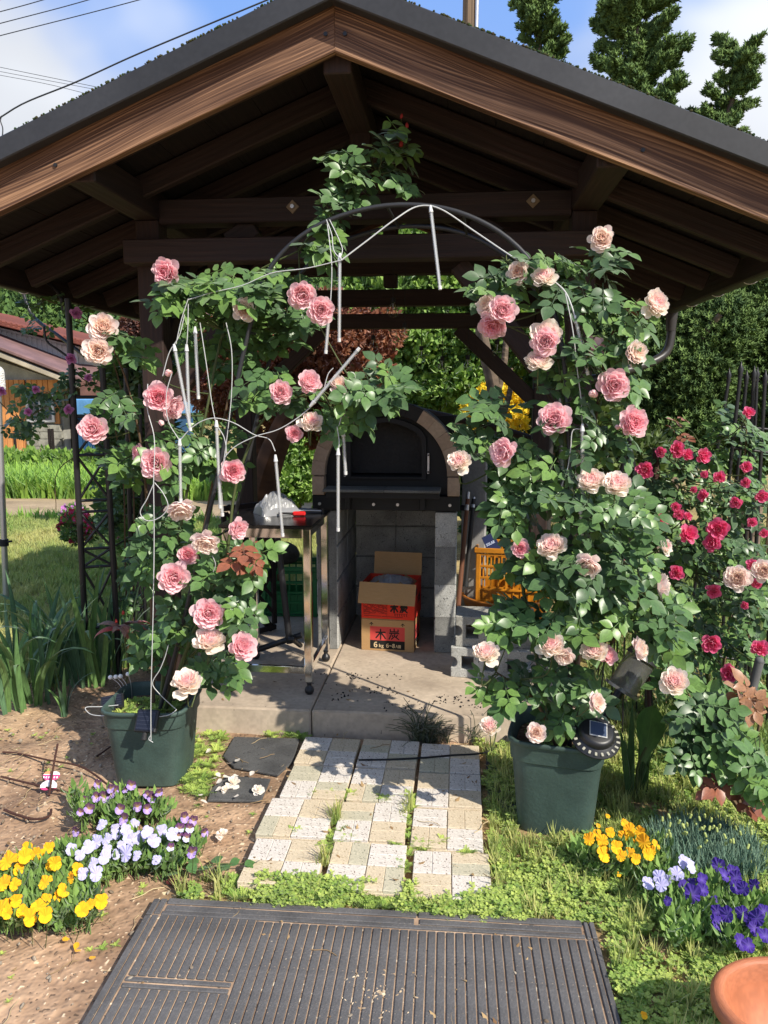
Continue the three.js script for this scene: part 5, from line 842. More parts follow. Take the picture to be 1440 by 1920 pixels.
{
  const D = 15.5, t = thing('storage_shed', 'blue sheet metal shed with light blue roof edge', 'shed', A(180, 872, D).setY(0)), O = t.position, M_bl = std({ color: rgb(0.03, 0.13, 0.30), roughness: 0.6, map: T_mottle }), M_lb = std({ color: rgb(0.16, 0.42, 0.78), roughness: 0.5, map: T_mottle });
  const a = A(148, 868, D).sub(O), b = A(300, 775, D).sub(O); part('wall', cbox(b.x - a.x, b.y + O.y, 2, 0.01), M_bl, t, V3((a.x + b.x) / 2, (b.y) / 2, a.z - 1.0)); const n = 18; for (let i = 0; i < n; i++) part('rib', new THREE.BoxGeometry(0.03, b.y, 0.03), M_bl, t, V3(a.x + (i + 0.5) * (b.x - a.x) / n, b.y / 2, a.z + 0.01));
  const c = A(140, 778, D).sub(O), d = A(310, 748, D).sub(O); part('roof_edge', cbox(d.x - c.x, d.y - c.y, 2.2, 0.02), M_lb, t, V3((c.x + d.x) / 2, (c.y + d.y) / 2, c.z - 0.95)); const e = A(150, 748, D + 2).sub(O), f = A(330, 712, D + 2).sub(O); part('back_roof', cbox(f.x - e.x, f.y - e.y, 2, 0.02), std({ color: rgb(0.26, 0.12, 0.09), map: T_mottle, roughness: 0.8 }), t, V3((e.x + f.x) / 2, (e.y + f.y) / 2, e.z - 1));
}
function trunkPart(t, pts, r0, r1, mat = M_bark, name = 'trunk') { return part(name, taperTube(pts.map((p) => p.clone().sub(t.position)), r0, r1, 24, 9), mat, t); }
const greenTint = (a, b) => (k) => rgb(...mixc(a, b, k));
const clumpsAt = (t, list, d) => list.map(([px, py, r, dd]) => { const p = A(px, py, dd ?? d).sub(t.position); return [p.x, p.y, p.z, r]; });
seed(831);
{ // bright broadleaf trees seen under the roof
  const D = 9.2, t = thing('garden_tree', 'bright green broadleaf tree seen through the shelter behind the oven', 'tree', A(935, 900, 7.6).setY(0));
  trunkPart(t, [A(935, 960, 7.6).setY(0), A(933, 800, 7.6), A(925, 720, 7.6), A(905, 640, 7.6), A(900, 560, 7.6)], 0.10, 0.055); trunkPart(t, [A(930, 740, 7.6), A(945, 680, 7.6), A(950, 600, 7.6)], 0.045, 0.02, M_bark, 'limb'); trunkPart(t, [A(938, 790, 7.6), A(955, 740, 7.6), A(958, 690, 7.6)], 0.035, 0.02, M_bark, 'limb');
  crown(t, clumpsAt(t, [[770, 560, 0.52], [850, 530, 0.55], [800, 640, 0.50], [870, 620, 0.50], [850, 720, 0.42], [910, 690, 0.36], [940, 560, 0.5], [1000, 620, 0.55], [830, 480, 0.45], [980, 500, 0.55]], D), 6500, LEAF_TUFT, [0.07, 0.12], greenTint([0.10, 0.22, 0.03], [0.34, 0.52, 0.08]), 0.3);
  const u = thing('garden_tree', 'second light green tree further left behind the oven', 'tree', A(720, 900, 9.4).setY(0)); trunkPart(u, [A(720, 900, 9.4).setY(0), A(715, 760, 9.4), A(720, 600, 9.4)], 0.09, 0.04);
  crown(u, clumpsAt(u, [[720, 640, 0.5], [690, 560, 0.45], [740, 490, 0.5], [780, 720, 0.42], [700, 720, 0.45], [650, 640, 0.45], [760, 780, 0.35], [640, 780, 0.4], [590, 850, 0.4]], 9.4), 5200, LEAF_TUFT, [0.07, 0.12], greenTint([0.09, 0.21, 0.03], [0.30, 0.48, 0.07]), 0.3);
}
{
  const t = thing('garden_tree', 'reddish brown maple tree behind the left climbing rose', 'tree', A(500, 1050, 5.9).setY(0));
  trunkPart(t, [A(495, 1060, 5.9).setY(0), A(490, 930, 5.9), A(520, 830, 5.9), A(560, 740, 6.0), A(600, 640, 6.2)], 0.17, 0.05, M_barkRed); trunkPart(t, [A(500, 900, 5.9), A(470, 800, 6.0), A(440, 700, 6.1)], 0.10, 0.04, M_barkRed, 'limb');
  crown(t, clumpsAt(t, [[640, 690, 0.42], [600, 620, 0.40], [660, 750, 0.30], [550, 660, 0.45], [480, 640, 0.45], [620, 800, 0.25], [520, 760, 0.35], [420, 720, 0.35], [700, 620, 0.25]], 6.3), 6500, LEAF_TUFT, [0.035, 0.06], greenTint([0.20, 0.055, 0.028], [0.38, 0.15, 0.06]), -0.4);
}
{
  const t = thing('flowering_shrub', 'shrub covered in yellow blossom behind the tree trunk', 'shrub', A(925, 900, 7.2).setY(0)); crown(t, clumpsAt(t, [[900, 765, 0.18], [930, 750, 0.22], [950, 790, 0.22], [905, 800, 0.20], [960, 735, 0.14]], 8.1), 1500, LEAF_TUFT, [0.035, 0.055], greenTint([0.80, 0.56, 0.01], [0.92, 0.74, 0.03]), 0.6, foliageMat({ transmission: 0.2 })); crown(t, clumpsAt(t, [[925, 850, 0.30], [905, 900, 0.25], [960, 870, 0.3]], 7.4), 700, LEAF_TUFT, [0.05, 0.07], greenTint([0.05, 0.12, 0.02], [0.10, 0.2, 0.03])); trunkPart(t, [A(925, 900, 7.4).setY(0), A(925, 820, 7.4)], 0.03, 0.015);
}
function conifer(label, base, top, r, n, tint, D, lean = 0) {   // base and top as points, ragged spire
  const h = top.y, t = thing('conifer_tree', label, 'conifer', base.clone().setY(0)), O = t.position; trunkPart(t, [base.clone().setY(0), V3(lerp(base.x, top.x, 0.5), h * 0.5, lerp(base.z, top.z, 0.5)), top.clone().add(V3(0, -0.1, 0))], 0.12 + h * 0.008, 0.02);
  const list = [], cols = []; const nb = Math.round(120 * h / 5);
  const perB = Math.round(n / nb);
  for (let b = 0; b < nb; b++) {
    const k = Math.pow((b + R()) / nb, 0.9), a = R(6.28), L = r * (0.25 + 0.95 * (1 - k)) * R(0.55, 1.15) + 0.1, y = lerp(h * 0.10, h, k), c = V3(lerp(base.x, top.x, k), y, lerp(base.z, top.z, k)).sub(O), rise = R(0.25, 0.8);
    for (let i = 0; i < perB; i++) { const s = Math.pow(R(), 0.7), p = c.clone().add(V3(Math.cos(a) * L * s, L * s * rise, Math.sin(a) * L * s)).add(V3(R(-1, 1), R(-0.8, 0.8), R(-1, 1)).multiplyScalar(0.035 + 0.085 * L * (1 - 0.5 * s))); const dir = V3(Math.cos(a) * 0.7, 0.9, Math.sin(a) * 0.7).add(V3(R(-0.6, 0.6), R(-0.6, 0.6), R(-0.6, 0.6))).normalize(); list.push(mat4(p, new THREE.Quaternion().setFromUnitVectors(V3(0, 1, 0), dir), R(0.045, 0.085))); cols.push(tint(R())); }
  }
  scatter('crown', NEEDLE_TUFT, std({ roughness: 0.85 }), list, cols, t); void D; void lean; return t;
}
const coni = greenTint([0.045, 0.095, 0.022], [0.13, 0.21, 0.045]);
seed(841);
{ const top = A(1008, -70, 10.5), b = A(1030, 900, 10.5); conifer('narrow conifer spire rising above the roof beside the utility pole', b, top, 0.55, 13000, coni); }
{ const top = A(1195, -25, 9.6), b = A(1195, 900, 9.6); conifer('bushy dark conifer rising above the right roof slope', b, top, 1.0, 30000, coni); }
{ const top = A(1385, 95, 9.2), b = A(1240, 900, 9.2); conifer('leaning conifer with a bent tip above the right roof corner', b, top, 0.45, 12000, coni); }
seed(845);
{ // the dense hinoki hedge trees on the right
  const mk = (label, px, d, blobs, n, s = 0.0) => { const t = thing('cypress_tree', label, 'cypress', A(px, 1050, d).setY(0)); trunkPart(t, [A(px, 1000, d).setY(0), A(px + 20, 800, d), A(px - 10, 600, d)], 0.16, 0.06); trunkPart(t, [A(px + 10, 740, d), A(px + 90, 660, d - 0.3), A(px + 150, 590, d - 0.5)], 0.04, 0.02, M_bark, 'limb'); void s;
    const list = [], cols = []; for (const [x, y, r, dd] of blobs) { const c = A(x, y, dd ?? d).sub(t.position), m = Math.round(n * r * r); for (let i = 0; i < m; i++) { const v = V3(R(-1, 1), R(-1, 1), R(-1, 1)); if (v.length() > 1) { i--; continue; } v.normalize().multiplyScalar(r * Math.pow(R(), 0.35)); const dir = V3(v.x, v.y * 0.4 - 0.1, v.z).normalize().add(V3(R(-0.6, 0.6), R(-0.5, 0.7), R(-0.6, 0.6))).normalize(); list.push(mat4(V3(c.x + v.x, c.y + v.y * 0.7, c.z + v.z), new THREE.Quaternion().setFromUnitVectors(V3(0, 1, 0), dir), R(0.04, 0.075))); const k = R(); cols.push(rgb(lerp(0.035, 0.13, k), lerp(0.08, 0.21, k), lerp(0.02, 0.045, k))); } }
    scatter('crown', NEEDLE_TUFT, std({ roughness: 0.8 }), list, cols, t); };
  mk('dense dark green cypress beside the downspout of the shelter', 1200, 6.6, [[1190, 650, 0.50], [1250, 700, 0.55], [1180, 760, 0.42], [1260, 790, 0.45], [1300, 620, 0.5], [1220, 560, 0.45], [1160, 700, 0.4], [1150, 830, 0.35]], 13000);
  mk('dense dark green cypress filling the right edge behind iron trellis', 1390, 7.0, [[1340, 560, 0.5], [1400, 620, 0.6], [1450, 540, 0.6], [1360, 700, 0.55], [1430, 740, 0.6], [1330, 780, 0.45], [1480, 660, 0.6], [1400, 820, 0.45]], 11000);
}
{ const mkS = (label, px, py, d, blobs, n, tint, size = [0.05, 0.085], name = 'garden_shrub', cat = 'shrub', geo = LEAF_TUFT) => { const t = thing(name, label, cat, A(px, py, d).setY(0)); crown(t, clumpsAt(t, blobs, d), n, geo, size, tint, 0.4); trunkPart(t, [A(px, py, d).setY(0), A(px + 6, py - 40, d)], 0.015, 0.008); return t; };
  seed(851);
  mkS('light green leafy shrub far behind the table, left of oven', 560, 930, 8.2, [[560, 860, 0.34], [540, 900, 0.34], [590, 820, 0.3], [510, 920, 0.34], [560, 790, 0.3], [600, 900, 0.3]], 2400, greenTint([0.14, 0.28, 0.04], [0.36, 0.55, 0.09]));
  mkS('dark broad leaved plant behind the oven tools and crate', 930, 960, 5.6, [[915, 900, 0.20], [950, 930, 0.22], [930, 980, 0.2], [980, 900, 0.22]], 420, greenTint([0.03, 0.10, 0.02], [0.07, 0.18, 0.035]), [0.10, 0.17]);
  mkS('mid green bush behind the right rose below the cypress', 1150, 900, 5.4, [[1130, 840, 0.26], [1190, 870, 0.28], [1090, 800, 0.25], [1170, 930, 0.26]], 1600, greenTint([0.06, 0.11, 0.02], [0.15, 0.22, 0.035]));
  mkS('tall green bush behind the black trellis on the left', 250, 900, 5.0, [[260, 700, 0.22], [250, 800, 0.25], [270, 900, 0.22], [240, 960, 0.2], [290, 980, 0.2]], 1200, greenTint([0.04, 0.10, 0.02], [0.10, 0.2, 0.035]));
  mkS('dark reddish bush at the corner of left eave', 258, 640, 7.5, [[258, 612, 0.16], [245, 640, 0.14]], 500, greenTint([0.10, 0.03, 0.015], [0.2, 0.06, 0.03]), [0.04, 0.06]);
  const hedge = (label, px, d, xs) => mkS(label, px, 880, d, xs, 2600, greenTint([0.10, 0.22, 0.02], [0.26, 0.42, 0.05]), [0.09, 0.16]);
  hedge('low bright green hedge of leafy crops before the house', 70, 13.5, [[-40, 880, 0.4], [20, 882, 0.4], [80, 880, 0.42], [130, 884, 0.4], [180, 880, 0.4], [230, 880, 0.4]]);
}
// tall bright weeds in front of the houses, and the lawn
const BLADES = (() => { seed(861); const l = []; for (let i = 0; i < 11; i++) { const h = R(0.55, 1), b = R(0.15, 0.6), w = 0.035, g = geoOf([-w, 0, 0, w, 0, 0, -w * 0.7, h * 0.55, b * 0.22, w * 0.7, h * 0.55, b * 0.22, 0, h, b * 0.75], [0, 1, 2, 1, 3, 2, 2, 3, 4], [0, 0, 1, 0, 0, 0.5, 1, 0.5, 0.5, 1]); g.rotateY(R(6.28)); g.translate(R(-0.18, 0.18), 0, R(-0.18, 0.18)); l.push(g); } return merge(l); })();
{
  seed(862); const list = [], cols = [];
  for (let i = 0; i < 9000; i++) { const v = R(9.0, 14.5), x = R(-14, -1.2); if (v > 9.2 && v < 11.0) continue; const s = v > 11 ? R(0.25, 0.5) : R(0.10, 0.2); list.push(mat4(V3(x, -0.01, -v), [0, R(6.28), 0], V3(s * 1.6, s, s * 1.6))); const k = R() * 0.7 + 0.3 * fbm(x, v, 863, 2); cols.push(rgb(lerp(0.18, 0.36, k), lerp(0.36, 0.56, k), 0.06)); }
  scatter('tall_grass', BLADES, M_fol, list, cols, scene, 'tall bright green grass beyond the gravel lane', 'grass');
  const l2 = [], c2 = []; for (let i = 0; i < 26000; i++) { const v = R(3.7, 9.2), x = R(-8, -0.9); if (v < 5.3 && x > -1.5) continue; if (greenness(x, v) < 0.25 + 0.3 * R()) continue; const s = R(0.03, 0.075) * (1 + 0.6 * fbm(x * 1.5, v * 1.5, 865, 2)); l2.push(mat4(V3(x, -0.012, -v), [0, R(6.28), 0], V3(s * 1.5, s, s * 1.5))); const k = clamp(fbm(x * 1.1, v * 1.1, 866, 3) * 1.6 - 0.3 + R(-0.2, 0.2)); c2.push(rgb(...mixc([0.22, 0.36, 0.06], [0.55, 0.52, 0.18], k))); }
  scatter('lawn_grass', BLADES, M_fol, l2, c2, scene, 'short yellow green lawn left of the shelter', 'grass');
  const l3 = [], c3 = []; for (let i = 0; i < 9000; i++) { const v = R(3.0, 9), x = R(0.75, 6); const s = R(0.05, 0.14); l3.push(mat4(V3(x, -0.012, -v), [0, R(6.28), 0], V3(s * 1.5, s, s * 1.5))); const k = R(); c3.push(rgb(...mixc([0.10, 0.21, 0.03], [0.28, 0.36, 0.08], k))); }
  scatter('meadow_grass', BLADES, M_fol, l3, c3, scene, 'grass growing right of the shelter', 'grass');
}
// ================================================================ POLE AND OVERHEAD WIRES
{
  const p = A(881, 60, 13), t = thing('utility_pole', 'weathered grey wooden utility pole behind the roof ridge', 'utility pole', V3(p.x, 0, p.z)); part('shaft', moved(new THREE.CylinderGeometry(0.105, 0.14, 12, 14), 0, 6, 0), std({ map: T_bark, color: rgb(1.1, 1.05, 0.95), bumpMap: T_barkB, bumpScale: 0.01, roughness: 0.95 }), t); part('conduit', moved(new THREE.CylinderGeometry(0.03, 0.03, 10, 8), 0.10, 5, 0.10), M_zinc, t); part('crossarm', cbox(1.8, 0.1, 0.1, 0.005), M_woodDark, t, V3(0, 11, 0));
  const M_cab = std({ color: rgb(0.02, 0.022, 0.026), roughness: 0.6 });
  const line = (label, list, d, r) => { const pts = list.map(([x, y, dd]) => A(x, y, dd ?? d)), o = pts[0].clone(); solo('power_line', label, 'cable', tube(pts.map((q) => q.clone().sub(o)), r, 40, 5), M_cab, o, 0, 'overhead cables left of the roof'); };
  line('highest black overhead cable at the top left corner', [[-160, 62, 16], [0, 22, 16], [80, 0, 16], [300, -70, 16]], 16, 0.009); line('second overhead cable from the top left corner', [[-160, 86], [0, 44], [165, 0], [400, -75]], 16, 0.009); line('third overhead cable from the top left corner', [[-160, 108], [0, 67], [260, 0], [500, -70]], 16, 0.009);
  line('thick twisted service cable crossing the sky down to the left', [[-2, 222], [40, 196], [140, 155], [250, 105], [400, 42], [520, -8], [640, -60]], 13, 0.013); line('short black cable end hanging at the left frame edge', [[3, 217], [1, 226], [5, 240], [4, 262]], 13, 0.010);
  line('faint upper far cable behind the twisted service cable', [[-160, 92], [0, 126], [205, 168], [420, 212]], 30, 0.010); line('faint middle far cable behind the twisted service cable', [[-160, 102], [0, 134], [200, 172], [420, 218]], 30, 0.009); line('faint lowest far cable meeting the left roof slope', [[-160, 112], [0, 141], [90, 158], [180, 180], [420, 236]], 30, 0.009);
}
// ================================================================ LEFT TRELLIS with a lilac rose, grey pole
{
  const t = thing('garden_trellis', 'black iron trellis with crossed bars left of the planter', 'trellis', G(165, 1270)), O = t.position;
  const up = (a, b, r) => part('upright', rod(a.clone().sub(O), b.clone().sub(O), r, r, 8), M_black, t); const d0 = -G(165, 1270).z, d1 = -G(222, 1230).z;
  const fr = [G(165, 1270), A(127, 560, d0 - 0.05)], fl = [A(222, 1228, d0 + 0.06), A(192, 690, d0 + 0.02)], br = [A(250, 1200, d1), A(236, 690, d1)], bl = [A(272, 1195, d1), A(262, 720, d1)];
  up(fr[0], fr[1], 0.0165); up(fl[0].setY(0), fl[1], 0.0165); up(br[0].setY(0), br[1], 0.015); up(bl[0].setY(0), bl[1], 0.010);
  const at = (e, y) => { const k = (y - e[0].y) / (e[1].y - e[0].y); return e[0].clone().lerp(e[1], k).sub(O); };
  const lv = [0.28, 0.62, 0.72, 0.92, 0.98, 1.22, 1.42, 1.52]; for (const y of lv) part('bar', rod(at(fr, y), at(fl, y), 0.008, 0.008, 6), M_black, t);
  for (const [a, b] of [[0.28, 0.62], [0.72, 0.92], [0.98, 1.22], [1.22, 1.42], [0.62, 0.72]]) { part('brace', rod(at(fr, a), at(fl, b), 0.007, 0.007, 6), M_black, t); part('brace', rod(at(fl, a), at(fr, b), 0.007, 0.007, 6), M_black, t); }
  for (const y of [0.3, 0.62, 0.95, 1.25, 1.5]) part('bar', rod(at(br, y), at(bl, y), 0.005, 0.005, 6), M_black, t); for (const [a, b] of [[0.3, 0.62], [0.62, 0.95], [0.95, 1.25]]) { part('brace', rod(at(br, a), at(bl, b), 0.004, 0.004, 6), M_black, t); part('brace', rod(at(bl, a), at(br, b), 0.004, 0.004, 6), M_black, t); }
  for (const y of [0.72, 1.25]) part('bar', rod(at(fl, y), at(br, y), 0.005, 0.005, 6), M_black, t);
  part('arch_tube', tube([fr[1].clone().sub(O), A(122, 590, d0).sub(O), A(112, 552, d0).sub(O), A(90, 530, d0).sub(O), A(20, 500, d0).sub(O), A(-120, 470, d0 + 0.2).sub(O)], 0.011, 30, 8), M_black, t); part('arch_tube', tube([A(-60, 505, d0 + 0.3).sub(O), A(24, 515, d0 + 0.3).sub(O), A(60, 590, d0 + 0.3).sub(O), A(110, 630, d0 + 0.2).sub(O), A(160, 668, d0 + 0.1).sub(O)], 0.010, 30, 8), M_black, t); part('tie', tube([A(82, 612, d0).sub(O), A(88, 640, d0).sub(O), A(108, 655, d0).sub(O), A(126, 668, d0).sub(O)], 0.006, 16, 6), M_black, t);
  const r = thing('lilac_rose', 'lilac rambling rose with thin stems on the left trellis', 'rambling rose', G(240, 1230)), P = r.position; seed(871);
  const canes = [canePts([[240, 1225, 4.2], [235, 1050, 4.1], [225, 850, 4.0], [180, 720, 3.9], [120, 740, 3.85], [40, 790, 3.8], [-10, 800, 3.8]]), canePts([[246, 1225, 4.2], [252, 1000, 4.1], [240, 800, 4.0], [200, 650, 3.9], [150, 590, 3.85], [80, 560, 3.85]]), canePts([[238, 1225, 4.2], [210, 1000, 4.1], [180, 850, 4.0], [110, 880, 3.9], [105, 960, 3.9]])]; canes.forEach((c) => part('cane', taperTube(c.map((p) => p.clone().sub(P)), 0.006, 0.002, 36, 5), M_caneOld, r));
  const near = nearestOn(canes), lvv = putLeaves(r, [[70, 750, 75, 42, 3.84, 0.12, 40], [50, 800, 60, 30, 3.84, 0.10, 22], [150, 720, 50, 40, 3.9, 0.10, 16], [110, 570, 70, 30, 3.9, 0.10, 22], [60, 610, 40, 30, 3.9, 0.1, 8], [200, 900, 40, 90, 4.05, 0.12, 26], [245, 1080, 36, 90, 4.1, 0.12, 26], [200, 1010, 30, 60, 4.1, 0.1, 12]], { geos: LEAVES_SMALL }); putTwigs(r, lvv, near, 70);
  putBlooms(r, [[143, 588, 24, 'l', 3.8], [133, 672, 22, 'l', 3.8], [2, 733, 20, 'l', 3.75], [67, 730, 16, 'l', 3.75], [53, 772, 16, 'l', 3.75], [128, 768, 20, 'l', 3.78], [165, 708, 16, 'l', 3.8]], KIT_LILAC, near);
  const g = thing('steel_pole', 'grey steel pole with clamp at the far left edge', 'pole', G(12, 1128)), e = A(-4, 720, -G(12, 1128).z).sub(g.position), y = e.y; part('shaft', rod(V3(0, 0, 0), e, 0.022, 0.022, 12), M_zinc, g); part('clamp', moved(new THREE.CylinderGeometry(0.033, 0.033, 0.05, 10), e.x * 0.28, y * 0.28, 0), M_blackRough, g); part('clamp_screw', rod(V3(e.x * 0.28, y * 0.28, 0), V3(e.x * 0.28 + 0.07, y * 0.28 + 0.015, 0.02), 0.008), M_blackRough, g); part('foam_top', moved(new THREE.CapsuleGeometry(0.05, 0.12, 4, 10), e.x, y + 0.02, 0), std({ color: rgb(0.7, 0.69, 0.64), roughness: 0.9, bumpMap: T_fineB, bumpScale: 0.01 }), g);
}
// ================================================================ RIGHT: iron trellis, magenta roses
{
  const d = 3.5, t = thing('iron_trellis', 'black iron trellis with pointed finials among the magenta roses', 'trellis', A(1385, 1270, d).setY(0)), O = t.position, fin = new THREE.LatheGeometry([[0.0001, 0.062], [0.004, 0.052], [0.004, 0.046], [0.013, 0.028], [0.009, 0.006], [0.012, 0.0], [0.009, -0.006]].map(([x, y]) => new THREE.Vector2(x, y)), 9);
  const rods = [[1366, 702, 1290, 1180, 3.9], [1388, 692, 1330, 1230, 3.5], [1399, 706, 1372, 1000, 3.9], [1413, 700, 1385, 1250, 3.55], [1419, 700, 1404, 1100, 3.9], [1434, 708, 1405, 1260, 3.5], [1446, 715, 1440, 1250, 3.5]];
  for (const [x0, y0, x1, y1, dd] of rods) { const a = A(x0, y0 + 12, dd).sub(O), b = A(x1, y1, dd).sub(O); const k = (b.y - (-O.y)) / (a.y - b.y); const foot = b.clone().add(b.clone().sub(a).multiplyScalar(k)); part('upright', rod(foot, a, 0.0085, 0.0085, 8), M_black, t); part('finial', fin, M_black, t, a); }
  for (const [x0, y0, x1, y1, dd, de] of [[1384, 800, 1450, 806, 3.5, 3.5], [1376, 840, 1450, 850, 3.5, 3.5], [1366, 776, 1388, 780, 3.9, 3.5], [1340, 1230, 1445, 1246, 3.5, 3.5], [1372, 990, 1440, 996, 3.5, 3.5]]) part('crossbar', rod(A(x0, y0, dd).sub(O), A(x1, y1, de).sub(O), 0.007, 0.007, 6), M_black, t);
  for (const [x, y, s] of [[1400, 915, 1], [1425, 915, -1], [1392, 1160, 1], [1412, 1180, -1]]) part('scroll', moved(new THREE.TorusGeometry(0.045, 0.0045, 6, 20, Math.PI * 1.3), ...A(x, y, 3.5).sub(O).toArray(), 0, 0, s > 0 ? 0.3 : 2.2), M_black, t);
  const w = thing('wire_obelisk', 'black wire plant obelisk tied at the top behind right rose', 'plant support', A(1185, 1010, 3.5).setY(0)), top = A(1181, 826, 3.5).sub(w.position); for (let i = 0; i < 7; i++) { const a = i / 7 * 6.28; part('wire', tube([top, top.clone().add(V3(Math.cos(a) * 0.03, -0.12, Math.sin(a) * 0.03)), V3(Math.cos(a) * 0.14, 0, Math.sin(a) * 0.14)], 0.004, 12, 5), M_black, w); } part('knot', new THREE.SphereGeometry(0.014, 8, 6), M_black, w, top);
  const pp = A(1232, 1000, 3.6).setY(0); solo('rusty_pipe', 'rusty brown pipe standing among the magenta roses', 'pipe', (() => { const q = A(1231, 842, 3.6).sub(pp); return merge([rod(V3(0, 0, 0), q, 0.0165, 0.0165, 12), moved(new THREE.TorusGeometry(0.0135, 0.003, 6, 12), q.x, q.y, q.z, Math.PI / 2)]); })(), std({ color: rgb(0.11, 0.05, 0.035), map: T_mottle, roughness: 0.85, bumpMap: T_fineB, bumpScale: 0.003 }), pp);
}
{
  const t = thing('rose_bush', 'magenta rose bush with many small blooms at right edge', 'rose bush', A(1340, 1320, 3.5).setY(0)), O = t.position; seed(881);
  const canes = [[[1330, 1330], [1320, 1150], [1290, 1000], [1270, 860]], [[1345, 1330], [1370, 1150], [1390, 950], [1400, 800]], [[1335, 1330], [1310, 1200], [1240, 1050], [1200, 950], [1205, 880]], [[1350, 1330], [1400, 1200], [1430, 1100], [1440, 950]], [[1340, 1330], [1340, 1100], [1330, 950], [1325, 860]], [[1215, 1130], [1280, 1040], [1360, 990], [1440, 935]]].map((c, i) => canePts(c, 3.35 + (i % 3) * 0.12)); canes.forEach((c, i) => part('cane', taperTube(c.map((p) => p.clone().sub(O)), 0.008, 0.003, 30, 6), i % 2 ? M_caneOld : M_cane, t));
  const near = nearestOn(canes), lv = putLeaves(t, [[1290, 860, 70, 40, 3.5, 0.16, 40], [1380, 830, 55, 50, 3.5, 0.16, 34], [1220, 920, 50, 55, 3.5, 0.14, 32], [1320, 930, 90, 50, 3.4, 0.16, 60], [1410, 940, 50, 60, 3.4, 0.14, 36], [1270, 1010, 80, 50, 3.35, 0.16, 48], [1370, 1040, 80, 60, 3.3, 0.16, 60], [1310, 1110, 90, 60, 3.35, 0.16, 60], [1410, 1130, 50, 60, 3.2, 0.14, 34], [1330, 1200, 80, 50, 3.3, 0.14, 40], [1410, 1210, 40, 40, 3.2, 0.1, 16], [1380, 1270, 60, 40, 3.2, 0.12, 20], [1300, 1270, 60, 40, 3.4, 0.12, 18], [1370, 780, 30, 34, 3.6, 0.08, 10], [1270, 800, 26, 40, 3.6, 0.06, 8, [M_rose[2], M_roseRed]], [1430, 860, 30, 60, 3.6, 0.1, 14]], { geos: [...LEAVES_SMALL, LEAVES[0]], size: [0.85, 1.3] }); putTwigs(t, lv, near, 150);
  seed(882); putBlooms(t, [[1404, 774, 24], [1269, 840, 28], [1289, 852, 24], [1319, 854, 32], [1239, 848, 22], [1210, 881, 34], [1321, 890, 16], [1349, 895, 24], [1399, 875, 22], [1398, 905, 20], [1319, 929, 24], [1301, 918, 14], [1380, 942, 24], [1428, 931, 26], [1273, 965, 22], [1290, 968, 18], [1198, 960, 20], [1241, 975, 26], [1267, 951, 20], [1290, 1002, 40], [1346, 992, 42], [1336, 1018, 36], [1410, 979, 20], [1411, 1059, 24], [1268, 1074, 30], [1338, 1108, 30], [1396, 1135, 16], [1334, 1207, 40], [1425, 1216, 34], [1368, 1262, 38], [1182, 1046, 22], [1419, 1094, 20], [1270, 850, 20], [1432, 1000, 18]].map(([x, y, s]) => [x, y, s, 'm', x < 1215 ? 3.3 : y > 1050 ? 3.02 : 3.18, R(-0.6, 0.6), R(-0.3, 0.5)]), KIT_MAG, near);
  putBlooms(t, [[1383, 1084, 52, 'pale', 2.95, 0, 0.3], [1432, 1070, 46, 'pale', 2.95, 0, 0.3]], KITS, near);
  // low rose shrub in the right foreground
  const b = thing('rose_bush', 'low rose shrub with red young leaves in the right foreground', 'rose bush', A(1390, 1520, 2.75).setY(0)), Q = b.position; seed(883);
  const cb = [[[1388, 1520], [1370, 1440], [1330, 1380], [1290, 1300]], [[1392, 1520], [1410, 1430], [1425, 1350]], [[1390, 1520], [1350, 1470], [1300, 1420]]].map((c) => canePts(c, 2.62)); cb.forEach((c) => part('cane', taperTube(c.map((p) => p.clone().sub(Q)), 0.011, 0.004, 24, 7), M_caneOld, b));
  const nb = nearestOn(cb), lb = putLeaves(b, [[1310, 1330, 60, 50, 2.64, 0.12, 34], [1300, 1410, 58, 36, 2.58, 0.10, 26], [1270, 1290, 40, 30, 2.72, 0.08, 14], [1400, 1430, 46, 50, 2.52, 0.12, 30, [M_rose[1], M_rose[2]]], [1360, 1360, 50, 46, 2.6, 0.1, 18], [1350, 1470, 36, 12, 2.5, 0.04, 4, [M_roseRed]], [1400, 1500, 30, 12, 2.5, 0.04, 4, [M_roseRed]], [1410, 1310, 34, 34, 2.6, 0.05, 6, [leafMat(0.46, 0.19, 0.10)]]]); putTwigs(b, lb, nb, 40);
  const sp = A(1405, 1520, 2.9).setY(0); solo('support_post', 'grey weathered post leaning at the right edge', 'post', (() => { const a = A(1382, 1400, 2.9).sub(sp), c = A(1424, 1240, 2.9).sub(sp), f = a.clone().add(a.clone().sub(c).multiplyScalar((a.y + 0) / (c.y - a.y))); return merge([rod(f, c, 0.017, 0.017, 12), moved(new THREE.SphereGeometry(0.018, 10, 6), c.x, c.y, c.z)]); })(), std({ color: rgb(0.16, 0.16, 0.16), map: T_mottle, roughness: 0.7 }), sp);
}

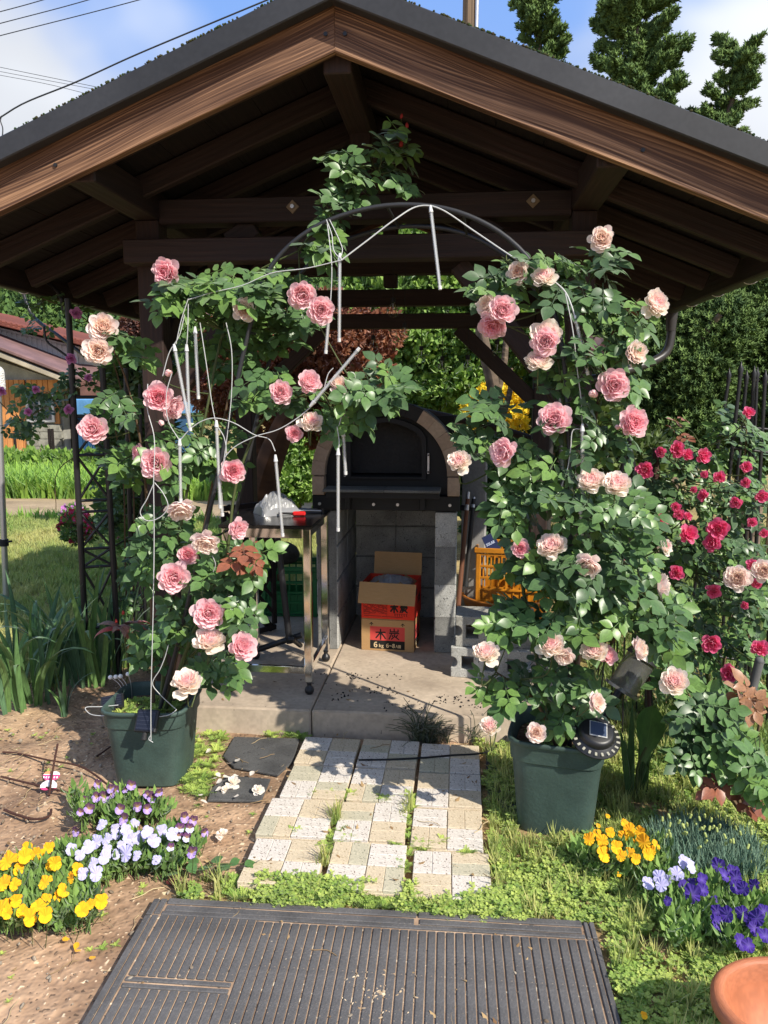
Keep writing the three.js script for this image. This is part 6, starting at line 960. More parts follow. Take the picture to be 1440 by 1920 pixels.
// ================================================================ BEDDING FLOWERS
function pansyGeo(s, up, side, low, eye) {   // five flat petals facing y, about 3.6 cm across
  seed(s); const l = [];
  const pet = (a, L, w, lift, c) => {
    const pos = [0, 0.001, 0], col = mixc(c, eye, 0.4), idx = [], uv = [0.5, 0], n = 8, tilt = R(-0.25, 0.35);
    for (let i = 0; i <= n; i++) { const k = i / n * 2 - 1; for (const f of [0.55, 1]) { const z = L * f * (0.62 + 0.38 * Math.cos(k * 1.5)), x = k * w * 0.62 * Math.pow(f, 0.8); pos.push(x, lift + z * tilt - 0.25 * x * x / w + 0.0022 * Math.sin(k * 7 + s + a) * f, z); uv.push(0.5 + k / 2, f); const e = f < 0.7 ? 0.10 : 0; col.push(...mixc(c, eye, e * (1 - Math.abs(k) * 0.6))); } }
    for (let i = 0; i < n; i++) { const a0 = 1 + i * 2; idx.push(0, a0, a0 + 2, a0, a0 + 1, a0 + 3, a0, a0 + 3, a0 + 2); }
    const g = geoOf(pos, idx, uv, col); g.rotateY(a); l.push(g);
  };
  pet(Math.PI - 0.5, 0.026, 0.021, -0.001, up); pet(Math.PI + 0.5, 0.026, 0.021, -0.0015, up); pet(1.25, 0.019, 0.017, 0.001, side); pet(-1.25, 0.019, 0.017, 0.0012, side); pet(0, 0.020, 0.023, 0.0022, low);
  return merge(l);
}
const Y1 = lin(255, 196, 10), Y2 = lin(252, 176, 0), V1 = lin(66, 12, 74), V2 = lin(170, 140, 216), W1 = lin(192, 188, 230), W2 = lin(212, 209, 240), B1 = lin(52, 20, 128), B2 = lin(70, 34, 150), EY = lin(250, 214, 60);
const PANSY = { yellow: [1, 2].map((k) => pansyGeo(900 + k, Y2, Y1, Y1, lin(240, 150, 0))), bicolour: [3, 4].map((k) => pansyGeo(900 + k, V1, V2, lin(186, 160, 224), EY)), pale: [5, 6].map((k) => pansyGeo(900 + k, W1, W2, W1, lin(206, 190, 236))), violet: [7, 8].map((k) => pansyGeo(900 + k, B1, B2, B1, lin(150, 130, 210))), mixed: [9].map((k) => pansyGeo(900 + k, lin(90, 30, 100), W2, W2, EY)) };
const M_flower = phys({ vertexColors: true, roughness: 0.95, transmission: 0.22, thickness: 0, side: THREE.DoubleSide });
const HERB = (() => { seed(911); const l = []; for (let i = 0; i < 12; i++) { const h = R(0.4, 1), g = leafBlade(0.22, 0.5, 0.5); g.rotateX(R(0.4, 1.3)); g.rotateY(R(6.28)); g.translate(R(-0.2, 0.2), h * 0.8, R(-0.2, 0.2)); l.push(g); } for (let i = 0; i < 4; i++) { const c = new THREE.CylinderGeometry(0.012, 0.02, 0.8, 4, 1, true); c.rotateX(R(-0.3, 0.3)); c.rotateZ(R(-0.3, 0.3)); c.translate(0, 0.4, 0); l.push(c); } return merge(l); })();
function pansies(label, spots, kinds, ground, leafN, mat = M_fol) {   // spots: photo positions of single flowers
  const c = ground.reduce((a, [x, y]) => a.add(G(x, y)), V3(0, 0, 0)).multiplyScalar(1 / ground.length), t = thing('pansy_clump', label, 'pansies', c.setY(0)), O = t.position;
  const list = [], cols = [];
  for (let i = 0; i < leafN; i++) { const g = pick(ground), p = G(g[0] + R(-1, 1) * g[2], g[1] + R(-1, 1) * g[3]).sub(O), s = R(0.05, 0.10); list.push(mat4(p.setY(0), [R(-0.3, 0.3), R(6.28), R(-0.3, 0.3)], s)); const k = R(); cols.push(rgb(...mixc([0.11, 0.23, 0.035], [0.26, 0.42, 0.08], k))); }
  scatter('foliage', HERB, mat, list, cols, t);
  for (const [px, py, s = 1, kd] of spots) {
    const h = R(0.085, 0.13), p = G(px, py, h), d = V3(0, EYE, 0).sub(p).normalize().multiplyScalar(0.75).add(V3(R(-0.75, 0.85), R(-0.2, 0.7), R(-0.3, 0.5))).normalize(), right = V3(1, 0, 0).addScaledVector(d, -d.x).normalize(), q = new THREE.Quaternion().setFromRotationMatrix(new THREE.Matrix4().makeBasis(right, d, right.clone().cross(d)));
    q.multiply(new THREE.Quaternion().setFromAxisAngle(V3(0, 1, 0), R(-0.4, 0.4)));
    const f = part('flower', pick(PANSY[kd ?? pick(kinds)]), M_flower, t, p.clone().sub(O), q); f.scale.setScalar(s * R(0.72, 0.98));
  }
  const st = []; for (const m of t.children.filter((m) => m.name === 'flower')) st.push(tube([V3(m.position.x * 0.85, 0.01, m.position.z * 0.85), m.position.clone().add(V3(0, -0.03, -0.006)), m.position.clone().add(V3(0, 0, -0.004))], 0.0013, 5, 4)); part('stems', merge(st), M_cane, t).userData = { kind: 'stuff' };
}
seed(921);
pansies('clump of bright yellow pansies at the lower left of soil bed', [[14, 1616, 1.3], [46, 1608, 1.3], [50, 1592], [78, 1605], [34, 1632], [96, 1622], [104, 1620], [90, 1592], [133, 1647], [84, 1656], [26, 1660], [6, 1658, 1.3], [86, 1688], [110, 1682], [118, 1672], [18, 1698], [0, 1706, 1.3], [40, 1710], [56, 1722, 1.4], [85, 1718], [152, 1708, 1.2], [168, 1698], [190, 1692], [66, 1602], [146, 1632], [30, 1690], [12, 1712, 1.2], [70, 1700]], ['yellow'], [[60, 1690, 90, 45], [90, 1720, 80, 34], [30, 1710, 60, 40]], 260);
pansies('patch of pale lilac white pansies between yellow and purple ones', [[165, 1590, 1.2], [180, 1580, 1.2], [200, 1575], [218, 1566], [235, 1558, 1.1], [216, 1555], [240, 1570], [262, 1572, 1.1], [248, 1575, 1.2], [275, 1562], [285, 1575], [303, 1560, 1.3], [180, 1640, 1.2], [236, 1602, 1.2], [200, 1595], [256, 1606], [228, 1585], [150, 1605], [290, 1580], [218, 1603], [321, 1566, 1.1], [133, 1594], [155, 1640], [195, 1610], [293, 1614], [190, 1548], [174, 1620], [250, 1548]], ['pale'], [[220, 1630, 100, 24], [170, 1640, 50, 24], [280, 1625, 60, 20]], 200);
pansies('patch of purple and lilac pansies in front of left planter', [[182, 1472], [215, 1484], [208, 1480], [236, 1482], [246, 1474], [180, 1496], [195, 1496], [277, 1492], [298, 1488], [258, 1514], [166, 1518], [224, 1518], [276, 1518], [232, 1537], [150, 1524, 0.8], [158, 1500, 0.8], [285, 1498], [208, 1490]], ['bicolour'], [[220, 1550, 70, 22], [190, 1530, 50, 20], [260, 1545, 50, 20]], 120);
pansies('straggling purple and white pansies at the right end of bed', [[346, 1534, 0.9], [362, 1540, 0.8], [336, 1555], [356, 1554, 0.8], [350, 1572, 0.9], [360, 1600], [333, 1568, 0.9], [384, 1562, 0.7], [142, 1560, 0.8], [320, 1590, 0.7]], ['bicolour', 'mixed'], [[345, 1610, 30, 18], [330, 1595, 24, 16]], 50);
pansies('clump of bright yellow pansies by the right green planter', [[1105, 1575], [1130, 1578], [1133, 1590], [1156, 1590, 1.1], [1132, 1604, 1.2], [1165, 1606, 1.1], [1182, 1558, 1.1], [1172, 1545], [1190, 1580, 1.2], [1208, 1580, 1.3], [1230, 1586, 1.1], [1170, 1570], [1216, 1604], [1200, 1560], [1192, 1612], [1145, 1562], [1222, 1596], [1120, 1566], [1180, 1600]], ['yellow'], [[1170, 1640, 60, 22], [1140, 1620, 50, 20], [1210, 1630, 40, 20]], 150);
pansies('spread of dark violet pansies at the lower right', [[1346, 1625, 1.3], [1358, 1642, 1.1], [1374, 1636], [1380, 1646], [1282, 1668, 1.2], [1298, 1678, 1.3], [1318, 1670, 1.1], [1380, 1666], [1395, 1668, 1.1], [1415, 1662], [1345, 1710, 1.1], [1364, 1716], [1392, 1714], [1345, 1735, 1.2], [1420, 1722, 1.2], [1415, 1742], [1435, 1756], [1388, 1768, 1.1], [1404, 1774, 1.1], [1252, 1690, 0.8], [1342, 1690, 0.8], [1432, 1710], [1316, 1650], [1410, 1730], [1300, 1660]], ['violet'], [[1340, 1740, 90, 50], [1400, 1760, 60, 40], [1300, 1720, 60, 40]], 260);
pansies('few pale blue white pansies beside the violet ones', [[1236, 1646, 1.1], [1216, 1658], [1270, 1640, 1.1], [1282, 1618], [1296, 1626], [1252, 1652], [1240, 1660]], ['pale'], [[1250, 1690, 40, 20]], 50);
// ================================================================ STRAP LEAVED PLANTS
function strapLeaf(L, w, bend, twist) { const pos = [], uv = [], idx = [], n = 9; let y = 0, z = 0, a = 0.08; for (let j = 0; j <= n; j++) { const q = j / n, k = w / 2 * Math.min(1, 1.15 * (1 - Math.pow(q, 3))) * (0.6 + 0.4 * Math.min(1, q * 4)); for (const s of [-1, 0, 1]) { const c = Math.cos(twist * q), d = Math.sin(twist * q); pos.push(s * k * c, y, z + s * k * d + (s ? 0 : -k * 0.35)); uv.push(0.5 + s / 2, q * 3); } y += Math.cos(a) * L / n; z += Math.sin(a) * L / n; a += bend / n * (0.4 + 1.6 * q); } for (let j = 0; j < n; j++) for (let i = 0; i < 2; i++) { const b = j * 3 + i; idx.push(b, b + 1, b + 3, b + 1, b + 4, b + 3); } return geoOf(pos, idx, uv); }
const T_strap = tex(64, 256, (u, v) => { const n = noise(u * 22, v * 2, 931, 0), m = fbm(u * 2, v * 8, 935, 3); return 0.70 + 0.25 * n + 0.2 * (m - 0.5); });
const strapMat = (r, g, b) => phys({ color: rgb(r, g, b), map: T_strap, roughness: 0.95, transmission: 0.25, thickness: 0, side: THREE.DoubleSide, clearcoat: 0.3, clearcoatRoughness: 0.45 });
const M_iris = [strapMat(0.16, 0.34, 0.09), strapMat(0.22, 0.42, 0.10), strapMat(0.13, 0.28, 0.12)];
function irisClump(label, p, n, h, spread, w, name = 'iris_plant', cat = 'iris', mats = M_iris, bend = [0.2, 1.9]) {
  const t = thing(name, label, cat, p); const G4 = [0, 1, 2, 3].map((k) => strapLeaf(1, 0.055, lerp(bend[0], bend[1], k / 3), R(-0.5, 0.5)));
  for (let i = 0; i < n; i++) { const a = R(6.28), r = Math.sqrt(R()) * spread, m = part('leaf', pick(G4), pick(mats), t, V3(Math.cos(a) * r, -0.01, Math.sin(a) * r)); m.rotation.set(R(-0.12, 0.12), Math.PI / 2 - a + R(-0.7, 0.7), R(-0.2, 0.2), 'YXZ'); const s = h * R(0.6, 1.1); m.scale.set(s * 0.5 + w * 8, s, s); }
}
seed(941);
irisClump('large clump of sword leaves at the far left edge', G(35, 1310), 46, 0.62, 0.20, 0.04); irisClump('tall clump of sword leaves in front of black trellis', G(150, 1265), 52, 0.66, 0.24, 0.04); irisClump('small upright iris shoot in the bare soil left of planter', G(122, 1340), 7, 0.30, 0.015, 0.03); irisClump('sword leaves growing behind the foot of the trellis', G(200, 1225), 24, 0.46, 0.14, 0.03);
irisClump('cluster of pale green stalks with broad leaves beside right planter', A(1190, 1500, 2.85).setY(0), 12, 0.36, 0.05, 0.03, 'calla_plant', 'calla plant', [strapMat(0.12, 0.24, 0.06), strapMat(0.09, 0.2, 0.05)], [0.05, 0.5]);
{ const t = thing('calla_plant', 'big arrow shaped green leaf standing above the pale stalks', 'calla plant', A(1196, 1500, 2.82).setY(0)), top = A(1212, 1400, 2.82).sub(t.position); part('stalk', tube([V3(0, 0, 0), top.clone().multiplyScalar(0.6).add(V3(-0.02, 0, 0)), top], 0.006, 12, 6), M_cane, t); const pos = [], uv = [], idx = [], n = 10; for (let j = 0; j <= n; j++) { const q = j / n, w = 0.052 * Math.sin(Math.PI * Math.pow(1 - q, 0.7)) + (q < 0.05 ? 0.03 : 0); for (const s of [-1, 0, 1]) { pos.push(s * w, -0.06 * q * q + Math.abs(s) * w * 0.3, (q - 0.25) * 0.22 - (q < 0.2 && s ? 0.03 : 0)); uv.push(0.5 + s / 2, q); } } for (let j = 0; j < n; j++) for (let i = 0; i < 2; i++) { const b = j * 3 + i; idx.push(b, b + 3, b + 1, b + 1, b + 3, b + 4); } const lf = part('leaf', geoOf(pos, idx, uv), leafMat(0.09, 0.20, 0.04), t, top); lf.rotation.set(-1.75, 0.2, -0.4); }
{ // lily like plant with red leaves left of the planter
  const t = thing('red_leaf_plant', 'plant with curled red bronze leaves left of the planter', 'red plant', G(235, 1290)), O = t.position; seed(945); part('stem', tube([V3(0, 0, 0), A(240, 1240, 3.3).sub(O), A(232, 1180, 3.2).sub(O)], 0.005, 14, 6), M_cane, t); const c = A(230, 1180, 3.2).sub(O), g = strapLeaf(0.15, 0.05, 1.5, 0.4), mr = [strapMat(0.46, 0.20, 0.13), strapMat(0.52, 0.06, 0.04), strapMat(0.42, 0.26, 0.18)]; for (let i = 0; i < 13; i++) { const m = part('leaf', g, mr[i % 3], t, c); m.rotation.set(R(0.6, 1.5), R(6.28), 0, 'YXZ'); m.scale.setScalar(R(0.6, 1.1)); } for (const [x, y] of [[218, 1168], [231, 1152]]) { const b = part('bud', budGeo, std({ color: rgb(0.45, 0.03, 0.02), roughness: 0.6, side: THREE.DoubleSide }), t, A(x, y, 3.2).sub(O)); b.scale.setScalar(0.02); }
}
{ // blue grey pinks with buds
  const c = G(1322, 1620), t = thing('dianthus_clump', 'blue grey clump of pinks with pale green buds', 'dianthus', c), list = [], cols = []; seed(947); for (let i = 0; i < 520; i++) { const a = R(6.28), r = Math.sqrt(R()) * 0.15; list.push(mat4(V3(Math.cos(a) * r * 1.15, 0, Math.sin(a) * r), [R(-0.3, 0.3), R(6.28), R(-0.3, 0.3)], V3(0.10, R(0.07, 0.14), 0.10))); const k = R(); cols.push(rgb(lerp(0.10, 0.2, k), lerp(0.19, 0.30, k), lerp(0.13, 0.20, k))); } scatter('foliage', BLADES, std({ roughness: 0.8, side: THREE.DoubleSide }), list, cols, t); const bg = new THREE.CapsuleGeometry(0.0042, 0.010, 3, 7); for (let i = 0; i < 46; i++) { const a = R(6.28), r = Math.sqrt(R()) * 0.15, m = part('bud', bg, std({ color: rgb(0.34, 0.40, 0.12), roughness: 0.6 }), t, V3(Math.cos(a) * r, R(0.10, 0.17), Math.sin(a) * r)); m.rotation.set(R(-0.5, 0.5), 0, R(-0.5, 0.5)); }
}
// ================================================================ WEEDS AND GRASS
const CLOVER = (() => { seed(951); const l = []; for (let i = 0; i < 16; i++) { const x = R(-0.5, 0.5), z = R(-0.5, 0.5), h = R(0.25, 0.8), a0 = R(6.28); for (let k = 0; k < 3; k++) { const g = leafBlade(0.20, 0.21, 0.2); g.rotateX(1.15 + R(-0.3, 0.3)); g.rotateY(a0 + k * 2.09); g.translate(x, h, z); l.push(g); } const c = new THREE.CylinderGeometry(0.008, 0.008, h, 3, 1, true); c.translate(x, h / 2, z); l.push(c); } return merge(l); })();
const FERNY = (() => { seed(952); const l = []; for (let i = 0; i < 9; i++) { const a = R(6.28), L = R(0.5, 1), e = R(0.4, 1.2); for (let k = 1; k < 7; k++) for (const s of [-1, 1]) { const g = leafBlade(0.10, 0.20 * (1.2 - k / 9), 0.2); g.rotateX(1.2); g.rotateY(s * 0.9); g.translate(0, 0, k / 7 * L); g.rotateX(-e + k * 0.08); g.rotateY(a); l.push(g); } } return merge(l); })();
const inMat = (p) => p.x > -0.90 && p.x < 0.43 && p.z > -2.075, inPave = (p) => p.x > -0.68 && p.x < 0.13 && p.z < -2.11 && p.z > -3.2, inSlab = (p) => p.x > -1.32 && p.x < 0.58 && p.z < -3.24, inPot = (p) => (Math.abs(p.x - POT_L.x) < 0.15 && Math.abs(p.z - POT_L.z) < 0.15) || (Math.abs(p.x - POT_R.x) < 0.15 && Math.abs(p.z - POT_R.z) < 0.15);
const T1 = greenTint([0.22, 0.36, 0.05], [0.52, 0.62, 0.13]), T2 = greenTint([0.26, 0.36, 0.06], [0.60, 0.58, 0.20]), T3 = greenTint([0.11, 0.22, 0.03], [0.26, 0.38, 0.06]);
function weeds(name, label, geo, tint, n, size, gen, free = false) { const list = [], cols = []; for (let i = 0, tries = 0; i < n && tries < n * 6; tries++) { const p = gen(); if (!p || (!free && (inMat(p) || inPave(p) || inSlab(p) || inPot(p)))) continue; const s = R(...size); list.push(mat4(p, [R(-0.15, 0.15), R(6.28), R(-0.15, 0.15)], V3(s, s * R(0.7, 1.2), s))); cols.push(tint(R())); i++; } scatter(name, geo, M_fol, list, cols, scene, label, name === 'grass_tufts' || name === 'grass_blades' ? 'grass' : 'weeds'); }
const patchy = (x, v, s, lo) => fbm(x * 4, v * 4, s, 3) > lo + R(-0.08, 0.08);
seed(961);
weeds('ground_clover', 'low light green weeds carpeting the ground right of the paving', CLOVER, T1, 4200, [0.024, 0.06], () => { const x = R(0.10, 1.5), v = R(1.25, 3.4); return patchy(x, v, 963, 0.34) ? V3(x, -0.006, -v) : null; });
weeds('strip_weeds', 'low weeds between the rubber mat and the paving', CLOVER, T1, 1150, [0.022, 0.062], () => { const x = R(-0.80, 0.20), v = 2.085 + Math.pow(R(), 1.0) * 0.10 - R(0.02); return patchy(x, v, 964, 0.43) ? V3(x, -0.004, -v) : null; }, true);
weeds('grass_tufts', 'tufts of yellow green grass around the rubber mat', BLADES, T2, 3200, [0.035, 0.10], () => { const x = R(-0.85, 1.5), v = R(1.1, 3.6); return (x > 0.1 || (v < 2.2 && v > 2.07)) && patchy(x, v, 965, 0.36) ? V3(x, -0.008, -v) : null; });
weeds('feathery_weeds', 'feathery light green weeds under the right roses', FERNY, T3, 900, [0.04, 0.085], () => { const x = R(0.45, 1.6), v = R(2.3, 3.8); return patchy(x, v, 966, 0.40) ? V3(x, -0.004, -v) : null; });
weeds('strip_greens', 'taller feathery weeds along the back edge of the mat', FERNY, T1, 130, [0.04, 0.075], () => { const x = R(-0.72, 0.30), v = R(2.09, 2.19); return patchy(x, v, 968, 0.46) ? V3(x, -0.002, -v) : null; }, true);
weeds('soil_weeds', 'small scattered weed seedlings on the bare soil', FERNY, T1, 150, [0.015, 0.035], () => { const x = R(-2.6, -0.7), v = R(1.2, 3.2); return patchy(x, v, 967, 0.52) ? V3(x, -0.004, -v) : null; });
weeds('slab_weeds', 'weeds along the front foot of the concrete slab', FERNY, T1, 120, [0.035, 0.075], () => { const g = pick([[385, 1395, 40, 26], [400, 1360, 30, 20], [540, 1375, 34, 14], [375, 1440, 34, 30], [365, 1475, 26, 20], [330, 1430, 20, 30]]); const p = G(g[0] + R(-1, 1) * g[2], g[1] + R(-1, 1) * g[3]); p.y = -0.004; return p.z < -3.25 ? null : p; }, true);
weeds('joint_weeds', 'green weeds growing in the joints of the paving', FERNY, T1, 150, [0.022, 0.05], () => { const g = pick([[648, 1495, 12, 8], [640, 1560, 22, 22], [650, 1575, 30, 10], [770, 1510, 10, 16], [765, 1555, 8, 22], [770, 1590, 30, 8], [810, 1585, 26, 5], [600, 1490, 22, 6], [720, 1500, 20, 4], [610, 1600, 8, 22], [760, 1620, 10, 20], [550, 1563, 14, 3], [880, 1600, 14, 4]]); const p = G(g[0] + R(-1, 1) * g[2], g[1] + R(-1, 1) * g[3], 0.02); return p; }, true);
weeds('grass_blades', 'grass tufts standing in the paving joints', BLADES, T2, 16, [0.05, 0.10], () => { const g = pick([[632, 1540, 8, 8], [762, 1520, 8, 20], [608, 1610, 6, 14]]); return G(g[0] + R(-1, 1) * g[2], g[1] + R(-1, 1) * g[3], 0.018); }, true);
weeds('wispy_grass', 'thin dark wispy grass at the front edge of slab', (() => { const l = []; for (let i = 0; i < 16; i++) { const h = R(0.5, 1), b = R(0.2, 0.9), g = tube([V3(0, 0, 0), V3(b * 0.15, h * 0.5, 0), V3(b * 0.6, h * 0.85, 0), V3(b, h * 0.95, 0)], 0.010, 6, 3); g.rotateY(R(6.28)); g.translate(R(-0.15, 0.15), 0, R(-0.15, 0.15)); l.push(g); } return merge(l); })(), greenTint([0.03, 0.055, 0.015], [0.09, 0.12, 0.03]), 60, [0.10, 0.17], () => { const g = pick([[850, 1385, 80, 10], [820, 1380, 60, 10], [880, 1370, 50, 14], [655, 1376, 10, 4]]); const p = G(g[0] + R(-1, 1) * g[2], g[1] + R(-1, 1) * g[3]); p.y = 0; return p.z < -3.25 ? null : p; }, true);
weeds('planter_weeds', 'parsley like weeds growing in the left planter', FERNY, T1, 46, [0.04, 0.075], () => V3(POT_L.x + R(-0.12, 0.10), 0.262, POT_L.z + R(-0.10, 0.12)), true);
weeds('planter_seedlings', 'small weeds on the soil of the right planter', CLOVER, T1, 34, [0.03, 0.05], () => V3(POT_R.x + R(-0.11, 0.11), 0.285, POT_R.z + R(-0.11, 0.11)), true);
{ // far flowers on the left lawn
  seed(971); const far = (label, px, py, d, n, cols, sp) => { const t = thing('flower_bush', label, 'flowers', A(px, py + 30, d).setY(0)); crown(t, clumpsAt(t, [[px, py + 6, sp]], d), 260, LEAF_TUFT, [0.03, 0.05], greenTint([0.06, 0.14, 0.02], [0.14, 0.26, 0.04])); const g = pansyGeo(980, cols[0], cols[1], cols[0], cols[1]), O = t.position; for (let i = 0; i < n; i++) { const a = R(6.28), r = Math.sqrt(R()) * sp * 1.05, p = A(px, py, d).sub(O).add(V3(Math.cos(a) * r, Math.sin(a) * r * 0.8, R(0, sp * 0.6))); const m = part('flower', g, M_flower, t, p); m.rotation.set(R(0.6, 1.5), R(-0.5, 0.5), R(6)); m.scale.setScalar(R(1, 1.6)); } };
  far('red and pink flower clump on lawn left of trellis', 148, 985, 6.6, 60, [lin(190, 30, 60), lin(214, 90, 150)], 0.17); far('magenta flowers behind the trellis uprights', 258, 1010, 5.6, 34, [lin(220, 40, 140), lin(236, 90, 170)], 0.14); far('lilac flowers above the red lawn clump', 140, 962, 6.8, 26, [lin(190, 120, 190), lin(210, 160, 210)], 0.12);
}
for (const [i, [px, py]] of [[1140, 1531], [1122, 1549], [1160, 1640], [1263, 1606], [1253, 1625], [1208, 1905]].entries()) { const p = G(px, py, 0.05), t = thing('wood_sorrel', `tiny yellow wood sorrel flower ${['highest, beside the right planter', 'just left of the highest one', 'below the yellow pansies', 'right of the yellow pansies', 'above the pale blue pansies', 'lowest, between mat and orange bowl'][i]}`, 'wild flower', p.clone().setY(0), 0, 'tiny yellow wood sorrel flowers'); const f = part('flower', PANSY.yellow[0], M_flower, t, V3(0, 0.05, 0)); f.scale.setScalar(0.42); f.rotation.set(0.5, 0, 0); part('stem', new THREE.CylinderGeometry(0.0008, 0.001, 0.05, 4), M_cane, t, V3(0, 0.025, 0)); }
// ================================================================ LITTER AND SMALL THINGS
{
  const slate = (label, corners) => { const c = corners.reduce((a, [x, y]) => a.add(G(x, y)), V3(0, 0, 0)).multiplyScalar(1 / corners.length), sh = new THREE.Shape(corners.map(([x, y]) => { const p = G(x, y).sub(c); return new THREE.Vector2(p.x, -p.z); })), g = new THREE.ExtrudeGeometry(sh, { depth: 0.006, bevelEnabled: true, bevelSize: 0.004, bevelThickness: 0.003, bevelSegments: 1 }); g.rotateX(-Math.PI / 2); boxUV(g); solo('slate_slab', label, 'slate slab', g, std({ color: rgb(0.20, 0.20, 0.21), map: T_block, bumpMap: T_soilB, bumpScale: 0.004, roughness: 0.85 }), c.setY(0.0)); };
  slate('dark slate slab against the slab left of the paving', [[440, 1385], [560, 1388], [548, 1430], [520, 1455], [440, 1440], [420, 1420]]); slate('half buried dark slate under the white fallen petals', [[425, 1458], [505, 1464], [488, 1504], [392, 1502], [396, 1484]]); slate('dark slate slab between the paving and right planter', [[912, 1405], [990, 1400], [985, 1470], [972, 1530], [918, 1520], [914, 1460]]);
  seed(981); const pg = petalGeo({ L: 0.03, a0: 1.5, a1: 1.1, r0: 0.002, wrap: 0.55, ph: 0, y0: 0, cup: 0.1, ruf: 0.1 }, [WH, CR], 4, 4);
  const spots = [[440, 1424], [468, 1455], [431, 1456], [448, 1454], [400, 1458], [414, 1457], [404, 1469], [402, 1483], [437, 1494], [391, 1506], [378, 1488], [380, 1540], [430, 1432], [450, 1464], [385, 1412]];
  const near = (x, y) => x < 392 ? 'on the soil beside the planter weeds' : y < 1440 ? 'on the upper slate slab' : y > 1490 ? 'at the lower edge of the lower slate' : x < 420 ? 'on the left part of the lower slate' : 'near the fallen rose heads';
  for (const [x, y] of spots) { const m = solo('fallen_petal', `single white rose petal lying ${near(x, y)}`, 'petal', pg, M_petal, G(x, y, 0.022), R(6.28), 'fallen white petals'); m.rotation.x = R(-0.3, 0.3); m.scale.setScalar(R(0.7, 1.1)); }
  const kit = bloomKit(640, [CR, WH], [CR, WH], [WH, WH], { n: 14, open: 1.3 }); for (const [label, x, y, s] of [['largest withered cream rose head fallen on the slate', 436, 1470, 0.034], ['withered cream rose head fallen nearest the paving', 484, 1482, 0.026], ['withered cream rose head lying on soil below the slate', 417, 1566, 0.026], ['small withered cream rose head beside the largest one', 424, 1480, 0.02]]) { const t = thing('fallen_rose', label, 'fallen rose', G(x, y, 0.02), R(6.28)); const h = part('heart', kit.heart, M_petal, t); kit.outer.slice(0, 6).forEach((g) => part('petal', g, M_petal, t)); t.scale.setScalar(s); t.rotation.set(R(0.2, 0.8), R(6), R(-0.4, 0.4)); void h; }
  const M_rust = std({ color: rgb(0.12, 0.045, 0.03), roughness: 0.9, map: T_mottle, bumpMap: T_fineB, bumpScale: 0.003 });
  const stick = (label, pts, r) => { const q = pts.map(([x, y, h = 0.012]) => G(x, y, h)), o = q[0].clone(); solo('rusty_rod', label, 'rod', tube(q.map((p) => p.sub(o)), r, 20, 6), M_rust, o, 0, 'rusty rods in the soil bed'); };
  stick('rusty rod lying from the left edge toward the planter', [[5, 1410], [30, 1412], [90, 1425], [150, 1437], [210, 1478], [236, 1500]], 0.004); stick('rusty rod lying below the plant tag', [[2, 1456], [60, 1470], [110, 1482], [165, 1494]], 0.0045); stick('bent rusty rod below the other rods', [[8, 1518], [30, 1527], [70, 1536], [92, 1530], [96, 1518]], 0.005); stick('thin rusty stake standing in front of the tag', [[92, 1492, 0.0], [98, 1450, 0.06], [108, 1395, 0.13]], 0.0045); stick('short dark twig beside the left planter', [[182, 1418], [196, 1408], [207, 1400]], 0.004);
  const T_tag = canvasTex(128, 128, (x) => { x.fillStyle = '#f2eeee'; x.fillRect(0, 0, 128, 128); x.fillStyle = '#e0407c'; x.fillRect(0, 26, 128, 34); x.fillStyle = '#d98e62'; x.fillRect(0, 0, 60, 22); x.fillStyle = '#fff'; for (let i = 0; i < 6; i++) x.fillRect(16 + i * 16, 36, 8, 12); x.fillStyle = '#777'; for (let j = 0; j < 4; j++) x.fillRect(20, 72 + j * 9, 80, 3); x.fillStyle = '#d33c74'; x.fillRect(0, 108, 128, 20); });
  const sh = new THREE.Shape(); sh.moveTo(0, -0.045); sh.bezierCurveTo(0.05, -0.06, 0.05, -0.005, 0.012, 0); sh.bezierCurveTo(0.05, 0.005, 0.05, 0.055, 0, 0.045); sh.bezierCurveTo(-0.05, 0.06, -0.05, 0.008, -0.012, 0); sh.bezierCurveTo(-0.05, -0.005, -0.05, -0.055, 0, -0.045); const tg = new THREE.ExtrudeGeometry(sh, { depth: 0.001, bevelEnabled: false }), u = tg.attributes.uv, pp = tg.attributes.position; for (let i = 0; i < u.count; i++) u.setXY(i, pp.getX(i) * 10 + 0.5, pp.getY(i) * 10 + 0.5); const tag = solo('plant_tag', 'pink and white printed plant tag lying on the soil', 'plant tag', tg, std({ map: T_tag, roughness: 0.5 }), G(94, 1464, 0.03)); tag.rotation.set(-0.9, 0.1, 0.1); tag.scale.setScalar(0.82);
  const frag = solo('wood_fragment', 'dark red wood fragment lying left of the mat corner', 'wood fragment', cbox(0.075, 0.012, 0.018, 0.003), std({ color: rgb(0.16, 0.03, 0.025), roughness: 0.8, map: T_mottle }), G(331, 1656, 0.012), -0.35); frag.rotation.z = 0.1;
  const q = [[672, 1425, 0.036], [730, 1424, 0.036], [790, 1421, 0.036], [850, 1416, 0.036], [905, 1412, 0.034], [935, 1396, 0.02], [955, 1370, 0.05], [970, 1340, 0.11]].map(([x, y, h]) => G(x, y, h)), o = q[0].clone(); solo('garden_cable', 'thin black cable lying across the back row of paving', 'cable', tube(q.map((p) => p.sub(o)), 0.0045, 40, 6), M_blackRough, o);
  const q2 = [[925, 1283, 0.126], [935, 1300, 0.126], [950, 1318, 0.126], [985, 1335, 0.126]].map(([x, y, h]) => G(x, y, h)), o2 = q2[0].clone(); solo('garden_cable', 'short black cable curling on the slab beside hollow blocks', 'cable', tube(q2.map((p) => p.sub(o2)), 0.004, 24, 6), M_blackRough, o2);
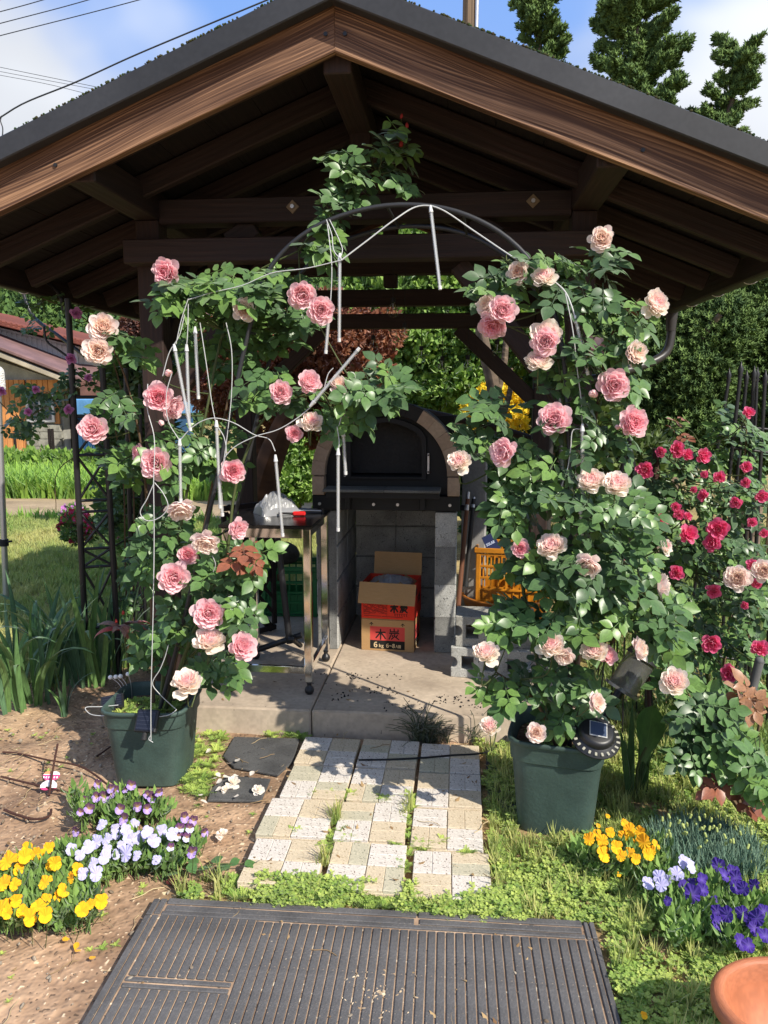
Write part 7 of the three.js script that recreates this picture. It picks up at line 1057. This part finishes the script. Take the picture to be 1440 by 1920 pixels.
  // round leaved runner by the mat corner
  const rn = thing('vine_runner', 'runner with round green leaves above the mat corner', 'vine', G(380, 1650)); seed(985); part('stem', tube([V3(-0.06, 0.02, 0.0), V3(0.02, 0.035, -0.03), V3(0.12, 0.03, -0.05), V3(0.20, 0.02, -0.06)], 0.0018, 16, 5), M_cane, rn); for (let i = 0; i < 12; i++) { const g = part('leaf', leafOval, leafMat(0.10, 0.23, 0.06), rn, V3(-0.07 + i * 0.022, 0.03 + R(0.02), -0.01 - i * 0.004 + R(-0.025, 0.025))); g.rotation.set(R(-0.3, 0.5), R(6.28), R(-0.3, 0.3), 'YXZ'); g.scale.setScalar(R(0.8, 1.25)); }
  // charcoal crumbs, pebbles, dry leaves
  seed(987); const l = [], c = []; for (let i = 0; i < 130; i++) { const g = pick([[720, 1295, 30, 8], [840, 1310, 26, 8], [880, 1318, 30, 10], [700, 1268, 60, 6], [780, 1325, 60, 10], [620, 1290, 60, 30]]), p = G(g[0] + R(-1, 1) * g[2], g[1] + R(-1, 1) * g[3], SLAB + 0.002); if (p.z > -3.27) continue; l.push(mat4(p, [R(3), R(3), R(3)], V3(R(0.002, 0.009), R(0.001, 0.004), R(0.002, 0.006)))); c.push(rgb(0.015, 0.013, 0.012)); } scatter('charcoal_crumbs', pebbleGeo(4, 1), std({ roughness: 1 }), l, c, scene, 'black charcoal crumbs scattered on the slab', 'charcoal');
  const l2 = [], c2 = []; for (let i = 0; i < 2600; i++) { const x = R(-2.8, 1.3), v = R(1.0, 3.3), p = V3(x, 0, -v); if (inPave(p) || inSlab(p) || inPot(p)) continue; if (inMat(p)) { if (R() < 0.72) continue; p.y = 0.021; } const s = Math.pow(R(), 3) * 0.008 + 0.0022; l2.push(mat4(p, [R(3), R(3), R(3)], V3(s, s * 0.7, s * R(0.7, 1.2)))); const k = R(); c2.push(rgb(...mixc([0.24, 0.17, 0.11], [0.55, 0.47, 0.36], k))); } scatter('pebbles', pebbleGeo(5, 1), std({ roughness: 0.95, map: T_mottle }), l2, c2, scene, 'small tan pebbles scattered over the soil', 'pebbles');
  const l3 = [], c3 = []; for (let i = 0; i < 420; i++) { const x = R(-2.4, 1.5), v = R(1.1, 3.7), p = V3(x, 0.004, -v); if (inPave(p)) p.y = 0.034; if (inSlab(p)) p.y = SLAB + 0.003; if (inPot(p) || (inSlab(p) && R() < 0.6)) continue; if (inMat(p)) p.y = 0.022; l3.push(mat4(p, [R(-0.3, 0.3), R(6.28), R(-0.3, 0.3)], R(0.012, 0.032))); const k = R(); c3.push(rgb(...mixc([0.16, 0.08, 0.03], [0.42, 0.29, 0.14], k))); } const dl = leafBlade(0.5, 1, 0.5); dl.rotateX(1.45); scatter('dry_leaves', dl, std({ roughness: 0.9, side: THREE.DoubleSide }), l3, c3, scene, 'dry brown leaf scraps scattered on the ground', 'dry leaves');
  seed(991); const straw = tube([V3(0, 0, 0), V3(0.3, 0.03, 0.06), V3(0.65, 0.04, -0.03), V3(1, 0.01, 0.08)], 0.014, 6, 3), l4 = [], c4 = []; for (let i = 0; i < 520; i++) { const x = R(-2.2, 1.4), v = R(1.1, 3.5), p = V3(x, 0.006, -v); if (inPot(p) || inSlab(p)) continue; if (inPave(p)) { if (R() < 0.7) continue; p.y = 0.034; } if (inMat(p)) { if (R() < 0.75) continue; p.y = 0.020; } l4.push(mat4(p, [R(-0.15, 0.15), R(6.28), R(-0.15, 0.15)], R(0.03, 0.11))); const k = R(); c4.push(rgb(...mixc([0.24, 0.15, 0.07], [0.58, 0.46, 0.26], k))); } scatter('dry_straw', straw, std({ roughness: 0.9 }), l4, c4, scene, 'thin dry straw and twigs strewn over the ground', 'straw');
  const l5 = [], c5 = []; for (let i = 0; i < 120; i++) { const a = R(6.28), r = Math.pow(R(), 1.5) * 0.09, p = G(712, 1862, 0.02).add(V3(Math.cos(a) * r * 1.3, 0.001, Math.sin(a) * r)); const s = R(0.0015, 0.006); l5.push(mat4(p, [R(3), R(3), R(3)], V3(s, s * 0.6, s * R(0.6, 1.6)))); const k = R(); c5.push(rgb(...mixc([0.30, 0.20, 0.11], [0.62, 0.50, 0.34], k))); } scatter('dirt_crumbs', pebbleGeo(6, 1), std({ roughness: 1 }), l5, c5, scene, 'crumbs of dirt and grit on the middle of the mat', 'dirt');
  const yp = petalGeo({ L: 0.02, a0: 1.5, a1: 1.1, r0: 0.002, wrap: 0.6, ph: 0, y0: 0, cup: 0.1, ruf: 0.1 }, [Y1, Y2], 4, 4); for (const [x, y, w] of [[132, 1760, 'nearest the yellow pansies'], [139, 1782, 'highest of the fallen three'], [153, 1780, 'middle of the fallen three'], [180, 1792, 'farthest right from the pansies'], [58, 1792, 'lowest, by the left frame edge']]) { const m = solo('fallen_petal', `yellow pansy petal fallen on bare soil, ${w}`, 'petal', yp, M_petal, G(x, y, 0.012), R(6.28), 'fallen yellow petals'); m.rotation.x = R(-0.3, 0.3); }
}
renderer.render(scene, camera);
